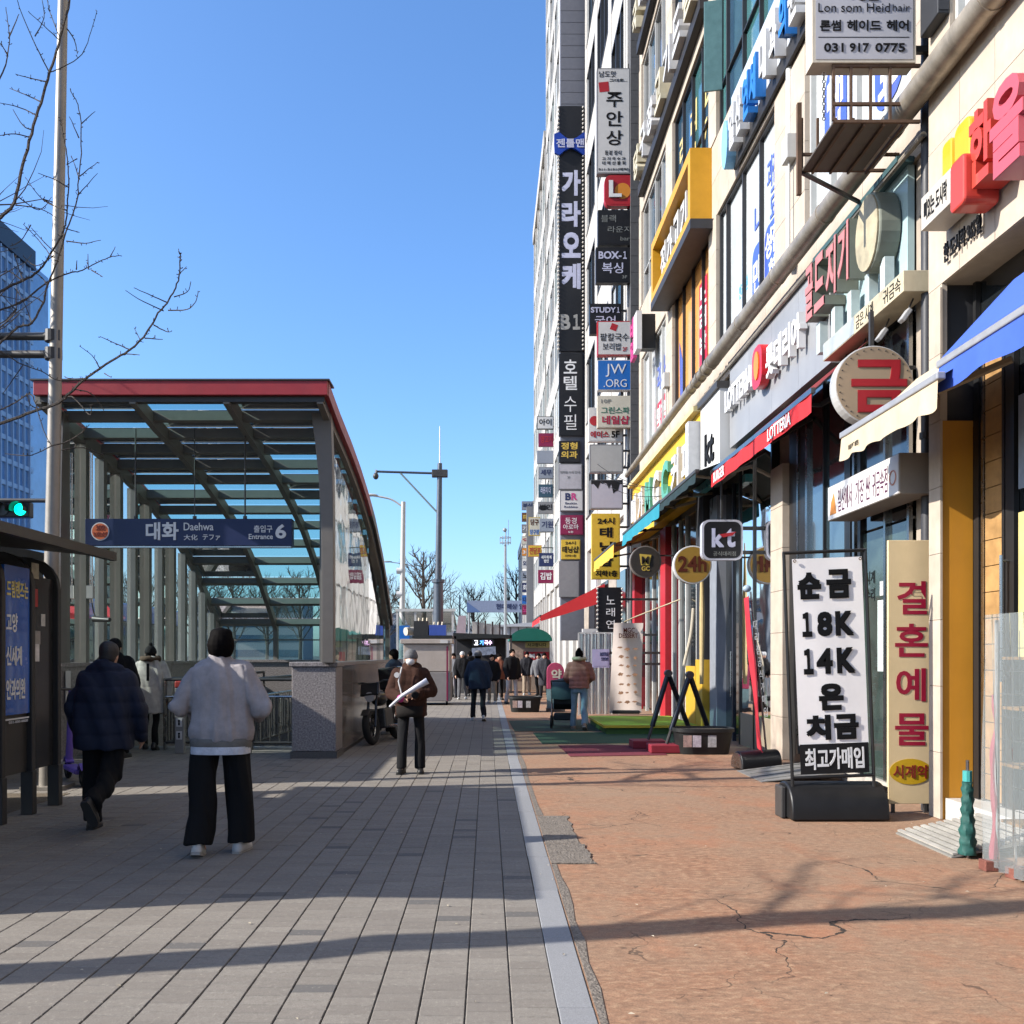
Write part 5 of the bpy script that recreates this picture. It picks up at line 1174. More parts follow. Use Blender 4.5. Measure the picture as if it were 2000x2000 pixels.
# phone shop door and further bays
front('shop_glass', GD, 15.9, 17.68, .1, 4.6)
for y in (15.93,16.5,17.1,17.66): front('frame', m('dark_blue_frame',(0.03,0.035,0.05),0.4), y-.035, y+.035, 0, 4.6, .06)
b = MB(); b.tube([(X1-.12,16.4,.8),(X1-.12,16.4,1.6)],.018,8); b.build('door_handle', INOX, b1, smooth=True)
front('pier_cover', m('pier_dark',(0.03,0.03,0.035),0.5), 17.7, 18.28, 1.45, 5.0, .3); front('pier_base', m('pier_yellow',(0.60,0.36,0.03),0.5,dirt=0.2), 17.7, 18.28, 0, 1.448, .32)
front('shutter_box', m('shutter_grey',(0.25,0.27,0.31),0.5), 17.05, 17.6, 0, 4.5, .2)
front('shop_glass', GD, 18.3, 21.88, .1, 4.6); front('brown_panel', m('brown_panel',(0.16,0.08,0.03),0.6,var=0.3), 18.6, 19.2, .2, 4.4, .06); front('yellow_panel', MATS['pier_yellow'], 19.3, 20.2, 0, 1.3, .10)
for y in (19.25, 20.3, 21.0, 21.8): front('frame', MULW, y-.05, y+.05, 0, 4.6, .08)
front('red_panel', m('red_pier',(0.45,0.02,0.03),0.45), 22.0, 22.65, 0, 4.6, .2); front('shop_glass', GD, 22.75, 26.3, .1, 4.6)
for y in (23.5, 24.4, 25.4): front('frame', MULW, y-.05, y+.05, 0, 4.6, .08)
front('red_panel', MATS['red_pier'], 26.3, 26.68, 0, 4.6, .25)
for y0 in (28.4, 32.6, 36.6):
    for k, mt_ in enumerate((GD, m('shop_lit_panel',(0.42,0.36,0.3),0.5,var=0.3,scale=3))):
        b = MB(); b.box(4.25, 4.296, y0+2*k, y0+2*k+1.9, .1, 4.2); b.build('shop_front', mt_, b2)
front('soffit_band', m('soffit_dark',(0.04,0.04,0.042),0.6), 9.57, 17.6, 4.62 if False else 5.12, 5.19, .02)
# ---- fascia signs farther along
s = fthing('white fascia sign with dark strokes beyond the burger sign', loc=(4.3,17,4.7))
b = MB(); b.box(4.14, X1-.02, 16.42, 17.9, 4.75, 6.3); b.build('panel', m('plain_white_panel',(0.66,0.66,0.65),0.4,var=0.04), s)
b = MB(); b.box(4.08, X1-.02, 16.40, 17.92, 6.3, 6.42); b.build('top_edge', STEELD, s)
text([('kt', 17.5, 16.8, 5.1, 5.7, .03)], BLACK, s, 4.138, 'W', depth=.02)
b = MB(); b.box(4.0, 4.14, 16.3, 17.9, 4.6, 4.74); b.build('cyan_strip', m('cyan_strip',(0.10,0.42,0.48),0.3,coat=0.4), s)
s = fthing('long yellow fascia with white and green letters above the dark awning', loc=(4.3,21,4.8))
b = MB(); b.box(4.16, X1-.02, 18.0, 26.4, 4.75, 6.3); b.build('panel', m('fascia_yellow',(0.72,0.44,0.02),0.4,var=0.08), s)
b = MB(); b.box(4.02, 4.42, 18.0, 26.4, 6.3, 6.4); b.build('top_edge', m('fascia_cream',(0.6,0.5,0.25),0.5), s)
for k, (cch, mt_) in enumerate((('메',W4),('가',W4),('M',m('letter_green',(0.10,0.35,0.25),0.4)),('G',W4),('C',MATS['letter_green']),('커',W4),('피',W4))):
    text([(cch, 25.9-1.12*k, 25.1-1.12*k, 5.0, 5.95, .04)], mt_, s, 4.155, 'W', depth=.12)
b = MB(); b.box(3.92, 4.15, 17.98, 18.25, 4.8, 6.1); b.build('end_box', W4, s)
# ---- awnings
def awning(label, y0, y1, xw, xf, zw, zf, cloth, val, vh=.22, bar_=INOX, under=None):
    t = thing('awning', label, 'awning', ((xw+xf)/2, (y0+y1)/2, zf))
    n = 14; rows = []
    for i in range(6):
        f = i/5; rows.append([(xw+(xf-xw)*f, y0+(y1-y0)*k/n, zw+(zf-zw)*f - .05*math.sin(math.pi*f) - .012*math.sin(k*2.1)*math.sin(math.pi*f)) for k in range(n+1)])
    b = MB(); vs = [p for r in rows for p in r]; b.add(vs, [(i*(n+1)+k, i*(n+1)+k+1, (i+1)*(n+1)+k+1, (i+1)*(n+1)+k) for i in range(5) for k in range(n)]); b.build('canopy', cloth, t, smooth=True)
    b = MB(); b.bar((xf,y0-.02,zf),(xf,y1+.02,zf),.07,.06); b.build('front_bar', bar_, t, bevel=.01)
    n = 40; b = MB(); rg = [[(xf-.02-.008*j+.014*math.sin(k*.9)*j, y0+(y1-y0)*k/n, zf-.03-vh*j-.012*math.sin(k*.7)*j) for k in range(n+1)] for j in (0,1)]; b.add(rg[0]+rg[1], [(k,k+1,n+2+k,n+1+k) for k in range(n)]); b.build('valance', val, t, smooth=True)
    for y in (y0+.25, y1-.25):
        e = ((xw+xf)/2-.08, y+(.45 if y < (y0+y1)/2 else -.45), (zw+zf)/2-.22)
        b = MB(); b.bar((xf+.02,y,zf-.03), e, .05,.04); b.build('fore_arm', m('awning_arm',(0.36,0.30,0.22),0.45), t, bevel=.008)
        b = MB(); b.bar(e, (xw-.02,y,zw-.35), .055,.05); b.build('rear_arm', MATS['awning_arm'], t, bevel=.008)
        b = MB(); b.cyl(e, .045, .07, 'Z', 12); b.build('elbow', STEELD, t)
    return t
CANV = m('cream_canvas', (0.60,0.49,0.34), 0.8, var=0.1, scale=4, dirt=0.15); BLUC = m('blue_canvas', (0.05,0.12,0.55), 0.75, var=0.08)
GREYBAR = m('awning_bar_grey', (0.45,0.45,0.46), 0.4, metal=0.4)
aw = awning('cream canvas awning with dirty valance left of the orange pillar', 7.12, 9.06, 4.22, 3.5, 4.25, 3.69, CANV, CANV, .22, GREYBAR)
text([('010-917-0775', 8.85, 8.62, 3.50, 3.55, .0)], BLACK, aw, 3.468, 'W', depth=.003)
aw = awning('blue edged cream awning at the right edge of the picture', 3.2, 7.35, 4.22, 3.62, 4.5, 3.85, CANV, BLUC, .2, GREYBAR)
b = MB(); b.add([(4.2,3.2,4.53),(4.2,7.35,4.53),(3.62,7.35,3.9),(3.62,3.2,3.9)],[(0,1,2,3)]); b.build('top_cloth', BLUC, aw)
DKC = m('black_teal_canvas', (0.012,0.03,0.032), 0.7, var=0.15); TEALC = m('teal_canvas', (0.02,0.25,0.33), 0.6, var=0.1); ORC = m('orange_canvas', (0.62,0.24,0.03), 0.7, var=0.1); YEC = m('yellow_canvas', (0.75,0.45,0.05), 0.7)
awning('black awning of the phone shop', 14.95, 18.0, 4.38, 3.4, 5.0, 4.52, DKC, DKC, .14, STEELD)
awning('dark awning with bright teal valance', 18.1, 23.0, 4.38, 3.4, 5.0, 4.55, DKC, TEALC, .26, STEELD)
awning('orange awning with a bright yellow edge', 23.2, 27.4, 4.38, 3.2, 4.9, 4.35, ORC, YEC, .3, STEELD)
aw = awning('sloping red awning farther down the row', 33.0, 38.5, 4.2, 1.9, 4.1, 2.95, RAW, RAW, .2, STEELD)
b = MB(); b.add([(4.2,32.98,4.1),(1.9,32.98,2.95),(1.9,32.98,2.75),(2.6,32.98,2.95),(4.2,32.98,3.45)],[(0,1,2,3,4)]); b.build('side_flap', RAW, aw)
# ---- hanging round and square signs
Y = 15.0
s = psign('black rounded square sign with pale two letter logo', (1371,1451,1015,1094), Y, SBK, [('k',1390,1414,1032,1069,LILAC,.05),('t',1417,1436,1032,1069,LILAC,.05),('공식대리점',1393,1437,1077,1086,GREYL,.0)], case=m('lilac_white_case',(0.5,0.5,0.56),0.35), depth=.14, name='phone_shop_sign', rounded=14)
b = MB(); b.prism([(gx(1404,Y),gz(1044,Y)),(gx(1437,Y),gz(1039,Y)),(gx(1430,Y),gz(1046,Y)),(gx(1412,Y),gz(1050,Y))],(Y-.03,Y-.012),'Y'); b.build('red_stroke', SRD, s)
b = MB(); b.bar((gx(1411,Y),Y+.07,gz(1015,Y)),(gx(1411,Y),Y+.07,4.5),.03); b.build('hanger', STEELD, s)
def disc_sign(label, px, py, r, Y, face, rim, texts, d=.14):
    c = P(px, py, Y); rr = r*Y/F
    t = thing('round_sign', label, 'sign', (c.x, Y, c.z-rr))
    b = MB(); b.cyl((c.x,Y+d/2,c.z), rr, d, 'Y', 40); b.build('case', rim, t, bevel=.008)
    b = MB(); b.cyl((c.x,Y-.003,c.z), rr*.93, .006, 'Y', 40); b.build('face', face, t)
    by = {}
    for s_ in texts: by.setdefault(s_[5], []).append(T(s_[0],s_[1],s_[2],s_[3],s_[4],Y,s_[6]))
    for k, it in by.items(): text(it, k, t, Y-.007)
    b = MB(); b.bar((c.x+rr*.8,Y+d/2,c.z+rr*.4),(4.44,Y+d/2,c.z+rr*.4),.03); b.build('bracket', STEELD, t)
    return t
disc_sign('round mustard sign reading 24h beside the black square sign', 1353, 1103, 37.5, 16.5, m('mustard_face',(0.30,0.17,0.02),0.5), SWH, [('24h',1324,1380,1086,1117,BROWNL,.035)])
s = disc_sign('round brown coffee sign with a yellow cup', 1261, 1097, 31, 20.5, m('coffee_brown',(0.045,0.035,0.028),0.5), m('coffee_rim',(0.2,0.17,0.15),0.5), [('GC',1253,1269,1106,1115,GOLD,.03)])
Y = 20.5; b = MB(); b.prism([(gx(1249,Y),gz(1082,Y)),(gx(1272,Y),gz(1084,Y)),(gx(1268,Y),gz(1104,Y)),(gx(1252,Y),gz(1104,Y))],(Y-.02,Y-.008),'Y'); cpp = b.build('cup', GOLD, s)
text([T('M',1253,1267,1087,1102,Y,.03)], m('coffee_dark_letter',(0.03,0.02,0.015),0.5), cpp, Y-.021)
Y = 24.0
s = psign('black vertical singing room sign with white lettering', (1168,1214,1147,1263), Y, SBK, vt('노래연습', 1184, 1201, 1160, 1255, WHITE, .0, .3), case=SBK, name='vertical_sign', depth=.18)
b = MB(); b.sph((0,0,0),.03,nu=6,nv=4); bme = b.mesh('bulb', MATS['bulb_white'])
for px in (1167,1215):
    for k in range(14): o = link('bulb', bme, s); o.location = ROOTM[s.name].inverted() @ Vector((gx(px,Y),Y-.01,gz(1150+8.4*k,Y)))
psign('white wall sign with navy cloud logo left of the black singing sign', (1138,1168,1228,1263), 26.0, SWH, [('C',1153,1166,1234,1244,SNV,.02),('파이',1144,1164,1248,1254,SNV,0)], case=SWH, name='wall_sign')
psign('lilac bottle poster beside the dessert banner', (1157,1190,1268,1304), 23.0, m('poster_lilac',(0.45,0.42,0.62),0.5), [('BOTTLE',1172,1188,1274,1281,SNV,.02),('STOP',1174,1188,1284,1290,SNV,.02)], case=MATS['poster_lilac'], depth=.03, name='poster_board')
# ---- 18K standing sign
ROT = Matrix.Rotation(R(-2.2), 4, 'Y')
ss = thing('standing_sign', 'tall white standing sign with bold black price lettering and black roll base', 'sign', (3.24, 8.72, 0))
Mi = ROOTM[ss.name]
b = MB(); n = 14; rg = []
for x in (2.80, 3.70): rg.append([(x, 8.72-.26*math.cos(math.pi*k/n)*1.0, .01+.33*math.sin(math.pi*k/n)**.7) for k in range(n+1)])
b.loft(rg); b.build('roll_base', m('black_rubber_base',(0.014,0.014,0.015),0.42,var=0.2,scale=5), ss, smooth=True, bevel=.015)
for x in (2.772, 3.728):
    b = MB(); b.box(x-.022,x+.022,8.62,8.82,0.005,.3); b.build('end_bracket', STEELD, ss, bevel=.01)
def skw(p): return Mi @ (ROT @ (Mi.inverted() @ p))
def sb(name, mt_, fn, **k):
    b = MB(); fn(b); b.v = [tuple(skw(Vector(p))) for p in b.v]; return b.build(name, mt_, ss, **k)
FY = 8.60
for x in (2.86, 3.62): sb('frame_post', FRB, lambda b: b.tube([(x,FY,.25),(x,FY,2.50)],.016,8), smooth=True)
sb('frame_top', FRB, lambda b: b.tube([(2.85,FY,2.50),(3.63,FY,2.50)],.016,8), smooth=True)
sb('frame_foot', FRB, lambda b: b.tube([(2.85,FY,.40),(3.63,FY,.40)],.016,8), smooth=True)
BAN = m('banner_white', (1.05,1.0,0.97), 0.6, var=0.04)
def bulge(b):
    nx, nz = 8, 16; vs = []
    for j in range(nz+1):
        for i in range(nx+1):
            u, v = i/nx, j/nz; vs.append((2.93+.65*u, FY-.012-.004*math.sin(math.pi*u)*math.sin(math.pi*v)+.002*math.sin(7*u+4*v), .70+1.74*v))
    b.add(vs, [(j*(nx+1)+i, j*(nx+1)+i+1, (j+1)*(nx+1)+i+1, (j+1)*(nx+1)+i) for j in range(nz) for i in range(nx)])
sb('banner', BAN, bulge, smooth=True)
sb('black_strip', SBK, lambda b: b.box(2.935,3.575,FY-.018,FY-.0165,.43,.71))
sk = skw
def st(s_, x0, x1, z0, z1, mt_, bold): text([(s_, x0, x1, z0, z1, bold)], mt_, ss, FY-.019, depth=.003, skew=sk)
GHO = m('ghost_grey_print', (0.38,0.36,0.36), 0.6)
for s_, x0, x1, z0, z1 in (('순',2.97,3.19,2.06,2.31),('금',3.24,3.47,2.06,2.33),('１',3.00,3.09,1.71,1.94),('8',3.14,3.28,1.71,1.94),('K',3.31,3.48,1.71,1.94),('１',3.00,3.09,1.36,1.60),('4',3.12,3.27,1.36,1.60),('K',3.31,3.48,1.36,1.60),('은',3.13,3.36,1.02,1.27),('치',3.00,3.23,.745,.98),('금',3.26,3.49,.745,.98)):
    st(s_, x0, x1, z0, z1, BLACK, .065)
st('최고가매입', 2.98, 3.53, .47, .67, WHITE, .03)
for x, z in ((2.95,2.42),(3.56,2.42)): sb('grommet', RUST, lambda b: b.ring((x,FY-.03,z),.012,.004,'Y',10,4))
# ---- wedding gift board against the pillar
wb = thing('leaning_board', 'tall tan wedding jewellery board leaning beside the cream pillar', 'sign', (4.1, 8.98, 0))
TAN = m('tan_board', (0.80,0.62,0.36), 0.5, var=0.06, dirt=0.05); Y = 8.95
b = MB(); b.box(gx(1735,Y), gx(1817,Y), Y, Y+.035, gz(1570,Y), gz(1055,Y)); b.build('panel', TAN, wb, bevel=.004)
for px in (1742, 1805):
    b = MB(); b.box(gx(px,Y), gx(px+6,Y), Y, Y+.03, 0.0, gz(1570,Y)); b.build('foot', STEELD, wb)
text([T(c_,x0,x1,y0,y1,Y,.02) for c_,x0,x1,y0,y1 in (('결',1752,1810,1135,1200),('혼',1748,1812,1218,1283),('예',1750,1808,1305,1370),('물',1748,1813,1393,1456))], m('crimson_lettering',(0.36,0.008,0.04),0.5), wb, Y-.001, depth=.003)
c = P(1778,1507,Y); b = MB(); b.prism([(c.x+.205*math.cos(R(a)), c.z+.125*math.sin(R(a))) for a in range(0,360,12)], (Y-.005,Y-.001), 'Y'); el = b.build('yellow_oval', m('oval_yellow',(0.62,0.38,0.01),0.5), wb)
text([T('시계약',1744,1812,1494,1520,Y,.02)], DKRED, el, Y-.006)
# ---- ramp, mat plates
rp = thing('ramp_plate', 'ribbed pale metal ramp plate in front of the white step', 'ramp', (3.85, 7.4, 0))
b = MB(); b.prism([(3.5,.012),(4.25,.17),(4.25,.14),(3.5,.0)],(6.95,7.9),'Y'); b.build('plate', m('ramp_grey',(0.34,0.33,0.30),0.5,metal=.3,var=.2), rp)
RIB = m('ramp_rib',(0.52,0.50,0.45),0.5,metal=.2,var=.25,dirt=.3)
for k in range(11):
    x = 3.53+.066*k; z = .014+(x-3.5)/.75*.158; b = MB(); b.obox((x,7.425,z+.012),(.036,.94,.014),Matrix.Rotation(R(-11.6),3,'Y')); b.build('rib', RIB, rp)
rp = thing('ramp_plate', 'worn grey metal threshold plate behind the standing sign', 'ramp', (3.6, 11.8, 0))
b = MB(); b.prism([(3.3,.006),(4.3,.13),(4.3,.10),(3.3,.0)],(11.1,12.2),'Y'); b.build('plate', m('plate_worn',(0.30,0.29,0.27),0.5,metal=.3,var=.3,dirt=.3), rp)
for k in range(4):
    b = MB(); y = 11.25+.27*k; b.prism([(3.36,.02),(4.25,.136),(4.25,.126),(3.36,.01)],(y,y+.02),'Y'); b.build('rib', MATS['plate_worn'], rp)
# ---- red narrow banner on its weighted foot
rb = thing('banner_stand', 'narrow red roll banner tilted on a black weighted foot', 'banner', (3.5, 12.4, 0))
b = MB(); vs = []
nz = 12
for j in range(nz+1):
    v = j/nz
    for i in range(3):
        a = gx(1499-30*v-4*0,12.6) if i == 2 else gx(1479-26*v + (10 if i == 1 else 0),12.6); vs.append((a, 12.35+.35*i+.04*math.sin(9*v+i), .22+ (gz(1165,12.6)-.22)*v))
b.add(vs, [(j*3+i, j*3+i+1, (j+1)*3+i+1, (j+1)*3+i) for j in range(nz) for i in range(2)]); b.build('cloth', m('banner_red',(0.60,0.03,0.05),0.6,var=.12,scale=3), rb, smooth=True)
b = MB(); b.tube([(gx(1500,12.7),12.75,.12),(gx(1468,12.7),12.75,gz(1155,12.7))],.014,8); b.build('pole', INOX, rb, smooth=True)
b = MB(); b.sph((gx(1461,12.7),12.75,gz(1152,12.7)+.02),.06,.05,.05); b.build('pole_head', m('pale_blue_cap',(0.35,0.45,0.55),0.4), rb, smooth='all')
b = MB(); rg = []
for q in range(9):
    f = q/8; rg.append([(3.36+.62*f+.03*math.cos(a), 12.4+.30*f-.17*math.cos(a), .01+.23*math.sin(a)**.7) for a in [math.pi*k/14 for k in range(15)]])
b.loft(rg); b.build('weight_bag', m('black_weight',(0.02,0.02,0.022),0.5,var=.2), rb, smooth=True, bevel=.012)
b = MB(); b.loft([[(3.345+o_+.03*math.cos(a), 12.395-.15*math.cos(a), .02+.20*math.sin(a)**.7) for a in [math.pi*k/14 for k in range(15)]] for o_ in (0,.02)]); b.build('end_disc', INOX, rb, smooth=True)
text([(c_, gx(1466.5+2.9*k-1.5,12.45), gx(1472.5+2.9*k,12.45), gz(1230+24*k,12.45), gz(1212+24*k,12.45), .0) for k, c_ in enumerate('대리점공식가매입')], WHITE, rb, 12.3, depth=.003)
bd = [(gx(1479-26*v+5,12.55), gx(1484-26*v+8,12.55), gz(1465-300*v,12.5)) for v in np.linspace(.1,.9,8)]
# ---- clear vinyl stand at the right edge
vs_ = thing('vinyl_covered_rack', 'wire display rack wrapped in clear vinyl at the right edge', 'rack', (3.85, 6.2, 0))
for x in (3.62, 4.14):
    for y in (5.85, 6.55):
        b = MB(); b.tube([(x,y,.1),(x,y,1.78)],.014,6); b.build('leg', MULW, vs_)
for z in (.35,.75,1.15,1.5):
    b = MB(); b.box(3.64,4.12,5.87,6.53,z,z+.02); b.build('shelf', WOODP, vs_)
for k in range(9):
    b = MB(); b.tube([(3.63,5.87+.083*k,.2),(3.63,5.87+.083*k,1.7)],.003,4); b.build('wire', STEELD, vs_)
    b = MB(); b.tube([(3.63,5.86,.3+.16*k),(3.63,6.54,.3+.16*k)],.003,4); b.build('wire', STEELD, vs_)
    b = MB(); b.tube([(3.63+.06*k,5.86,.2),(3.63+.06*k,5.86,1.7)],.003,4); b.build('wire', STEELD, vs_)
random.seed(4)
for z in (.37,.77,1.17):
    for k in range(4):
        b = MB(); x = 3.70+.11*k; h = random.uniform(.12,.26); b.box(x,x+.085,5.95,6.3,z+.001,z+h); b.build('goods_box', m('goods_%d' % ((k+int(z*10)) % 5), [(0.55,0.5,0.4),(0.05,0.4,0.36),(0.5,0.12,0.08),(0.6,0.45,0.15),(0.5,0.5,0.52)][(k+int(z*10)) % 5], .5), vs_)
VINYL = glass('clear_vinyl', (0.78,0.78,0.80), 1.0, rough=.14, dens=.2, ior=1.4)
b = MB(); n = 26
def vpt(t, z):
    per = [(3.57,6.62),(3.57,5.78),(4.2,5.78)]
    L1, L2 = .84, .63; d_ = t*(L1+L2)
    p = (3.57, 6.62-d_) if d_ < L1 else (3.57+d_-L1, 5.78)
    w_ = .022*math.sin(t*47+1.5*z)*(1.2-z/1.9)+.010*math.sin(t*118+z*3)
    return (p[0]-w_ if d_ < L1 else p[0], p[1] if d_ < L1 else p[1]-w_, z)
zz = [.03,.3,.6,.9,1.2,1.5,1.82]
b.add([vpt(k/60,z) for z in zz for k in range(61)], [(j*61+k, j*61+k+1, (j+1)*61+k+1, (j+1)*61+k) for j in range(6) for k in range(60)]); b.build('vinyl_sheet', VINYL, vs_, smooth=True)
b = MB(); b.add([vpt(k/60,z) if z < 1.9 else (3.88,6.2,1.83) for z in (1.82,) for k in range(61)] + [(3.9,6.2,1.84)], [(k,k+1,61) for k in range(60)]); b.build('vinyl_top', VINYL, vs_, smooth=True)
b = MB(); b.tube(curve([(3.60,6.56,.08),(3.615,6.56,.4),(3.60,6.57,.75),(3.62,6.56,1.05),(3.60,6.57,1.25)]),[.026+.006*math.sin(k) - .0006*k for k in range(25)],7); b.build('red_strap', m('red_plastic',(0.55,0.06,0.10),0.5), vs_, smooth=True)
b = MB(); b.box(3.66,3.74,5.73,5.74,.6,1.2); b.build('paper_notice', SWH, vs_)
for i, (x, y) in enumerate(((3.52,6.56),(3.58,6.32))):
    bk = thing('brick_weight', ('left', 'right')[i] + ' one of two red bricks holding down the vinyl', 'brick', (x, y, 0), R(8*i), group='bricks holding down the vinyl')
    b = MB(); b.box(0,.2,-.05,.05,.0,.075); b.build('brick', m('red_brick',(0.24,0.085,0.06),0.85,var=.3,scale=20,bump=.4), bk, local=True, bevel=.006)
    b = MB(); b.cyl((.1,0,.0765),.015,.003,'Z',10); b.build('core_hole', STEELD, bk, local=True)
gn = thing('folded_parasol', 'closed green parasol standing beside the vinyl rack', 'parasol', (3.62, 6.95, 0))
GRN = m('green_net', (0.02,0.10,0.085), .6, var=.35, scale=30)
b = MB(); rg = []
for k in range(22):
    z = .03+.026*k; r = .052+.005*math.sin(k*2.1)-.0007*k + .006*(k<9)
    rg.append([(3.62+r*math.cos(a)*(1+.12*math.sin(5*a+k)), 6.95+r*math.sin(a)*(1+.12*math.sin(5*a+k)), z) for a in [2*math.pi*j/14 for j in range(14)]])
b.loft(rg); b.build('cloth', GRN, gn, smooth=True)
b = MB(); b.tube([(3.62,6.95,.58),(3.62,6.95,.66)],.034,10); b.build('collar', m('teal_plastic',(0.06,0.35,0.33),.4), gn); b = MB(); b.tube([(3.62,6.95,0),(3.62,6.95,.74)],.012,8); b.build('shaft', INOX, gn)
# ---- tubs, mats, platform, trestles
RUB = m('black_tub', (0.018,0.02,0.02), .55, var=.2, scale=6)
def tub(label, x, y, w, d, h, group='black display tubs'):
    t = thing('planter_tub', label, 'tub', (x,y,0), group=group)
    b = MB(); rg = []
    for z, s_ in ((0,.86),(.02,.88),(h-.06,1.0),(h-.055,1.06),(h,1.06),(h,.98),(h-.04,.96)):
        rg.append([(w/2*s_*math.copysign(abs(math.cos(a))**.6,math.cos(a)), d/2*s_*math.copysign(abs(math.sin(a))**.6,math.sin(a)), z) for a in [2*math.pi*j/40 for j in range(40)]])
    b.loft(rg); b.build('body', RUB, t, smooth=True, local=True)
    b = MB(); b.add([(w/2*.95*math.copysign(abs(math.cos(a))**.6,math.cos(a)), d/2*.95*math.copysign(abs(math.sin(a))**.6,math.sin(a)), h-.03) for a in [2*math.pi*j/40 for j in range(40)]], [tuple(range(40))]); b.build('soil', EARTH, t, local=True)
    for i, (u, c_) in enumerate(((-.40,(0.5,0.35,0.3)),(-.24,(0.6,0.55,0.6)),(.02,(0.45,0.45,0.45)))):
        b = MB(); b.box(u*w, u*w+.13*w*1.1, -d/2*.965-.006, -d/2*.965, h*.3, h*.75); b.build('sticker', m('tub_sticker_%d' % i, c_, .5, var=.4, scale=25), t, local=True)
    return t
tub('large black tub with photo stickers in front of the trestles', gx(1376,14.3), 14.45, .90, .62, .40)
tub('black tub with white stickers farther down the pavement', gx(1026,24.8), 25.0, .86, .6, .42)
def mat_(name, label, poly, mt_, z=.008):
    b = MB(); b.prism(poly, (.002, z), 'Z'); o = b.build(name, mt_); tag(o, label, 'mat'); return o
mat_('floor_mat', 'wide faded green mat across the paving before the shops', [(.95,15.9),(3.6,16.1),(3.7,18.3),(.9,18.2)], m('green_mat',(0.035,0.09,0.045),.95,var=.3,scale=30))
mat_('floor_mat', 'dark green grass mat beyond the wide mat', [(.55,18.5),(2.3,18.6),(2.3,21.8),(.5,21.5)], m('dark_green_mat',(0.045,0.065,0.04),.95,var=.35,scale=30))
mat_('floor_mat', 'dark red mat in front of the trestles', [(1.25,13.9),(2.75,14.1),(2.85,15.7),(1.2,15.6)], m('dark_red_mat',(0.16,0.02,0.035),.95,var=.25,scale=30), .009)
pf = thing('deck_platform', 'low lime green topped platform with yellow edge', 'platform', (3.1,19,0))
b = MB(); b.box(2.3,4.05,17.85,20.6,.0,.15); b.build('base', m('platform_green',(0.06,0.14,0.03),.7,var=.2), pf)
b = MB(); b.box(2.26,4.08,17.8,20.65,.152,.175); b.build('top', m('lime_carpet',(0.30,0.42,0.03),.9,var=.25,scale=30), pf)
b = MB(); b.box(2.24,4.09,17.78,17.798,.13,.178); b.box(2.24,2.258,17.8,20.66,.13,.178); b.build('yellow_edge', m('edge_yellow',(0.6,0.42,0.03),.6), pf)
for i, (pa, f1, f2) in enumerate((((1305,1315),(1266,1432),(1356,1418)), ((1347,1318),(1302,1448),(1395,1420)))):
    YY = 15.2 - .7*i
    t = thing('awning_trestle', ('left hand black steel trestle on a dark red block', 'right hand black steel trestle on a dark red block')[i], 'trestle', (gx(pa[0],YY), YY, 0), group='black steel trestles')
    a = P(pa[0], pa[1], YY)
    for f_, dy in ((f1, 0), (f2, .8)):
        z = .14 if dy == 0 else .02
        y_ = YY + dy; q = Vector((gx(f_[0], y_), y_, z))
        b = MB(); b.tube([q, q.lerp(a,.25)],.026,8); b.build('foot', STEELD, t, smooth=True); b = MB(); b.tube([q.lerp(a,.2), a],.042,10); b.build('leg', m('blue_black_steel',(0.015,0.02,0.035),.3,metal=.3,var=.1), t, smooth=True)
    b = MB(); b.cyl(a,.06,.12,'Y',12); b.build('hinge', STEELD, t)
    q = P(f1[0], f1[1]+12, YY); b = MB(); b.box(q.x-.28,q.x+.28,YY-.2,YY+.25,.012,.135); b.build('block', m('red_block',(0.26,0.02,0.035),.6,var=.15), t, bevel=.01)
# ---- dessert banner
Y = 21.4
ds = thing('banner_stand', 'tall pale pink dessert menu banner on the green platform', 'banner', (gx(1222,Y), Y, .18))
b = MB(); nx, nz = 8, 14; vs = []
for j in range(nz+1):
    for i in range(nx+1):
        u, v = i/nx, j/nz; vs.append((gx(1190+ (8*v) + 62*u - 4*u*v,Y), Y+.05*math.sin(5*u+4*v)-.05*v, gz(1392,Y)+(gz(1217,Y)-gz(1392,Y))*v))
b.add(vs, [(j*9+i, j*9+i+1, (j+1)*9+i+1, (j+1)*9+i) for j in range(nz) for i in range(nx)]); b.build('cloth', m('dessert_cloth',(0.9,0.76,0.68),.7,var=.08), ds, smooth=True)
text([T('MGC',1218,1240,1226,1236,Y-.15,.01),T('DESSERT',1209,1246,1237,1246,Y-.15,.02)], BROWNL, ds, Y-.13)
FOOD = m('food_print',(0.55,0.30,0.18),.6,var=.5,scale=12)
for j in range(7):
    for i in range(3):
        c = P(1212+14*i+random.uniform(-2,2), 1266+17.5*j+random.uniform(-2,2), Y-.14); b = MB(); b.prism([(c.x+(.038+.02*((i*j) % 3 == 0))*math.cos(R(a))*(1+.3*math.sin(3*a+i)), c.z+(.022+.015*((i+j) % 2))*math.sin(R(a))*(1+.3*math.cos(2*a+j))) for a in range(0,360,30)], (c.y-.003,c.y), 'Y'); b.build('food_picture', FOOD, ds)
b = MB(); b.tube([(gx(1220,Y),Y+.08,.18),(gx(1220,Y),Y+.08,gz(1212,Y))],.015,6); b.build('pole', STEELD, ds); b = MB(); b.box(gx(1195,Y),gx(1248,Y),Y-.15,Y+.25,.178,.26); b.build('base', RUB, ds, bevel=.02)
b = MB(); b.tube([(gx(1218,Y),Y-.1,gz(1215,Y)),(gx(1240,Y),Y-.1,gz(1205,Y)),(4.3,Y-.9,gz(1175,Y))],.018,6); b.build('tie_pole', m('bamboo',(0.45,0.36,0.22),.6), ds, smooth=True)
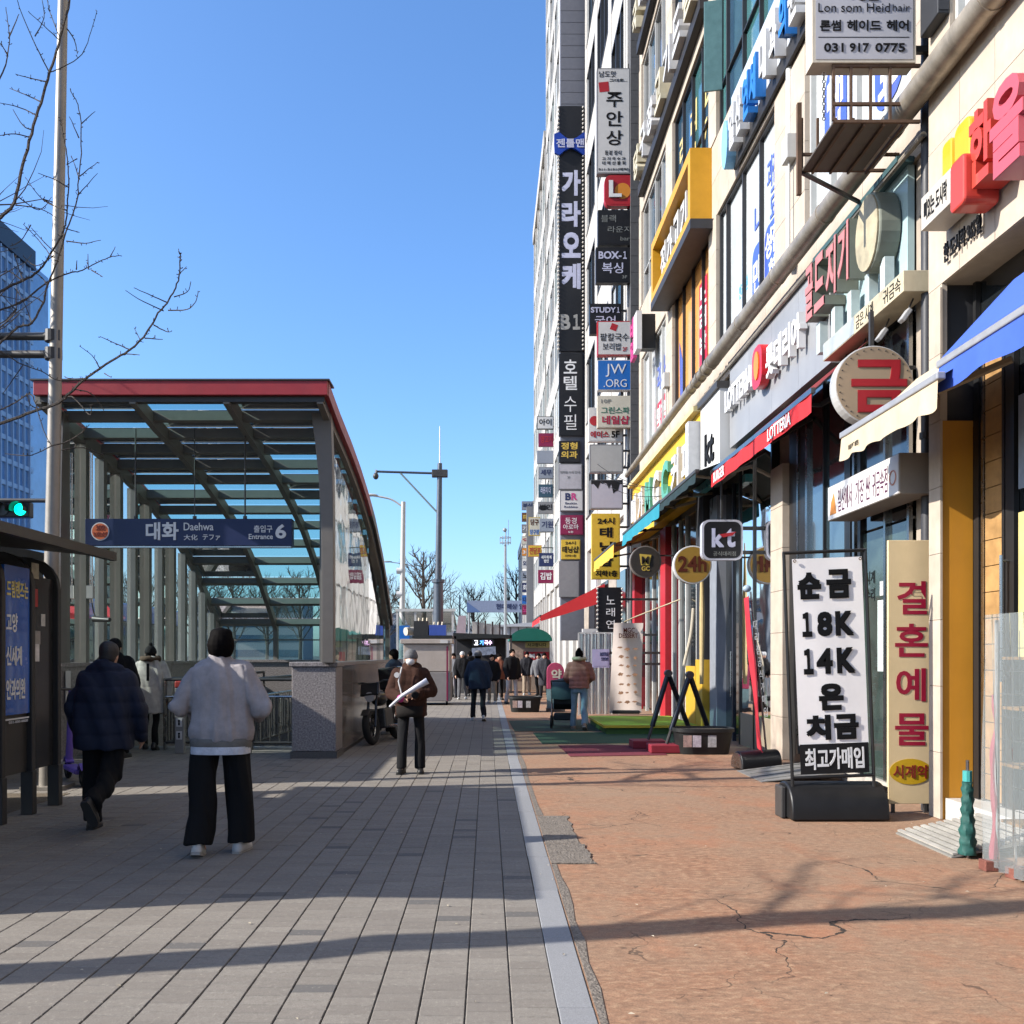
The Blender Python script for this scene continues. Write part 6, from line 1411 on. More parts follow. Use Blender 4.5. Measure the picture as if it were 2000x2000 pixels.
# ---- hose and rope by the yellow pier
hs_ = thing('canvas_strap', 'pale rolled canvas strap hanging by the yellow pier', 'strap', (3.75,17.2,1.2))
b = MB(); b.tube(curve([(3.55,17.0,.6),(3.62,17.0,1.3),(3.75,17.0,1.9),(3.8,17.0,2.4)]),[.03]*19,8); b.build('strap', m('canvas_pale',(0.5,0.44,0.34),.8), hs_, smooth=True)
b = MB(); b.tube([(3.95,17.0,1.0),(3.96,17.0,2.3),(3.95,17.0,3.6)],[.035,.05,.012],8); b.build('cord', m('cord_tan',(0.55,0.42,0.2),.7), hs_, smooth=True)
# ---- pharmacy round board and vinyl partition
Y = 25.0
pb = thing('round_board', 'pink rounded pharmacy board standing on the pavement', 'sign', (gx(1085,Y), Y, 0))
b = MB(); pts = []
cx = gx(1085,Y); 
for a in range(0,181,15): pts.append((cx+.235*math.cos(R(a)), 1.1+.235*math.sin(R(a))))
pts += [(cx-.235,.62),(cx+.235,.62)]
b.prism(pts,(Y,Y+.08),'Y'); b.build('board', m('pharmacy_pink',(0.45,0.06,0.13),.5), pb, bevel=.01)
text([T('약',1077,1097,1307,1330,Y,.03)], SCR, pb, Y-.001)
b = MB(); b.prism([(cx-.235,.1),(cx+.235,.1),(cx+.235,.615),(cx-.235,.615)],(Y,Y+.08),'Y'); b.build('lower_board', m('pharmacy_teal',(0.2,0.32,0.34),.5,var=.3,scale=4), pb); b = MB(); b.box(cx-.25,cx+.25,Y-.12,Y+.2,0,.1); b.build('foot', STEELD, pb)
vp = thing('vinyl_partition', 'creased clear vinyl curtain partition beside the stroller', 'curtain', (2.9,23.6,0))
b = MB(); n = 40; b.add([(2.35+1.0*k/n, 23.5+.05*math.sin(k*.9), z) for z in (.03,2.1) for k in range(n+1)], [(k,k+1,n+2+k,n+1+k) for k in range(n)]); b.build('sheet', glass('grey_vinyl',(0.55,0.55,0.56),1.0,rough=.15,dens=.45), vp, smooth=True)
b = MB(); b.bar((2.33,23.5,2.1),(3.36,23.5,2.1),.04); b.bar((2.33,23.5,0),(2.33,23.5,2.1),.04); b.build('frame', MULW, vp)
# ================================================================== FAR END OF THE PAVEMENT
BEIGE = m('stall_beige', (0.46,0.40,0.35), .5, var=.08, dirt=.15); GREYB = m('stall_grey', (0.26,0.24,0.235), .5, var=.1, dirt=.2)
Y = 28.2
sc_ = thing('food_stall', 'closed beige street food stall box with a dark counter top', 'stall', (gx(835,Y), Y+.6, 0))
x0, x1 = gx(786,Y), gx(880,Y)
b = MB(); b.box(x0,x1,Y,Y+1.5,.12,gz(1313,Y)); b.build('lower_body', GREYB, sc_, bevel=.02)
b = MB(); b.box(x0+.03,x1-.02,Y+.02,Y+1.48,gz(1312,Y),gz(1258,Y)); b.build('upper_body', BEIGE, sc_, bevel=.02)
b = MB(); b.box(x0-.06,x1+.06,Y-.06,Y+1.56,gz(1257,Y),gz(1248,Y)); b.build('counter_top', BEIGE, sc_, bevel=.01)
b = MB(); b.box(x0+.3,x1+.05,Y-.02,Y+1.5,gz(1247,Y),gz(1241,Y)); b.build('folded_cover', RUB, sc_)
for px in (793, 872):
    b = MB(); b.cyl((gx(px,Y),Y+.25,.1),.1,.06,'X',16); b.build('wheel', RUB, sc_)
b = MB(); b.box(gx(872,Y),gx(875,Y),Y-.012,Y-.001,.15,gz(1262,Y)); b.build('red_trim', SMR, sc_)
b = MB(); b.box(gx(860,Y),gx(875,Y),Y-.075,Y-.061,gz(1257,Y)+.01,gz(1250,Y)); b.build('badge', SWH, sc_)
for i, (px0,px1,py0,c_,lb) in enumerate(((790,806,1228,(0.55,0.5,0.42),'rolled cream canvas lying on the beige stall'),(808,836,1212,(0.03,0.03,0.03),'dark crate with pale sticks on the beige stall'),(838,871,1220,(0.05,0.10,0.4),'blue plastic crate on the beige stall'))):
    t = thing('stall_box', lb, 'crate', (gx((px0+px1)/2,Y+.5), Y+.5, gz(1241,Y)))
    b = MB(); z0 = gz(1241,Y); z1 = gz(py0,Y)
    if i == 0:
        b.tube([(gx(px0,Y),Y+.4,z0+.13),(gx(px1,Y),Y+.6,z0+.15)],.13,12); b.build('roll', m('stall_roll',c_,.8), t, smooth=True)
        b = MB(); b.ring((gx(px0,Y)+.1,Y+.44,z0+.14),.132,.012,'X',14,4); b.build('tie', RUB, t)
    else:
        b.box(gx(px0,Y+.3),gx(px1,Y+.3),Y+.3,Y+.34,z0,z1); b.box(gx(px0,Y+.3),gx(px1,Y+.3),Y+.86,Y+.9,z0,z1); b.box(gx(px0,Y+.3),gx(px0,Y+.3)+.03,Y+.34,Y+.86,z0,z1); b.box(gx(px1,Y+.3)-.03,gx(px1,Y+.3),Y+.34,Y+.86,z0,z1); b.build('crate_wall', m('stall_crate_%d' % i,c_,.5), t)
        for k in range(3):
            b = MB(); x = gx(px0+6+8*k,Y+.4); b.bar((x,Y+.4,z0),(x+.06,Y+.5,z1+.1),.035); b.build('stick', m('pale_stick',(0.55,0.48,0.36),.6), t)
# second subway exit
Y = 46.0
e2 = thing('subway_entrance', 'second smaller looking glass subway canopy beyond the food stall', 'subway entrance', (gx(830,Y), Y, 0))
xa, xb = gx(776,Y), gx(890,Y)
b = MB(); rg = []
for k in range(11):
    f = k/10; y = Y+8*f; z = gz(1190,Y)-.9*f**2; rg.append([(xa+.4*0,y,z-.06),(xb-.15,y,z-.06),(xb-.15,y,z),(xa,y,z)])
b.loft(rg); b.build('roof', glass('pale_roof_glass',(0.55,0.72,0.76),.9,dens=.35), e2)
for x in (xa, xa+.9, xa+1.8, xb-.15):
    b = MB(); b.box(x-.05,x+.05,Y-.02,Y+.1,0,gz(1191,Y)-.08); b.build('post', MULW, e2)
b = MB(); b.box(xa-.1,xb,Y-.08,Y-.02,gz(1192,Y)-.06,gz(1189,Y)); b.build('fascia', MULW, e2)
b = MB(); b.box(xa,xb-.1,Y+.1,Y+8,0,1.35); b.build('low_wall', GRANITE, e2)
for x, px in ((xa,0),(xb-.2,0)):
    b = MB(); b.add([(x,Y+.1,1.35),(x,Y+8,1.35),(x,Y+8,2.6),(x,Y+.1,gz(1192,Y)-.1)],[(0,1,2,3)]); b.build('wall_pane', TEAL, e2)
for k, (px0,px1) in enumerate(((780,800),(845,868))):
    b = MB(); b.box(gx(px0,Y-.1),gx(px1,Y-.1),Y-.13,Y-.1,gz(1250,Y),gz(1222,Y)); b.build('notice', SBL, e2)
b = MB(); b.loft([[(gx(886,Y)+.25*f**2,Y-.3,z),(gx(906,Y)+.1*f,Y-.3,z),(gx(906,Y)+.1*f,Y+.6,z),(gx(886,Y)+.25*f**2,Y+.6,z)] for f, z in ((0,0),(.3,1.2),(.6,2.3),(.85,3.0),(1,3.5))]); b.build('end_panel', m('pinkish_panel',(0.42,0.33,0.36),.5), e2)
# camera mast
Y = 35.0
cm = thing('camera_mast', 'dark steel camera mast with a braced side arm and antenna', 'mast', (gx(857,Y), Y, 0))
DM = m('mast_blue_grey',(0.11,0.13,0.16),.4,metal=.4,var=.1)
b = MB(); b.tube([(gx(856,Y),Y,0),P(856,1135,Y)],[.21,.19],14); b.build('lower_shaft', DM, cm, smooth=True)
b = MB(); b.tube([P(856,1135,Y),P(859,905,Y)],[.13,.09],12); b.build('upper_shaft', DM, cm, smooth=True)
b = MB(); b.cyl(P(856,1135,Y),.25,.12,'Z',14); b.build('flange', DM, cm)
b = MB(); b.tube([P(859,908,Y),P(859,832,Y)],[.03,.015],6); b.build('antenna', INOX, cm)
b = MB(); b.tube([P(868,925,Y),P(738,921,Y)],.045,8); b.build('side_arm', DM, cm, smooth=True)
b = MB(); b.tube([P(782,924,Y),P(856,1003,Y)],.035,8); b.build('brace', m('brace_pale',(0.3,0.4,0.4),.4,metal=.4), cm, smooth=True)
b = MB(); c = P(859,925,Y); b.box(c.x-.3,c.x+.3,Y-.12,Y+.12,c.z-.14,c.z+.14); b.build('control_box', STEELD, cm, bevel=.02)
b = MB(); b.tube([P(738,921,Y),P(736,918,Y),P(734,926,Y)],.06,8); b.build('hook', DM, cm); b = MB(); b.sph(P(734,930,Y),.11,.11,.13); b.build('dome_camera', STEELD, cm, smooth='all')
# street lamps
def lamp(label, px, Y, py_top, px_arm, r, mt_, extra=False):
    t = thing('street_lamp', label, 'street lamp', (gx(px,Y),Y,0), group='street lamps along the road')
    b = MB(); b.tube([(gx(px,Y),Y,0),P(px+4*extra,py_top,Y)],[r,r*.7],12); b.build('shaft', mt_, t, smooth=True)
    w = px-px_arm; b = MB(); b.tube(curve([P(px,py_top+8,Y),P(px-w*.3,py_top-4,Y),P(px-w*.6,py_top-9,Y),P(px_arm,py_top-13,Y)],4),r*.32,6); b.build('arm', mt_, t, smooth=True)
    b = MB(); b.sph(P(px_arm,py_top-13,Y),.45,.15,.08); b.build('head', mt_, t, smooth='all')
    if extra:
        for py in (1115,1161):
            b = MB(); b.cyl(P(px-4,py,Y),.17,.3,'X',10); b.build('camera_unit', SWH, t)
WP = m('lamp_white',(0.55,0.53,0.5),.4,var=.05); GP = m('lamp_grey2',(0.3,0.32,0.35),.4)
lamp('white street lamp standing behind the food stall', 784, 50.0, 980, 722, .17, WP, True)
lamp('grey street lamp in front of the bare far tree', 826, 90.0, 1110, 757, .14, GP)
lamp('small distant street lamp right of the camera mast', 898, 140.0, 1162, 848, .16, GP)
Y = 70.0
cg = thing('siren_mast', 'slender mast with a round wire cage near its top', 'mast', (gx(987,Y),Y,0))
b = MB(); b.tube([(gx(987,Y),Y,0),P(987,1063,Y)],[.13,.09],8); b.tube([P(987,1063,Y),P(988,1036,Y)],.05,6); b.build('shaft', GP, cg, smooth=True)
for py in (1050,1060):
    b = MB(); b.ring(P(987,py,Y),.4,.03,'Z',16,5); b.build('cage_ring', GP, cg)
for a in range(0,360,60):
    b = MB(); q = P(987,1055,Y); b.tube([(q.x+.4*math.cos(R(a)),Y+.4*math.sin(R(a)),gz(1063,Y)),(q.x+.4*math.cos(R(a)),Y+.4*math.sin(R(a)),gz(1048,Y))],.025,5); b.build('cage_bar', GP, cg)
b = MB(); b.sph(P(986,1035,Y),.16); b.build('siren', GP, cg, smooth='all')
b = MB(); b.tube([P(993,1065,Y),P(993,1015,Y)],.02,5); b.build('aerial', GP, cg)
# overhead banner
Y = 96.0
ob = thing('overhead_banner', 'pale blue overhead banner board with navy lettering spanning the far end', 'banner', (1.5,Y,0))
b = MB(); b.box(gx(912,Y),gx(1042,Y),Y,Y+.3,gz(1196,Y),gz(1173,Y)); b.build('board', m('banner_pale_blue',(0.24,0.29,0.42),.5), ob)
b = MB(); b.prism([(gx(912,Y),gz(1196,Y)),(gx(940,Y),gz(1196,Y)),(gx(912,Y),gz(1176,Y))],(Y-.03,Y-.005),'Y'); b.build('corner_patch', m('banner_blue',(0.10,0.17,0.36),.5), ob)
text([T('현대해상',969,1010,1179,1190,Y,.02),T('일산',1014,1034,1179,1190,Y,.02)], SNV, ob, Y-.01, depth=.02)
for px in (916, 1038):
    b = MB(); b.tube([(gx(px,Y),Y+.15,0),(gx(px,Y),Y+.15,gz(1180,Y))],.12,8); b.build('post', GP, ob)
# low fence panels and sheds at the end
Y = 62.0
fn = thing('panel_fence', 'pale panel fence with dark posts at the far end', 'fence', (gx(950,Y),Y,0))
for k in range(4):
    b = MB(); b.box(gx(922+14*k,Y),gx(932+14*k,Y),Y,Y+.1,0,gz(1214+2*k,Y)); b.build('panel', m('fence_pale',(0.5,0.46,0.43),.6), fn)
    b = MB(); b.box(gx(932.3+14*k,Y),gx(935.7+14*k,Y),Y-.06,Y+.14,0,gz(1210+2*k,Y)); b.build('post', m('fence_post_dark',(0.05,0.03,0.03),.6), fn)
Y = 75.0
sd = thing('long_shed', 'long grey roofed shed across the far end of the street', 'building', (gx(1010,Y),Y,0))
b = MB(); b.box(gx(972,Y),gx(1050,Y),Y,Y+8,0,gz(1224,Y)); b.build('wall', m('shed_grey',(0.35,0.37,0.42),.6), sd)
b = MB(); b.prism([(gx(970,Y),gz(1224,Y)),(gx(1052,Y),gz(1224,Y)),(gx(1052,Y),gz(1215,Y)),(gx(970,Y),gz(1221,Y))],(Y-.3,Y+8.3),'Y'); b.build('roof', m('shed_roof',(0.42,0.45,0.5),.5), sd)
for k in range(4):
    b = MB(); b.box(gx(980+16*k,Y),gx(981.5+16*k,Y),Y-.06,Y-.005,0,gz(1225,Y)); b.build('seam', STEELD, sd)
# dark stalls with menu boards
Y = 37.0
ds2 = thing('snack_stall', 'dark canopied snack stall with a lit sign strip and grey menu board', 'stall', (gx(940,Y),Y,0))
b = MB(); b.prism([(gx(885,Y),gz(1236,Y)),(gx(1000,Y),gz(1240,Y)),(gx(1000,Y),gz(1246,Y)),(gx(885,Y),gz(1248,Y))],(Y,Y+2.4),'Y'); b.build('canopy', RUB, ds2)
b = MB(); b.box(gx(888,Y),gx(990,Y),Y+2.0,Y+2.4,0,gz(1246,Y)); b.build('rear_wall', m('stall_dark',(0.05,0.05,0.055),.6,var=.3,scale=3), ds2)
b = MB(); b.box(gx(888,Y),gx(905,Y),Y+.2,Y+2.0,0,gz(1280,Y)); b.build('side_cabinet', m('stall_dark_grey',(0.12,0.12,0.12),.6), ds2)
b = MB(); b.box(gx(922,Y),gx(965,Y),Y-.05,Y+.05,gz(1262,Y),gz(1249,Y)); sgn = b.build('sign_strip', SBK, ds2)
for k, (c_, px0, px1, ch) in enumerate((((0.9,0.9,0.95),926,934,'고'),((0.15,0.5,1.0),937,944,'기'),((0.9,0.6,0.9),946,961,'국수'))):
    text([T(ch,px0,px1,1250.5,1260,Y,.03)], m('lit_letters_%d' % k, c_, .4, emit=.9, var=0), sgn, Y-.055, depth=.01)
b = MB(); b.obox((gx(945,Y),Y-.25,gz(1272,Y)),(.95,.03,.32),Matrix.Rotation(R(-4),3,'Y')); b.build('menu_board', m('menu_grey',(0.25,0.29,0.38),.5,var=.5,scale=10), ds2)
b = MB(); b.box(gx(925,Y),gx(985,Y),Y+.1,Y+1.2,0,.95); b.build('counter', m('counter_dark',(0.07,0.07,0.075),.5), ds2)
for px in (889, 998):
    b = MB(); b.box(gx(px,Y)-.04,gx(px,Y)+.04,Y,Y+.08,0,gz(1242,Y)); b.build('post', STEELD, ds2)
Y = 40.5
gk = thing('kiosk', 'small kiosk with a green arched canopy and yellow sign', 'kiosk', (gx(1036,Y),Y,0))
pts = [(gx(1036+42*math.cos(R(a)),Y), gz(1252-25*math.sin(R(a)),Y)) for a in range(0,181,12)]
b = MB(); b.prism(pts,(Y-.3,Y+2.2),'Y'); b.build('canopy', m('kiosk_green',(0.01,0.14,0.10),.5,var=.1), gk)
b = MB(); b.box(gx(997,Y),gx(1074,Y),Y,Y+2,0,gz(1253,Y)); b.build('body', m('kiosk_beige',(0.34,0.27,0.22),.6,var=.2,scale=3), gk)
b = MB(); b.box(gx(1026,Y),gx(1073,Y),Y-.06,Y-.002,gz(1265,Y),gz(1254,Y)); b.build('yellow_sign', m('kiosk_yellow',(0.5,0.42,0.14),.5), gk)
text([T('사고팝니다',1030,1067,1256,1263,Y,.02)], BLACK, gk, Y-.061, depth=.006)
b = MB(); b.box(gx(1024,Y),gx(1072,Y),Y-.05,Y-.002,gz(1290,Y),gz(1273,Y)); b.build('red_sign', SRD, gk)
text([T('복',1032,1046,1277,1286,Y,.03),T('로',1050,1068,1277,1286,Y,.03)], WHITE, gk, Y-.051, depth=.006)
b = MB(); b.box(gx(998,Y),gx(1022,Y),Y-.04,Y-.002,.5,gz(1270,Y)); b.build('poster_panel', m('kiosk_poster',(0.4,0.3,0.25),.5,var=.6,scale=6), gk)
b = MB(); b.box(1.9,2.9,27.0,28.5,.0,.06); o = b.build('threshold_slab', m('orange_slab',(0.50,0.16,0.08),.7)); tag(o, 'low orange red slab on the paving beyond the pharmacy board', 'slab')
# bare trees at the end
def bare_tree(label, px, Y, py_top, spread, seed, name='bare_tree'):
    rnd = random.Random(seed); t = thing(name, label, 'tree', (gx(px,Y),Y,0), group='bare trees at the far end'); ht = gz(py_top,Y)
    b = MB(); b.tube(curve([(gx(px,Y),Y,0),(gx(px,Y)+.1,Y,ht*.4),(gx(px,Y),Y,ht*.75),(gx(px,Y)+.05,Y,ht)],4),[ht*.022*(1-.07*k) for k in range(13)],7); b.build('trunk', BARK, t, smooth=True)
    b = MB()
    def g(p, d, ln, r, dep):
        q = [p]
        for i in range(3): d = (d+Vector((rnd.gauss(0,.12),rnd.gauss(0,.12),rnd.gauss(0,.1)+.1))).normalized(); q.append(q[-1]+d*ln/3)
        b.tube(q,[r,r*.8,r*.6,r*.4],4)
        if dep:
            for i in range(1,4):
                for _ in range(2): g(q[i],(d+Vector((rnd.gauss(0,.6),rnd.gauss(0,.6),rnd.gauss(0,.4)+.2))).normalized(),ln*.5,r*.5,dep-1)
    for i in range(18):
        z = ht*(.3+.62*i/18); a = i*2.4; g(Vector((gx(px,Y),Y,z)), Vector((math.cos(a),math.sin(a),.9)).normalized(), spread*(1.1-.75*i/18), ht*.007, 2)
    b.build('crown', BARK, t)
bare_tree('bare tree behind the second subway canopy', 826, 60.0, 1078, 2.6, 1)
bare_tree('faint bare tree right of the small distant lamp', 925, 120.0, 1150, 4, 2); bare_tree('faint bare tree beyond the siren mast', 1008, 130.0, 1120, 5, 3); bare_tree('distant bare tree left of the second canopy', 740, 75.0, 1130, 3, 4)
for i in range(7): bare_tree('bare roadside tree seen through the entrance glass, %s from the left' % ('first','second','third','fourth','fifth','sixth','seventh')[i], (150,205,290,380,455,520,585)[i], 48.0+i*4, 1120+8*(i % 3), 2.8, 30+i)
# distant low blocks that close the horizon
random.seed(9)
fb = [( -150,-95,180,16),(-95,-70,190,11),(-68,-42,210,14),(-42,-25,230,9),(-25,-12,240,12),(-10,4,220,8),(4,20,230,7)]
for i, (a, c_, y, h_) in enumerate(fb):
    t = thing('distant_building', 'hazy pale distant building, %s from the left along the horizon' % ('first','second','third','fourth','fifth','sixth','seventh')[i], 'building', ((a+c_)/2, y, 0), group='distant buildings')
    b = MB(); b.box(a,c_,y,y+12,0,h_); b.build('wall', m('distant_wall_%d' % (i % 2), [(0.32,0.34,0.38),(0.40,0.40,0.41)][i % 2], .7), t)
    b = MB(); b.box(a-.3,c_+.3,y-.3,y+12.3,h_,h_+.6); b.build('roof_edge', GP, t)
    nf = int(h_/3.4)
    for f in range(nf):
        b = MB(); b.box(a+.8,c_-.8,y-.05,y-.01,1.2+3.4*f,2.8+3.4*f); b.build('window_band', GB, t)
# ---- wheeled things
def scooter_build():
    Yb = 11.1; t = thing('electric_scooter', 'purple electric kick scooter parked by the shelter end', 'scooter', (gx(148,Yb), Yb, 0), R(35))
    PUR = m('scooter_purple',(0.16,0.10,0.46),.4,var=.05)
    b = MB(); b.box(-.08,.08,-.35,.35,.13,.19); b.build('deck', PUR, t, local=True, bevel=.02)
    b = MB(); b.tube([(0,.42,.2),(0,.36,.45),(0,.30,1.1)],[.045,.04,.028],10); b.build('stem', PUR, t, local=True, smooth=True)
    b = MB(); b.tube([(0,.335,.75),(0,.325,.9)],.044,10); b.build('stem_band', STEELD, t, local=True)
    b = MB(); b.tube([(-.26,.27,1.13),(0,.3,1.11),(.26,.27,1.13)],.018,8); b.build('handlebar', STEELD, t, local=True, smooth=True)
    for y in (.45,-.42):
        b = MB(); b.ring((0,y,.115),.085,.032,'X',20,8); w = b.build('wheel', MATS['tyre'], t, local=True, smooth=True); b = MB(); b.cyl((0,y,.115),.06,.05,'X',16); b.build('rim', STEELD, w, local=True)
    b = MB(); b.prism([(-.55,.2),(-.4,.27),(-.3,.22),(-.3,.19),(-.4,.23)],(-.045,.045),'X'); b.build('rear_fender', PUR, t, local=True)
    b = MB(); b.prism([(.32,.22),(.45,.28),(.56,.2),(.45,.25),(.34,.2)],(-.045,.045),'X'); b.build('front_fender', PUR, t, local=True)
    b = MB(); b.bar((.06,0,.13),(.16,.05,.0),.018); b.build('kickstand', STEELD, t, local=True)
scooter_build()
def motorbike():
    Yb = 15.7; t = thing('motorbike', 'black motorbike parked against the polished granite wall', 'motorbike', (gx(728,Yb), Yb, 0), R(-14), rot=(0, R(-7), R(-14)))
    BK = m('bike_black',(0.015,0.015,0.017),.35,var=.1,coat=.3)
    for y in (0.02, 1.25):
        b = MB(); b.ring((0,y,.31),.245,.062,'X',28,10); w = b.build('wheel', MATS['tyre'], t, local=True, smooth=True)
        b = MB(); b.ring((0,y,.31),.185,.015,'X',24,6); b.build('rim', INOX, w, local=True)
        for k in range(6):
            a = R(60*k); b = MB(); b.bar((0,y,.31),(0,y+.18*math.cos(a),.31+.18*math.sin(a)),.022); b.build('spoke', BK, w, local=True)
        b = MB(); b.cyl((0,y,.31),.05,.12,'X',14); b.build('hub', STEELD, w, local=True)
    for x in (-.08,.08):
        b = MB(); b.tube([(x,.02,.31),(x*.9,.18,.66),(x*.8,.32,.98)],[.022,.026,.026],8); b.build('fork_leg', BK, t, local=True, smooth=True)
    b = MB(); b.prism([(-.24,.52),(-.1,.62),(.12,.60),(.22,.5),(.12,.57),(-.1,.585)],(-.07,.07),'X'); b.build('front_mudguard', BK, t, local=True)
    b = MB(); b.tube([(-.37,.42,1.06),(-.2,.36,1.08),(0,.33,1.02),(.2,.36,1.08),(.37,.42,1.06)],.016,8); b.build('handlebar', STEELD, t, local=True, smooth=True)
    for x in (-.32,.32):
        b = MB(); b.tube([(x,.38,1.07),(x*1.05,.36,1.22)],.006,5); b.sph((x*1.08,.35,1.25),.06,.015,.04); b.build('mirror', STEELD, t, local=True)
    b = MB(); b.obox((0,.16,.95),(.34,.05,.24),Matrix.Rotation(R(-25),3,'X')); b.build('windshield', BK, t, local=True, bevel=.02)
    b = MB(); b.cyl((0,.14,.82),.085,.08,'Y',18); b.build('headlight', m('lamp_glass',(0.5,0.5,0.5),.15,coat=.5), t, local=True)
    b = MB(); b.sph((0,.55,.78),.13,.26,.14); b.build('fuel_tank', BK, t, local=True, smooth='all')
    b = MB(); b.box(-.12,.12,.45,.85,.25,.6); b.build('engine', m('engine_grey',(0.09,0.09,0.09),.4,metal=.6,var=.3,scale=14), t, local=True, bevel=.03)
    b = MB(); b.loft([[(-.11,y,z),(.11,y,z),(.13,y,z+.09),(-.13,y,z+.09)] for y,z in ((.75,.74),(1.0,.76),(1.4,.86))]); b.build('seat', m('seat_vinyl',(0.02,0.02,0.02),.6), t, local=True, bevel=.02)
    b = MB(); b.box(-.2,.2,1.15,1.6,.92,1.32); b.build('delivery_box', BK, t, local=True, bevel=.03)
    b = MB(); b.tube([(.1,.6,.28),(.13,1.0,.25),(.15,1.5,.38)],[.03,.035,.05],8); b.build('exhaust', INOX, t, local=True, smooth=True)
    b = MB(); b.bar((-.08,.7,.25),(-.28,.75,.005),.025); b.build('kickstand', STEELD, t, local=True)
motorbike()
def stroller():
    Yb = 19.6; t = thing('stroller', 'black hooded stroller pushed by the person in the pink puffer', 'stroller', (gx(1100,Yb), Yb, 0), R(-6))
    NB = m('stroller_cloth',(0.02,0.025,0.03),.7,var=.15); CU = m('stroller_tube',(0.45,0.25,0.18),.3,metal=.8)
    for x in (-.24,.24):
        for y, r in ((-.32,.14),(.38,.11)):
            b = MB(); b.ring((x,y,r),r-.025,.026,'X',20,6); w = b.build('wheel', MATS['tyre'], t, local=True, smooth=True); b = MB(); b.cyl((x,y,r),r-.04,.02,'X',14); b.build('rim', STEELD, w, local=True)
        b = MB(); b.tube([(x,.38,.14),(x,.05,.5),(x,-.45,1.0)],.014,8); b.build('frame_tube', CU, t, local=True, smooth=True); b = MB(); b.tube([(x,-.32,.14),(x,.05,.5)],.014,8); b.build('frame_tube', CU, t, local=True, smooth=True)
    b = MB(); b.tube([(-.24,-.45,1.0),(.24,-.45,1.0)],.018,8); b.build('push_bar', STEELD, t, local=True)
    b = MB(); b.box(-.2,.2,-.2,.3,.16,.3); b.build('basket', NB, t, local=True, bevel=.03)
    b = MB(); b.loft([[(-.2,-.25,.5),(.2,-.25,.5),(.2,-.3,.95),(-.2,-.3,.95)],[(-.2,.0,.38),(.2,.0,.38),(.2,-.1,.6),(-.2,-.1,.6)],[(-.18,.4,.4),(.18,.4,.4),(.18,.4,.5),(-.18,.4,.5)]]); b.build('seat', NB, t, local=True, bevel=.02)
    b = MB(); rg = []
    for k in range(9):
        a = R(200-18*k); rg.append([(x*.24, -.12+.33*math.cos(a)*(1-.15*abs(x)), .72+.33*math.sin(a)*(1-.15*abs(x))) for x in (-1,-.6,0,.6,1)])
    n = 5; b.add([p for r_ in rg for p in r_], [(i*n+j,i*n+j+1,(i+1)*n+j+1,(i+1)*n+j) for i in range(8) for j in range(4)]); b.build('hood', m('hood_cloth',(0.05,0.09,0.10),.7,var=.2), t, local=True, smooth=True)
stroller()
# ================================================================== PEOPLE
def solid(b, vox, it=6, fac=.5, wr=None):
    me = bpy.data.meshes.new('tmp'); me.from_pydata(b.v, [], b.f)
    bm = bmesh.new(); bm.from_mesh(me); bmesh.ops.recalc_face_normals(bm, faces=bm.faces); bm.to_mesh(me); bm.free()
    o = bpy.data.objects.new('tmp', me); col.objects.link(o)
    r = o.modifiers.new('r', 'REMESH'); r.mode = 'VOXEL'; r.voxel_size = vox
    if it: s_ = o.modifiers.new('s', 'SMOOTH'); s_.factor = fac; s_.iterations = it
    dg = bpy.context.evaluated_depsgraph_get()
    out = bpy.data.meshes.new_from_object(o.evaluated_get(dg))
    bpy.data.objects.remove(o); bpy.data.meshes.remove(me)
    if wr:
        n = len(out.vertices); co = np.empty(n*3); out.vertices.foreach_get('co', co); co = co.reshape(-1,3)
        no = np.empty(n*3); out.vertices.foreach_get('normal', no); no = no.reshape(-1,3)
        co = co + no*wr(co)[:,None]; out.vertices.foreach_set('co', co.ravel())
    out.polygons.foreach_set('use_smooth', [True]*len(out.polygons)); out.update()
    return out
def folds(amp, seed=0, puff=0.0, pitch=.115, vert=1.0, gather=None):
    rs = np.random.RandomState(seed); K = [(rs.uniform(12,34), rs.uniform(12,34), rs.uniform(4,12)/vert, rs.uniform(0,6.3)) for _ in range(7)]
    def f(c):
        d = np.zeros(len(c))
        for a, b_, g, p in K:
            w = np.sin(a*c[:,0]+b_*c[:,1]+g*c[:,2]+p); d += np.sign(w)*np.abs(w)**1.4
        d = np.clip(d, -2.2, 2.2)*amp/1.6
        if gather: d += gather[0]*np.exp(-np.maximum(0,(c[:,2]-gather[1]))/.22)*(np.sin(9*np.arctan2(c[:,0],c[:,1])+1.5*np.sin(5*c[:,2]))+.6*np.sin(5*np.arctan2(c[:,0],c[:,1])+4*c[:,2]))*.6
        if puff: d += puff*(np.abs(np.sin(math.pi*c[:,2]/pitch))**.55-.7)
        return d
    return f
SKIN = m('skin', (0.62,0.36,0.25), .5, var=.08, scale=20); HAIR = m('black_hair', (0.006,0.005,0.005), .7, var=.4, scale=60, spec=.03)
def ring(z, rx, ry, cx=0, cy=0, n=28, e=2.5):
    return [(cx+rx*math.copysign(abs(math.cos(a))**(2/e), math.cos(a)), cy+ry*math.copysign(abs(math.sin(a))**(2/e), math.sin(a)), z) for a in [2*math.pi*k/n for k in range(n)]]
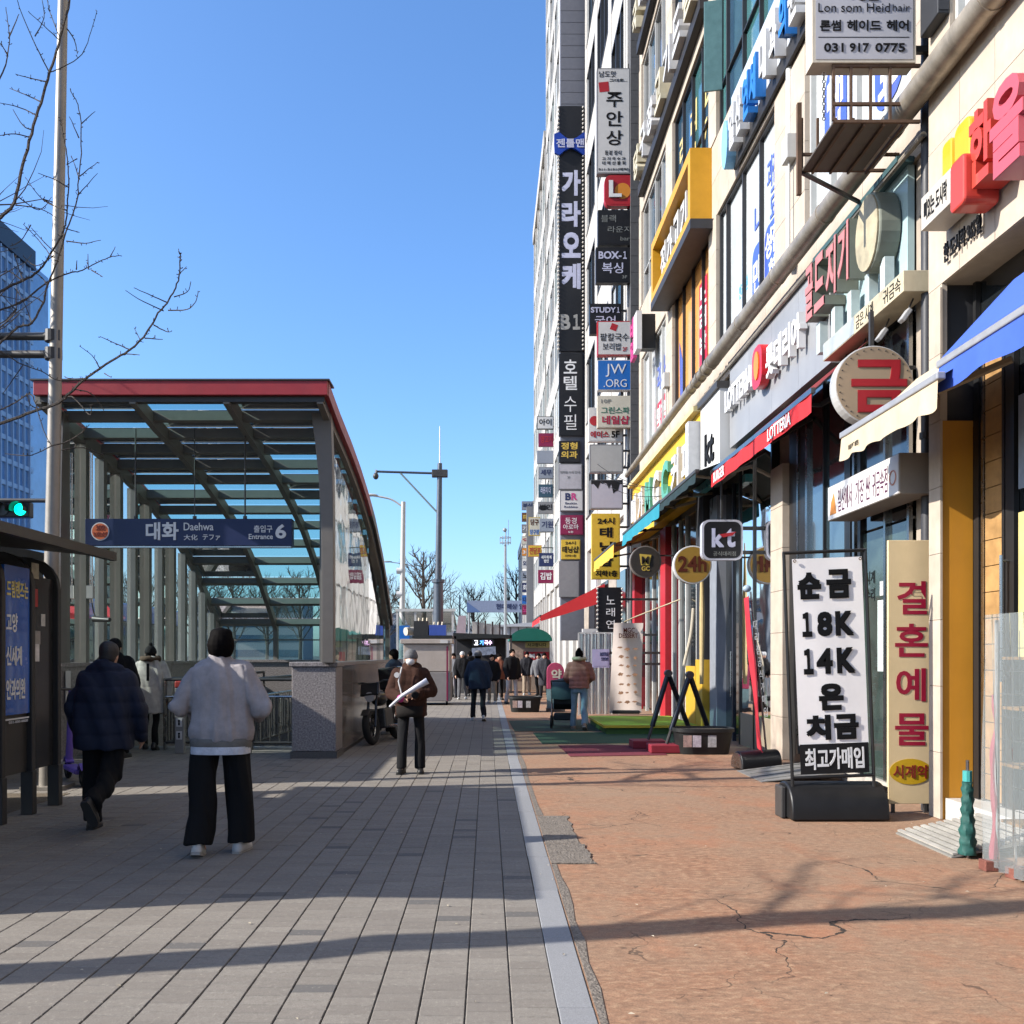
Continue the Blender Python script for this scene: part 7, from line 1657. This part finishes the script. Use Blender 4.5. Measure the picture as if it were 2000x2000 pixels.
def person(label, loc, rz, h, legs=((0,0,0),(0,0,0)), arms=((0,.12,10),(0,.12,10)), lean=0, jk=None, tr=None, shoe=(0.02,0.02,0.02), head=None, vox=.011, stance=.10, skirt=None):
    """faces local +Y; legs/arms: (right, left)"""
    s = h/1.74; t = thing('person', label, 'person', loc, rz)
    hipz = .90*s; J = {}
    for i, sx in ((0,1),(1,-1)):
        a, k, pt = legs[i]; a, k = R(a), R(k)
        hp = Vector((sx*stance*s, 0, hipz)); kn = hp+Vector((sx*.01*s, math.sin(a)*.42*s, -math.cos(a)*.42*s)); an = kn+Vector((sx*.01*s, math.sin(a-k)*.41*s, -math.cos(a-k)*.41*s)); J[i] = [hp, kn, an, R(pt)]
    dz = .075*s - min(J[0][2].z, J[1][2].z)
    for i in (0,1): J[i][:3] = [p+Vector((0,0,dz)) for p in J[i][:3]]
    up = lambda p: Vector((p[0], p[1]+max(0,p[2]-(hipz+dz))*math.tan(R(lean)), p[2]))
    sh = []
    for i, sx in ((0,1),(1,-1)):
        A = arms[i]; S0 = up((sx*.178*s, 0, 1.378*s+dz))
        if isinstance(A, dict): el, wr_ = up(Vector(A['e'])*s+Vector((0,0,dz))), up(Vector(A['w'])*s+Vector((0,0,dz)))
        else:
            a, o_, e_ = R(A[0]), A[1], R(A[2]); el = S0+Vector((sx*o_*s*.8, math.sin(a)*.29*s, -math.cos(a)*.28*s)); wr_ = el+Vector((-sx*.02*s, math.sin(a+e_)*.26*s, -math.cos(a+e_)*.26*s))
        sh.append((S0, el, wr_))
    hc = up((0, .02*s, 1.60*s+dz)); nk = up((0,0,1.47*s+dz)); hd = head or {}
    yaw = R(hd.get('yaw',0)); tilt = R(hd.get('tilt',0)); HR = Matrix.Rotation(yaw,3,'Z') @ Matrix.Rotation(-tilt,3,'X')
    hp_ = lambda x,y,z: hc+HR@(Vector((x,y,z))*s)
    # body: one surface
    b = MB(); b.sph(hc, .076*s,.094*s,.112*s, 18,12, HR); b.sph(hp_(0,.03,-.055), .055*s,.06*s,.06*s, 12,8, HR)
    b.cap2(nk-Vector((0,0,.05*s)), hc-Vector((0,0,.03*s)), .056*s,.05*s)
    b.cap2(hp_(0,.085,.0), hp_(0,.10,-.03), .010*s,.015*s, 8)
    for sx in (1,-1): b.sph(hp_(sx*.076,-.005,-.01), .012*s,.022*s,.033*s, 8,6, HR)
    b.loft([ring(z*s+dz, rx*s, ry*s, 0, up((0,0,z*s+dz)).y) for z, rx, ry in ((.86,.14,.10),(1.05,.13,.09),(1.25,.155,.10),(1.40,.16,.08),(1.46,.07,.06))])
    for i in (0,1):
        sx = 1 if i == 0 else -1
        hp, kn, an, pt = J[i]; b.cap2(hp, kn, .06*s,.042*s); b.cap2(kn, an, .042*s,.032*s); b.cap2(an, an+Vector((0,.10*s,-.045*s)), .032*s,.03*s)
        S0, el, wr_ = sh[i]; b.cap2(S0, el, .045*s,.036*s); b.cap2(el, wr_, .035*s,.024*s)
        d = (wr_-el).normalized(); side_ = Vector((sx,0,0)); side_ = (side_-d*side_.dot(d)).normalized(); nrm = d.cross(side_)
        pm = wr_+d*.045*s; b.cap2(wr_+d*.01*s, pm+d*.03*s, .026*s,.030*s)
        for k, (o_, ln) in enumerate(((-.026,.062),(-.009,.072),(.009,.068),(.026,.052))):
            root = pm+d*.035*s+nrm*o_*s; cu = -side_*.25
            m1 = root+(d+cu*.6).normalized()*ln*.5*s; b.cap2(root, m1, .0095*s,.009*s, 8); b.cap2(m1, m1+(d+cu*2.2).normalized()*ln*.5*s, .009*s,.0075*s, 8)
        r0 = wr_+d*.03*s-nrm*.022*s; b.cap2(r0, r0+(d*.5-nrm*.6-side_*.3).normalized()*.05*s, .011*s,.009*s, 8)
    me = solid(b, min(vox,.0085) if vox < .014 else vox, 3); me.materials.append(SKIN); link('body', me, t)
    # trousers
    T_ = tr; mt_ = T_['m']; b = MB(); b.loft([ring(z*s+dz, rx*s, ry*s, 0, 0) for z, rx, ry in ((.80,.165,.115),(.90,.175,.125),(1.0,.165,.115),(1.06,.15,.105))])
    rt_, rk, rh = T_.get('r',(.085,.065,.06))
    for i in (0,1):
        hp, kn, an, pt = J[i]; b.cap2(hp+Vector((0,0,.0)), kn, rt_*s, rk*s, 16)
        e_ = kn.lerp(an, T_.get('len',1.0)); d = (e_-kn).normalized(); x_ = Vector((1,0,0)); y_ = d.cross(x_).normalized()
        b.loft([[kn.lerp(e_,f)+(x_*math.cos(2*math.pi*q/16)+y_*math.sin(2*math.pi*q/16))*(rk+(rh-rk)*f)*s for q in range(16)] for f in (-.12,0,.3,.6,.85,1.0)])
    me = solid(b, vox, 4, wr=folds(T_.get('fold',.006), 3)); me.materials.append(mt_); link('trousers', me, t)
    # shoes
    for i in (0,1):
        hp, kn, an, pt = J[i]; b = MB(); Rm = Matrix.Rotation(pt,3,'X') @ Matrix.Rotation(R(-8 if i == 0 else 8),3,'Z')
        prof_ = ((-.085,.028,.05,.0),(-.06,.04,.075,.0),(0,.043,.075,0),(.07,.048,.045,.0),(.13,.045,.035,.002),(.175,.025,.025,.006))
        rg = []
        for y_, w_, hh, z0 in prof_:
            rg.append([an+Rm@(Vector((w_*cx_, y_, -.075+z0+(hh+.03)*cz_))*s) for cx_, cz_ in ((-1,.0),(1,.0),(1.02,.35),(.8,.8),(.3,1),(-.3,1),(-.8,.8),(-1.02,.35))])
        b.loft(rg); so = MB(); so.loft([[p+Rm@Vector((0,0,-.004)) for p in ([an+Rm@(Vector((w_*cx_*1.04, y_*1.03, -.078+cz_))*s) for cx_, cz_ in ((-1,0),(1,0),(1,.022),(-1,.022))])] for y_, w_, hh, z0 in prof_])
        sm_ = b.mesh('shoe', m('shoe_%.2f_%.2f' % shoe[:2], shoe, .5, var=.1), 'all'); o = link('shoe', sm_, t)
        link('sole', so.mesh('sole', m('sole_pale',(0.35,0.33,0.3),.7) if shoe[0] > .2 else m('sole_dark',(0.03,0.03,0.03),.7)), o)
    # jacket
    if jk:
        b = MB(); hem = jk['hem']; rx, ry = jk.get('rx',.21), jk.get('ry',.145); ar, aw = jk.get('arm',(.068,.052)); hm = jk.get('hemr',1.0)
        zs = np.linspace(hem, 1.44, 14); rg = []
        for z in zs:
            f = (z-hem)/(1.44-hem); k = (1-f)*hm+f*1.0; sh_ = 1-.16*max(0,(f-.82)/.18)**2; bl = 1+jk.get('blouse',0)*math.exp(-((f-.12)/.12)**2)
            rg.append(ring(z*s+dz, rx*k*sh_*bl*s, ry*k*bl*(1-.25*max(0,(f-.75)/.25))*s, 0, up((0,0,z*s+dz)).y))
        rg.append(ring(1.475*s+dz, .12*s, .085*s, 0, nk.y)); rg.append(ring(1.50*s+dz, .075*s, .072*s, 0, nk.y)); b.loft(rg)
        for S0, el, wr_ in sh: b.cap2(nk-Vector((0,.01*s,.035*s)), S0+Vector((0,0,.004*s)), .07*s, ar*1.02*s, 14)
        for S0, el, wr_ in sh: b.cap2(S0, el, ar*1.08*s, ar*s, 16); b.cap2(el, wr_-(wr_-el).normalized()*.01, ar*s, aw*s, 16)
        if jk.get('hood'):
            hz = jk.get('hoodr',.13); b.sph(nk+Vector((0,-.055*s,.0)), hz*1.15*s,.085*s,.085*s,14,8); b.sph(nk+Vector((0,.03*s,.0)), .11*s,.085*s,.05*s,14,8)
        elif jk.get('collar',True): b.loft([ring((1.47+q)*s+dz, (.085-q*.1)*s, (.078-q*.1)*s, 0, nk.y+.005, 20) for q in (0,.03,.055)])
        me = solid(b, vox, jk.get('it',4), wr=folds(jk.get('fold',.006), jk.get('seed',1), jk.get('puff',0), jk.get('pitch',.115), jk.get('vert',1), jk.get('gather'))); me.materials.append(jk['m']); link('jacket', me, t)
        if jk.get('band'):
            b = MB(); b.loft([ring(z*s+dz, rx*k*s, ry*k*s, 0, up((0,0,z*s+dz)).y) for z, k in ((hem-.06,.94),(hem-.045,.97),(hem-.01,.99),(hem+.02,.98))]); o = b.build('waistband', jk['band'], t, smooth='all', local=True)
            b = MB(); b.loft([ring(z*s+dz, rq*s, ryq*s, 0, -.012) for z, rq, ryq in ((hem-.098,.224,.150),(hem-.08,.225,.150),(hem-.04,.222,.146))], cap=False); b.build('shirt_tail', m('shirt_white',(0.6,0.62,0.68),.8,var=.25,scale=12,bump=.5,bscale=40), t, smooth='all', local=True)
    # hair / hat
    k = hd.get('kind','short'); b = MB()
    if k in ('short','long','bun'):
        b.sph(hp_(0,-.016,.028), .092*s,.104*s,.108*s,16,10,HR); b.sph(hp_(0,-.045,-.02), .078*s,.066*s,.085*s,14,8,HR)
        if k == 'short' and hd.get('full'): b.sph(hp_(0,-.03,.0), .104*s,.098*s,.125*s,16,10,HR); b.sph(hp_(.03,-.02,.07), .06*s,.07*s,.06*s); b.sph(hp_(-.035,-.01,.07), .055*s,.07*s,.058*s)
        if k == 'long': b.loft([[hp_(x*.09*w_, y*.05*w_-.06, z) for x, y in ((-1,0),(-.6,.7),(0,1),(.6,.7),(1,0),(.6,-.8),(0,-1),(-.6,-.8))] for z, w_ in ((.05,.8),(-.05,1),(-.15,1.02),(-.24,.7))])
        if k == 'bun': b.sph(hp_(0,-.06,.12), .05*s)
        me = solid(b, max(.006,vox*.7), 2, wr=folds(.0035, 9, vert=.5)); me.materials.append(hd.get('m',HAIR)); link('hair', me, t)
    else:
        b.sph(hp_(0,-.012,.035), .092*s,.106*s,.098*s,18,12,HR); b.loft([[hp_(.092*math.cos(a)*q, -.010+.106*math.sin(a)*q, z) for a in [2*math.pi*j/20 for j in range(20)]] for z, q in ((-.005,1.0),(.0,1.05),(.04,1.06),(.05,1.0))])
        if k == 'pompom': b.sph(hp_(0,-.02,.15), .035*s)
        me = solid(b, max(.006,vox*.7), 3); me.materials.append(hd['m']); link('hat', me, t)
        b = MB(); b.sph(hp_(0,-.03,-.03), .08*s,.075*s,.075*s,14,8,HR); o = b.build('hair', HAIR, t, smooth='all', local=True)
    if hd.get('face'):
        for sx in (1,-1):
            b = MB(); b.sph(hp_(sx*.030,.083,.006), .013*s,.006*s,.006*s,8,6,HR); b.build('eye', BLACK, t, smooth='all', local=True)
            b = MB(); b.sph(hp_(sx*.031,.084,.026), .018*s,.006*s,.004*s,8,6,HR); b.build('eyebrow', HAIR, t, smooth='all', local=True)
        if hd.get('mask'):
            b = MB(); b.sph(hp_(0,.055,-.048), .062*s,.062*s,.052*s,16,10,HR); b.build('face_mask', m('mask_white',(0.75,0.75,0.76),.7,var=.04), t, smooth='all', local=True)
        else:
            b = MB(); b.sph(hp_(0,.088,-.062), .022*s,.006*s,.006*s,8,6,HR); b.build('mouth', m('lips',(0.4,0.12,0.1),.5), t, smooth='all', local=True)
    return t, sh, J, s, dz, hp_
CL = lambda n, c_, r=.8, **k: m('cloth_'+n, c_, r, var=k.pop('var',.22), scale=k.pop('scale',9), bump=.5, bscale=k.pop('bs',240), spec=.12, **k)
# man in pale grey bomber jacket, seen from behind
person('man with black hair in a pale grey bomber jacket and wide black trousers walking away', (gx(432,7.15),7.15,0), R(0), 1.75, legs=((7,8,0),(-6,6,-18)),
  arms=({'e':(.325,-.03,1.13),'w':(.20,.2,1.05)},{'e':(-.315,-.03,1.13),'w':(-.19,.2,1.06)}), jk=dict(m=CL('pale_grey',(0.42,0.385,0.39)),hem=.865,rx=.235,ry=.155,arm=(.078,.06),hemr=.93,blouse=.10,fold=.016,seed=4,vert=4.5,gather=(.015,.86),it=3,band=CL('grey_rib',(0.20,0.19,0.175))),
  tr=dict(m=CL('black_wide',(0.012,0.012,0.013)),r=(.105,.105,.108),fold=.010), shoe=(0.55,0.53,0.5), head=dict(kind='short',full=True), vox=.010, stance=.115)
# man in navy puffer with one heel raised
person('man in a bulky navy puffer jacket stepping away beside the shelter', (gx(203,8.1),8.1,0), R(-4), 1.66, legs=((-14,48,-62),(4,4,0)), arms=((6,.14,14),(-2,.15,20)), lean=7,
  jk=dict(m=CL('navy_puffer',(0.022,0.028,0.052),.55),hem=.74,rx=.27,ry=.20,arm=(.095,.075),hood=True,hoodr=.17,fold=.008,seed=6,puff=.012,pitch=.14), tr=dict(m=MATS['cloth_black_wide'],r=(.105,.088,.085),fold=.008), head=dict(kind='short',tilt=8,m=m('dark_cropped_hair',(0.03,0.026,0.024),.6,var=.3,scale=60)), vox=.010)
# two going into the station
person('tall person in a black hooded coat entering the subway, partly hidden', (gx(224,13.7),13.7,0), R(5), 1.80, legs=((8,6,0),(-8,10,-15)), jk=dict(m=CL('black_coat',(0.012,0.012,0.014)),hem=.62,rx=.24,ry=.17,arm=(.085,.065),hood=True,puff=.006), tr=dict(m=MATS['cloth_black_wide']), head=dict(kind='cap',m=MATS['cloth_black_coat']), vox=.013)
t, *_ = person('person in a long white parka with fur hood and black knitted hat', (gx(294,15.0),15.0,0), R(8), 1.70, legs=((-4,14,-20),(8,6,0)), jk=dict(m=CL('white_parka',(0.60,0.57,0.52)),hem=.60,rx=.235,ry=.17,arm=(.085,.068),hood=True,hoodr=.14,puff=.006,fold=.008,pitch=.17), tr=dict(m=MATS['cloth_black_wide'],r=(.075,.055,.05)), head=dict(kind='pompom',m=CL('black_knit',(0.015,0.015,0.016))), vox=.013, stance=.08)
b = MB(); b.ring((0,-.03,1.475), .13, .042, 'Z', 26, 10)
me = solid(b, .012, 1, wr=folds(.012, 2)); me.materials.append(m('brown_fur',(0.10,0.065,0.04),.9,var=.5,scale=60)); link('fur_trim', me, t)
b = MB(); b.box(-.02,.02,-.20,-.185,1.12,1.40); b.build('hood_strap', BLACK, t, local=True)
# woman handing out flyers
t, sh, J, s_, dz, hp_ = person('woman in grey beanie and white mask holding rolled papers, facing the camera', (gx(803,11.95),11.95,0), R(176), 1.62, legs=((3,3,0),(-2,2,0)),
  arms=({'e':(.27,.02,1.12),'w':(.10,.22,1.05)},{'e':(-.29,.0,1.14),'w':(-.10,.24,1.10)}), jk=dict(m=CL('dark_brown',(0.055,0.024,0.016)),hem=.80,rx=.22,ry=.165,arm=(.085,.068),hood=True,fold=.008,puff=.005), tr=dict(m=CL('black_slim',(0.016,0.016,0.018)),r=(.088,.068,.075)), head=dict(kind='beanie',m=CL('grey_knit',(0.17,0.17,0.175),bs=120),face=True,mask=True), vox=.010, stance=.105)
b = MB(); b.tube([(.22,.33,.88),(.06,.36,1.02),(-.12,.36,1.13),(-.26,.34,1.21)],[.016,.024,.032,.042],12); pp_ = b.build('paper_roll', m('paper_white',(0.66,0.66,0.72),.6), t, smooth=True, local=True)
for sx, w_ in ((0,sh[0][2]),(1,sh[1][2])):
    b = MB(); b.sph(w_+Vector((0,.06,.0)),.05,.055,.05); b.build('glove', m('pink_glove',(0.55,0.05,0.28),.7) if sx == 0 else MATS['cloth_black_slim'], t, smooth='all', local=True)
b = MB(); b.tube([(.09,.19,1.38),(.13,.21,1.2),(.07,.24,.98)],.010,6); b.build('strap', SWH, t, local=True, smooth=True)
b = MB(); b.cyl((.15,.22,1.28),.035,.012,'Y',16); b.build('badge', SWH, t, local=True)
b = MB(); b.loft([ring(z, rx, .165, 0, .01) for z, rx in ((.74,.185),(.80,.19),(.88,.188))]); b.build('apron', CL('black_apron',(0.02,0.017,0.016)), t, smooth='all', local=True)
# man walking away in navy jacket with grey cap
NVJ = CL('navy_jacket',(0.03,0.045,0.08)); JEAN = CL('pale_jeans',(0.25,0.34,0.42)); DKT = CL('dark_track',(0.02,0.022,0.03)); BGE = CL('beige',(0.42,0.33,0.24)); GRY = CL('mid_grey',(0.16,0.16,0.17)); BLK = MATS['cloth_black_coat']
person('man in a navy jacket and grey cap walking away along the paving', (gx(934,21.6),21.6,0), R(4), 1.66, legs=((-10,14,-18),(9,5,0)), arms=((-14,.12,10),(14,.12,14)), lean=4, jk=dict(m=NVJ,hem=.78,rx=.24,ry=.17,arm=(.08,.06),fold=.008), tr=dict(m=DKT,r=(.09,.07,.065)), shoe=(0.6,0.58,0.55), head=dict(kind='cap',m=GRY), vox=.016)
# person in pink puffer with stroller
t, *_ = person('person in a dusty pink puffer and pale jeans pushing a stroller', (gx(1131,19.0),19.0,0), R(-6), 1.66, legs=((-12,16,-25),(10,5,0)), arms=({'e':(.27,.05,1.13),'w':(.2,.28,1.05)},{'e':(-.27,.05,1.13),'w':(-.24,.3,1.03)}), lean=4, jk=dict(m=CL('dusty_pink',(0.42,0.17,0.13),.6),hem=.90,rx=.22,ry=.17,arm=(.085,.065),hood=True,hoodr=.13,puff=.012,pitch=.1), tr=dict(m=JEAN,r=(.088,.07,.072)), shoe=(0.3,0.2,0.14), head=dict(kind='bun'), vox=.013)
b = MB(); b.ring((0,-.03,1.46), .11, .04, 'Z', 22, 8); me = solid(b, .014, 1, wr=folds(.01, 2)); me.materials.append(m('cream_fur',(0.55,0.46,0.30),.9,var=.4,scale=50)); link('fur_trim', me, t)
# smaller figures farther down
far = [
 (903, 32.0, 180, 1.68, BLK, GRY, dict(kind='cap',m=CL('white_cap',(0.6,0.6,0.6)),face=True), 'person in black with a white cap beside the stall'),
 (886, 33.5, 160, 1.62, GRY, DKT, dict(kind='short',face=True), 'person in grey half hidden at the corner of the stall'),
 (918, 34.5, 20, 1.70, BLK, BLK, dict(kind='short'), 'dark dressed person behind the walking man'),
 (961, 29.5, 172, 1.58, BLK, BGE, dict(kind='long',face=True), 'woman in a black jacket and beige trousers coming towards the camera'),
 (975, 31.5, 190, 1.60, CL('rust',(0.22,0.08,0.05)), BLK, dict(kind='long',face=True), 'woman in a rust coloured jacket in the crowd'),
 (1000, 28.8, 205, 1.74, BLK, CL('pale_grey_trousers',(0.45,0.45,0.47)), dict(kind='short',face=True), 'man in a black jacket and pale grey trousers standing in the crowd'),
 (1029, 35.5, 185, 1.68, CL('black_vest',(0.03,0.03,0.035)), BGE, dict(kind='short',face=True), 'man in a black vest and beige trousers before the kiosk'),
 (1052, 34.5, 150, 1.62, GRY, BLK, dict(kind='short',face=True), 'person in a grey coat at the left of the kiosk sign'),
 (1063, 33.5, 175, 1.64, CL('charcoal_long',(0.05,0.05,0.06)), BLK, dict(kind='long',face=True), 'person in a long charcoal coat beside the pharmacy board'),
 (770, 17.8, 60, 1.66, NVJ, DKT, dict(kind='short',yaw=10), 'person in dark blue standing behind the woman with the mask')]
for i, (px, Y, rz, h, jm, tm, hd, lb) in enumerate(far):
    person(lb, (gx(px,Y),Y,0), R(rz), h, legs=((8*(-1)**i,8,0),(-7*(-1)**i,7,0)), arms=((8,.1,20),(-6,.1,25)), jk=dict(m=jm,hem=.45 if 'long' in lb else .78,rx=.215,ry=.155,arm=(.075,.058),hood=(i % 2 == 0)), tr=dict(m=tm), head=hd, vox=.018, shoe=(0.5,0.5,0.48) if i % 3 == 0 else (0.02,0.02,0.02))
# ================================================================== SMALL DETAILS
# loose wires between the sign columns and the awnings
for i, (a, c_, sag) in enumerate((((3.3,27.6,gz(912,28)),(4.2,22.5,5.6),.15),((3.35,27.7,gz(925,28)),(4.2,21.0,5.4),.2),((3.3,27.6,gz(940,28)),(4.25,20.0,5.1),.3),((4.05,16.5,4.7),(3.6,14.9,3.9),.3))):
    a, c_ = Vector(a), Vector(c_); pts = [a.lerp(c_,t)-Vector((0,0,4*sag*t*(1-t))) for t in np.linspace(0,1,12)]
    b = MB(); b.tube(pts, .008, 5); o = b.build('hanging_cable', BLACK, smooth=True)
    tag(o, ('highest thin black cable slung between the sign column and the yellow fascia','middle thin black cable slung between the sign column and the yellow fascia','lowest thin black cable slung between the sign column and the yellow fascia','short black cable hanging under the black awning')[i], 'cable', 'slung cables')
# dry leaves and scraps on the paving
rl_ = random.Random(12); b = MB()
for k in range(150):
    y = rl_.uniform(3.4, 16); x = rl_.uniform(-.5*y, min(4.1, .56*y)); a = rl_.uniform(0, 6.3); r = rl_.uniform(.006,.016); z = .012 if x > KX1 else .008
    b.add([(x+r*math.cos(a),y+r*math.sin(a),z),(x+.5*r*math.cos(a+1.6),y+.5*r*math.sin(a+1.6),z+.004),(x-r*math.cos(a),y-r*math.sin(a),z),(x+.5*r*math.cos(a-1.6),y+.5*r*math.sin(a-1.6),z+.002)],[(0,1,2,3)])
o = b.build('leaf_litter', m('litter_tan',(0.55,0.48,0.36),.8,var=.5,scale=9)); o['kind'] = 'stuff'; o['label'] = 'dry leaf scraps scattered over the paving'
# conduit and meter boxes on the clinic building
for i, (y, z) in enumerate(((13.2, 8.6), (22.3, 8.0))):
    t = thing('meter_box', ('small pale meter box on the pier beside the clinic windows','small pale meter box on the pier beside the orange windows')[i], 'meter box', (4.35,y,z))
    b = MB(); b.box(4.25,4.388,y-.12,y+.12,z,z+.35); b.build('case', MULW, t, bevel=.01); b = MB(); b.tube([(4.32,y,z),(4.32,y,7.05)],.015,6); b.build('conduit', MULW, t)
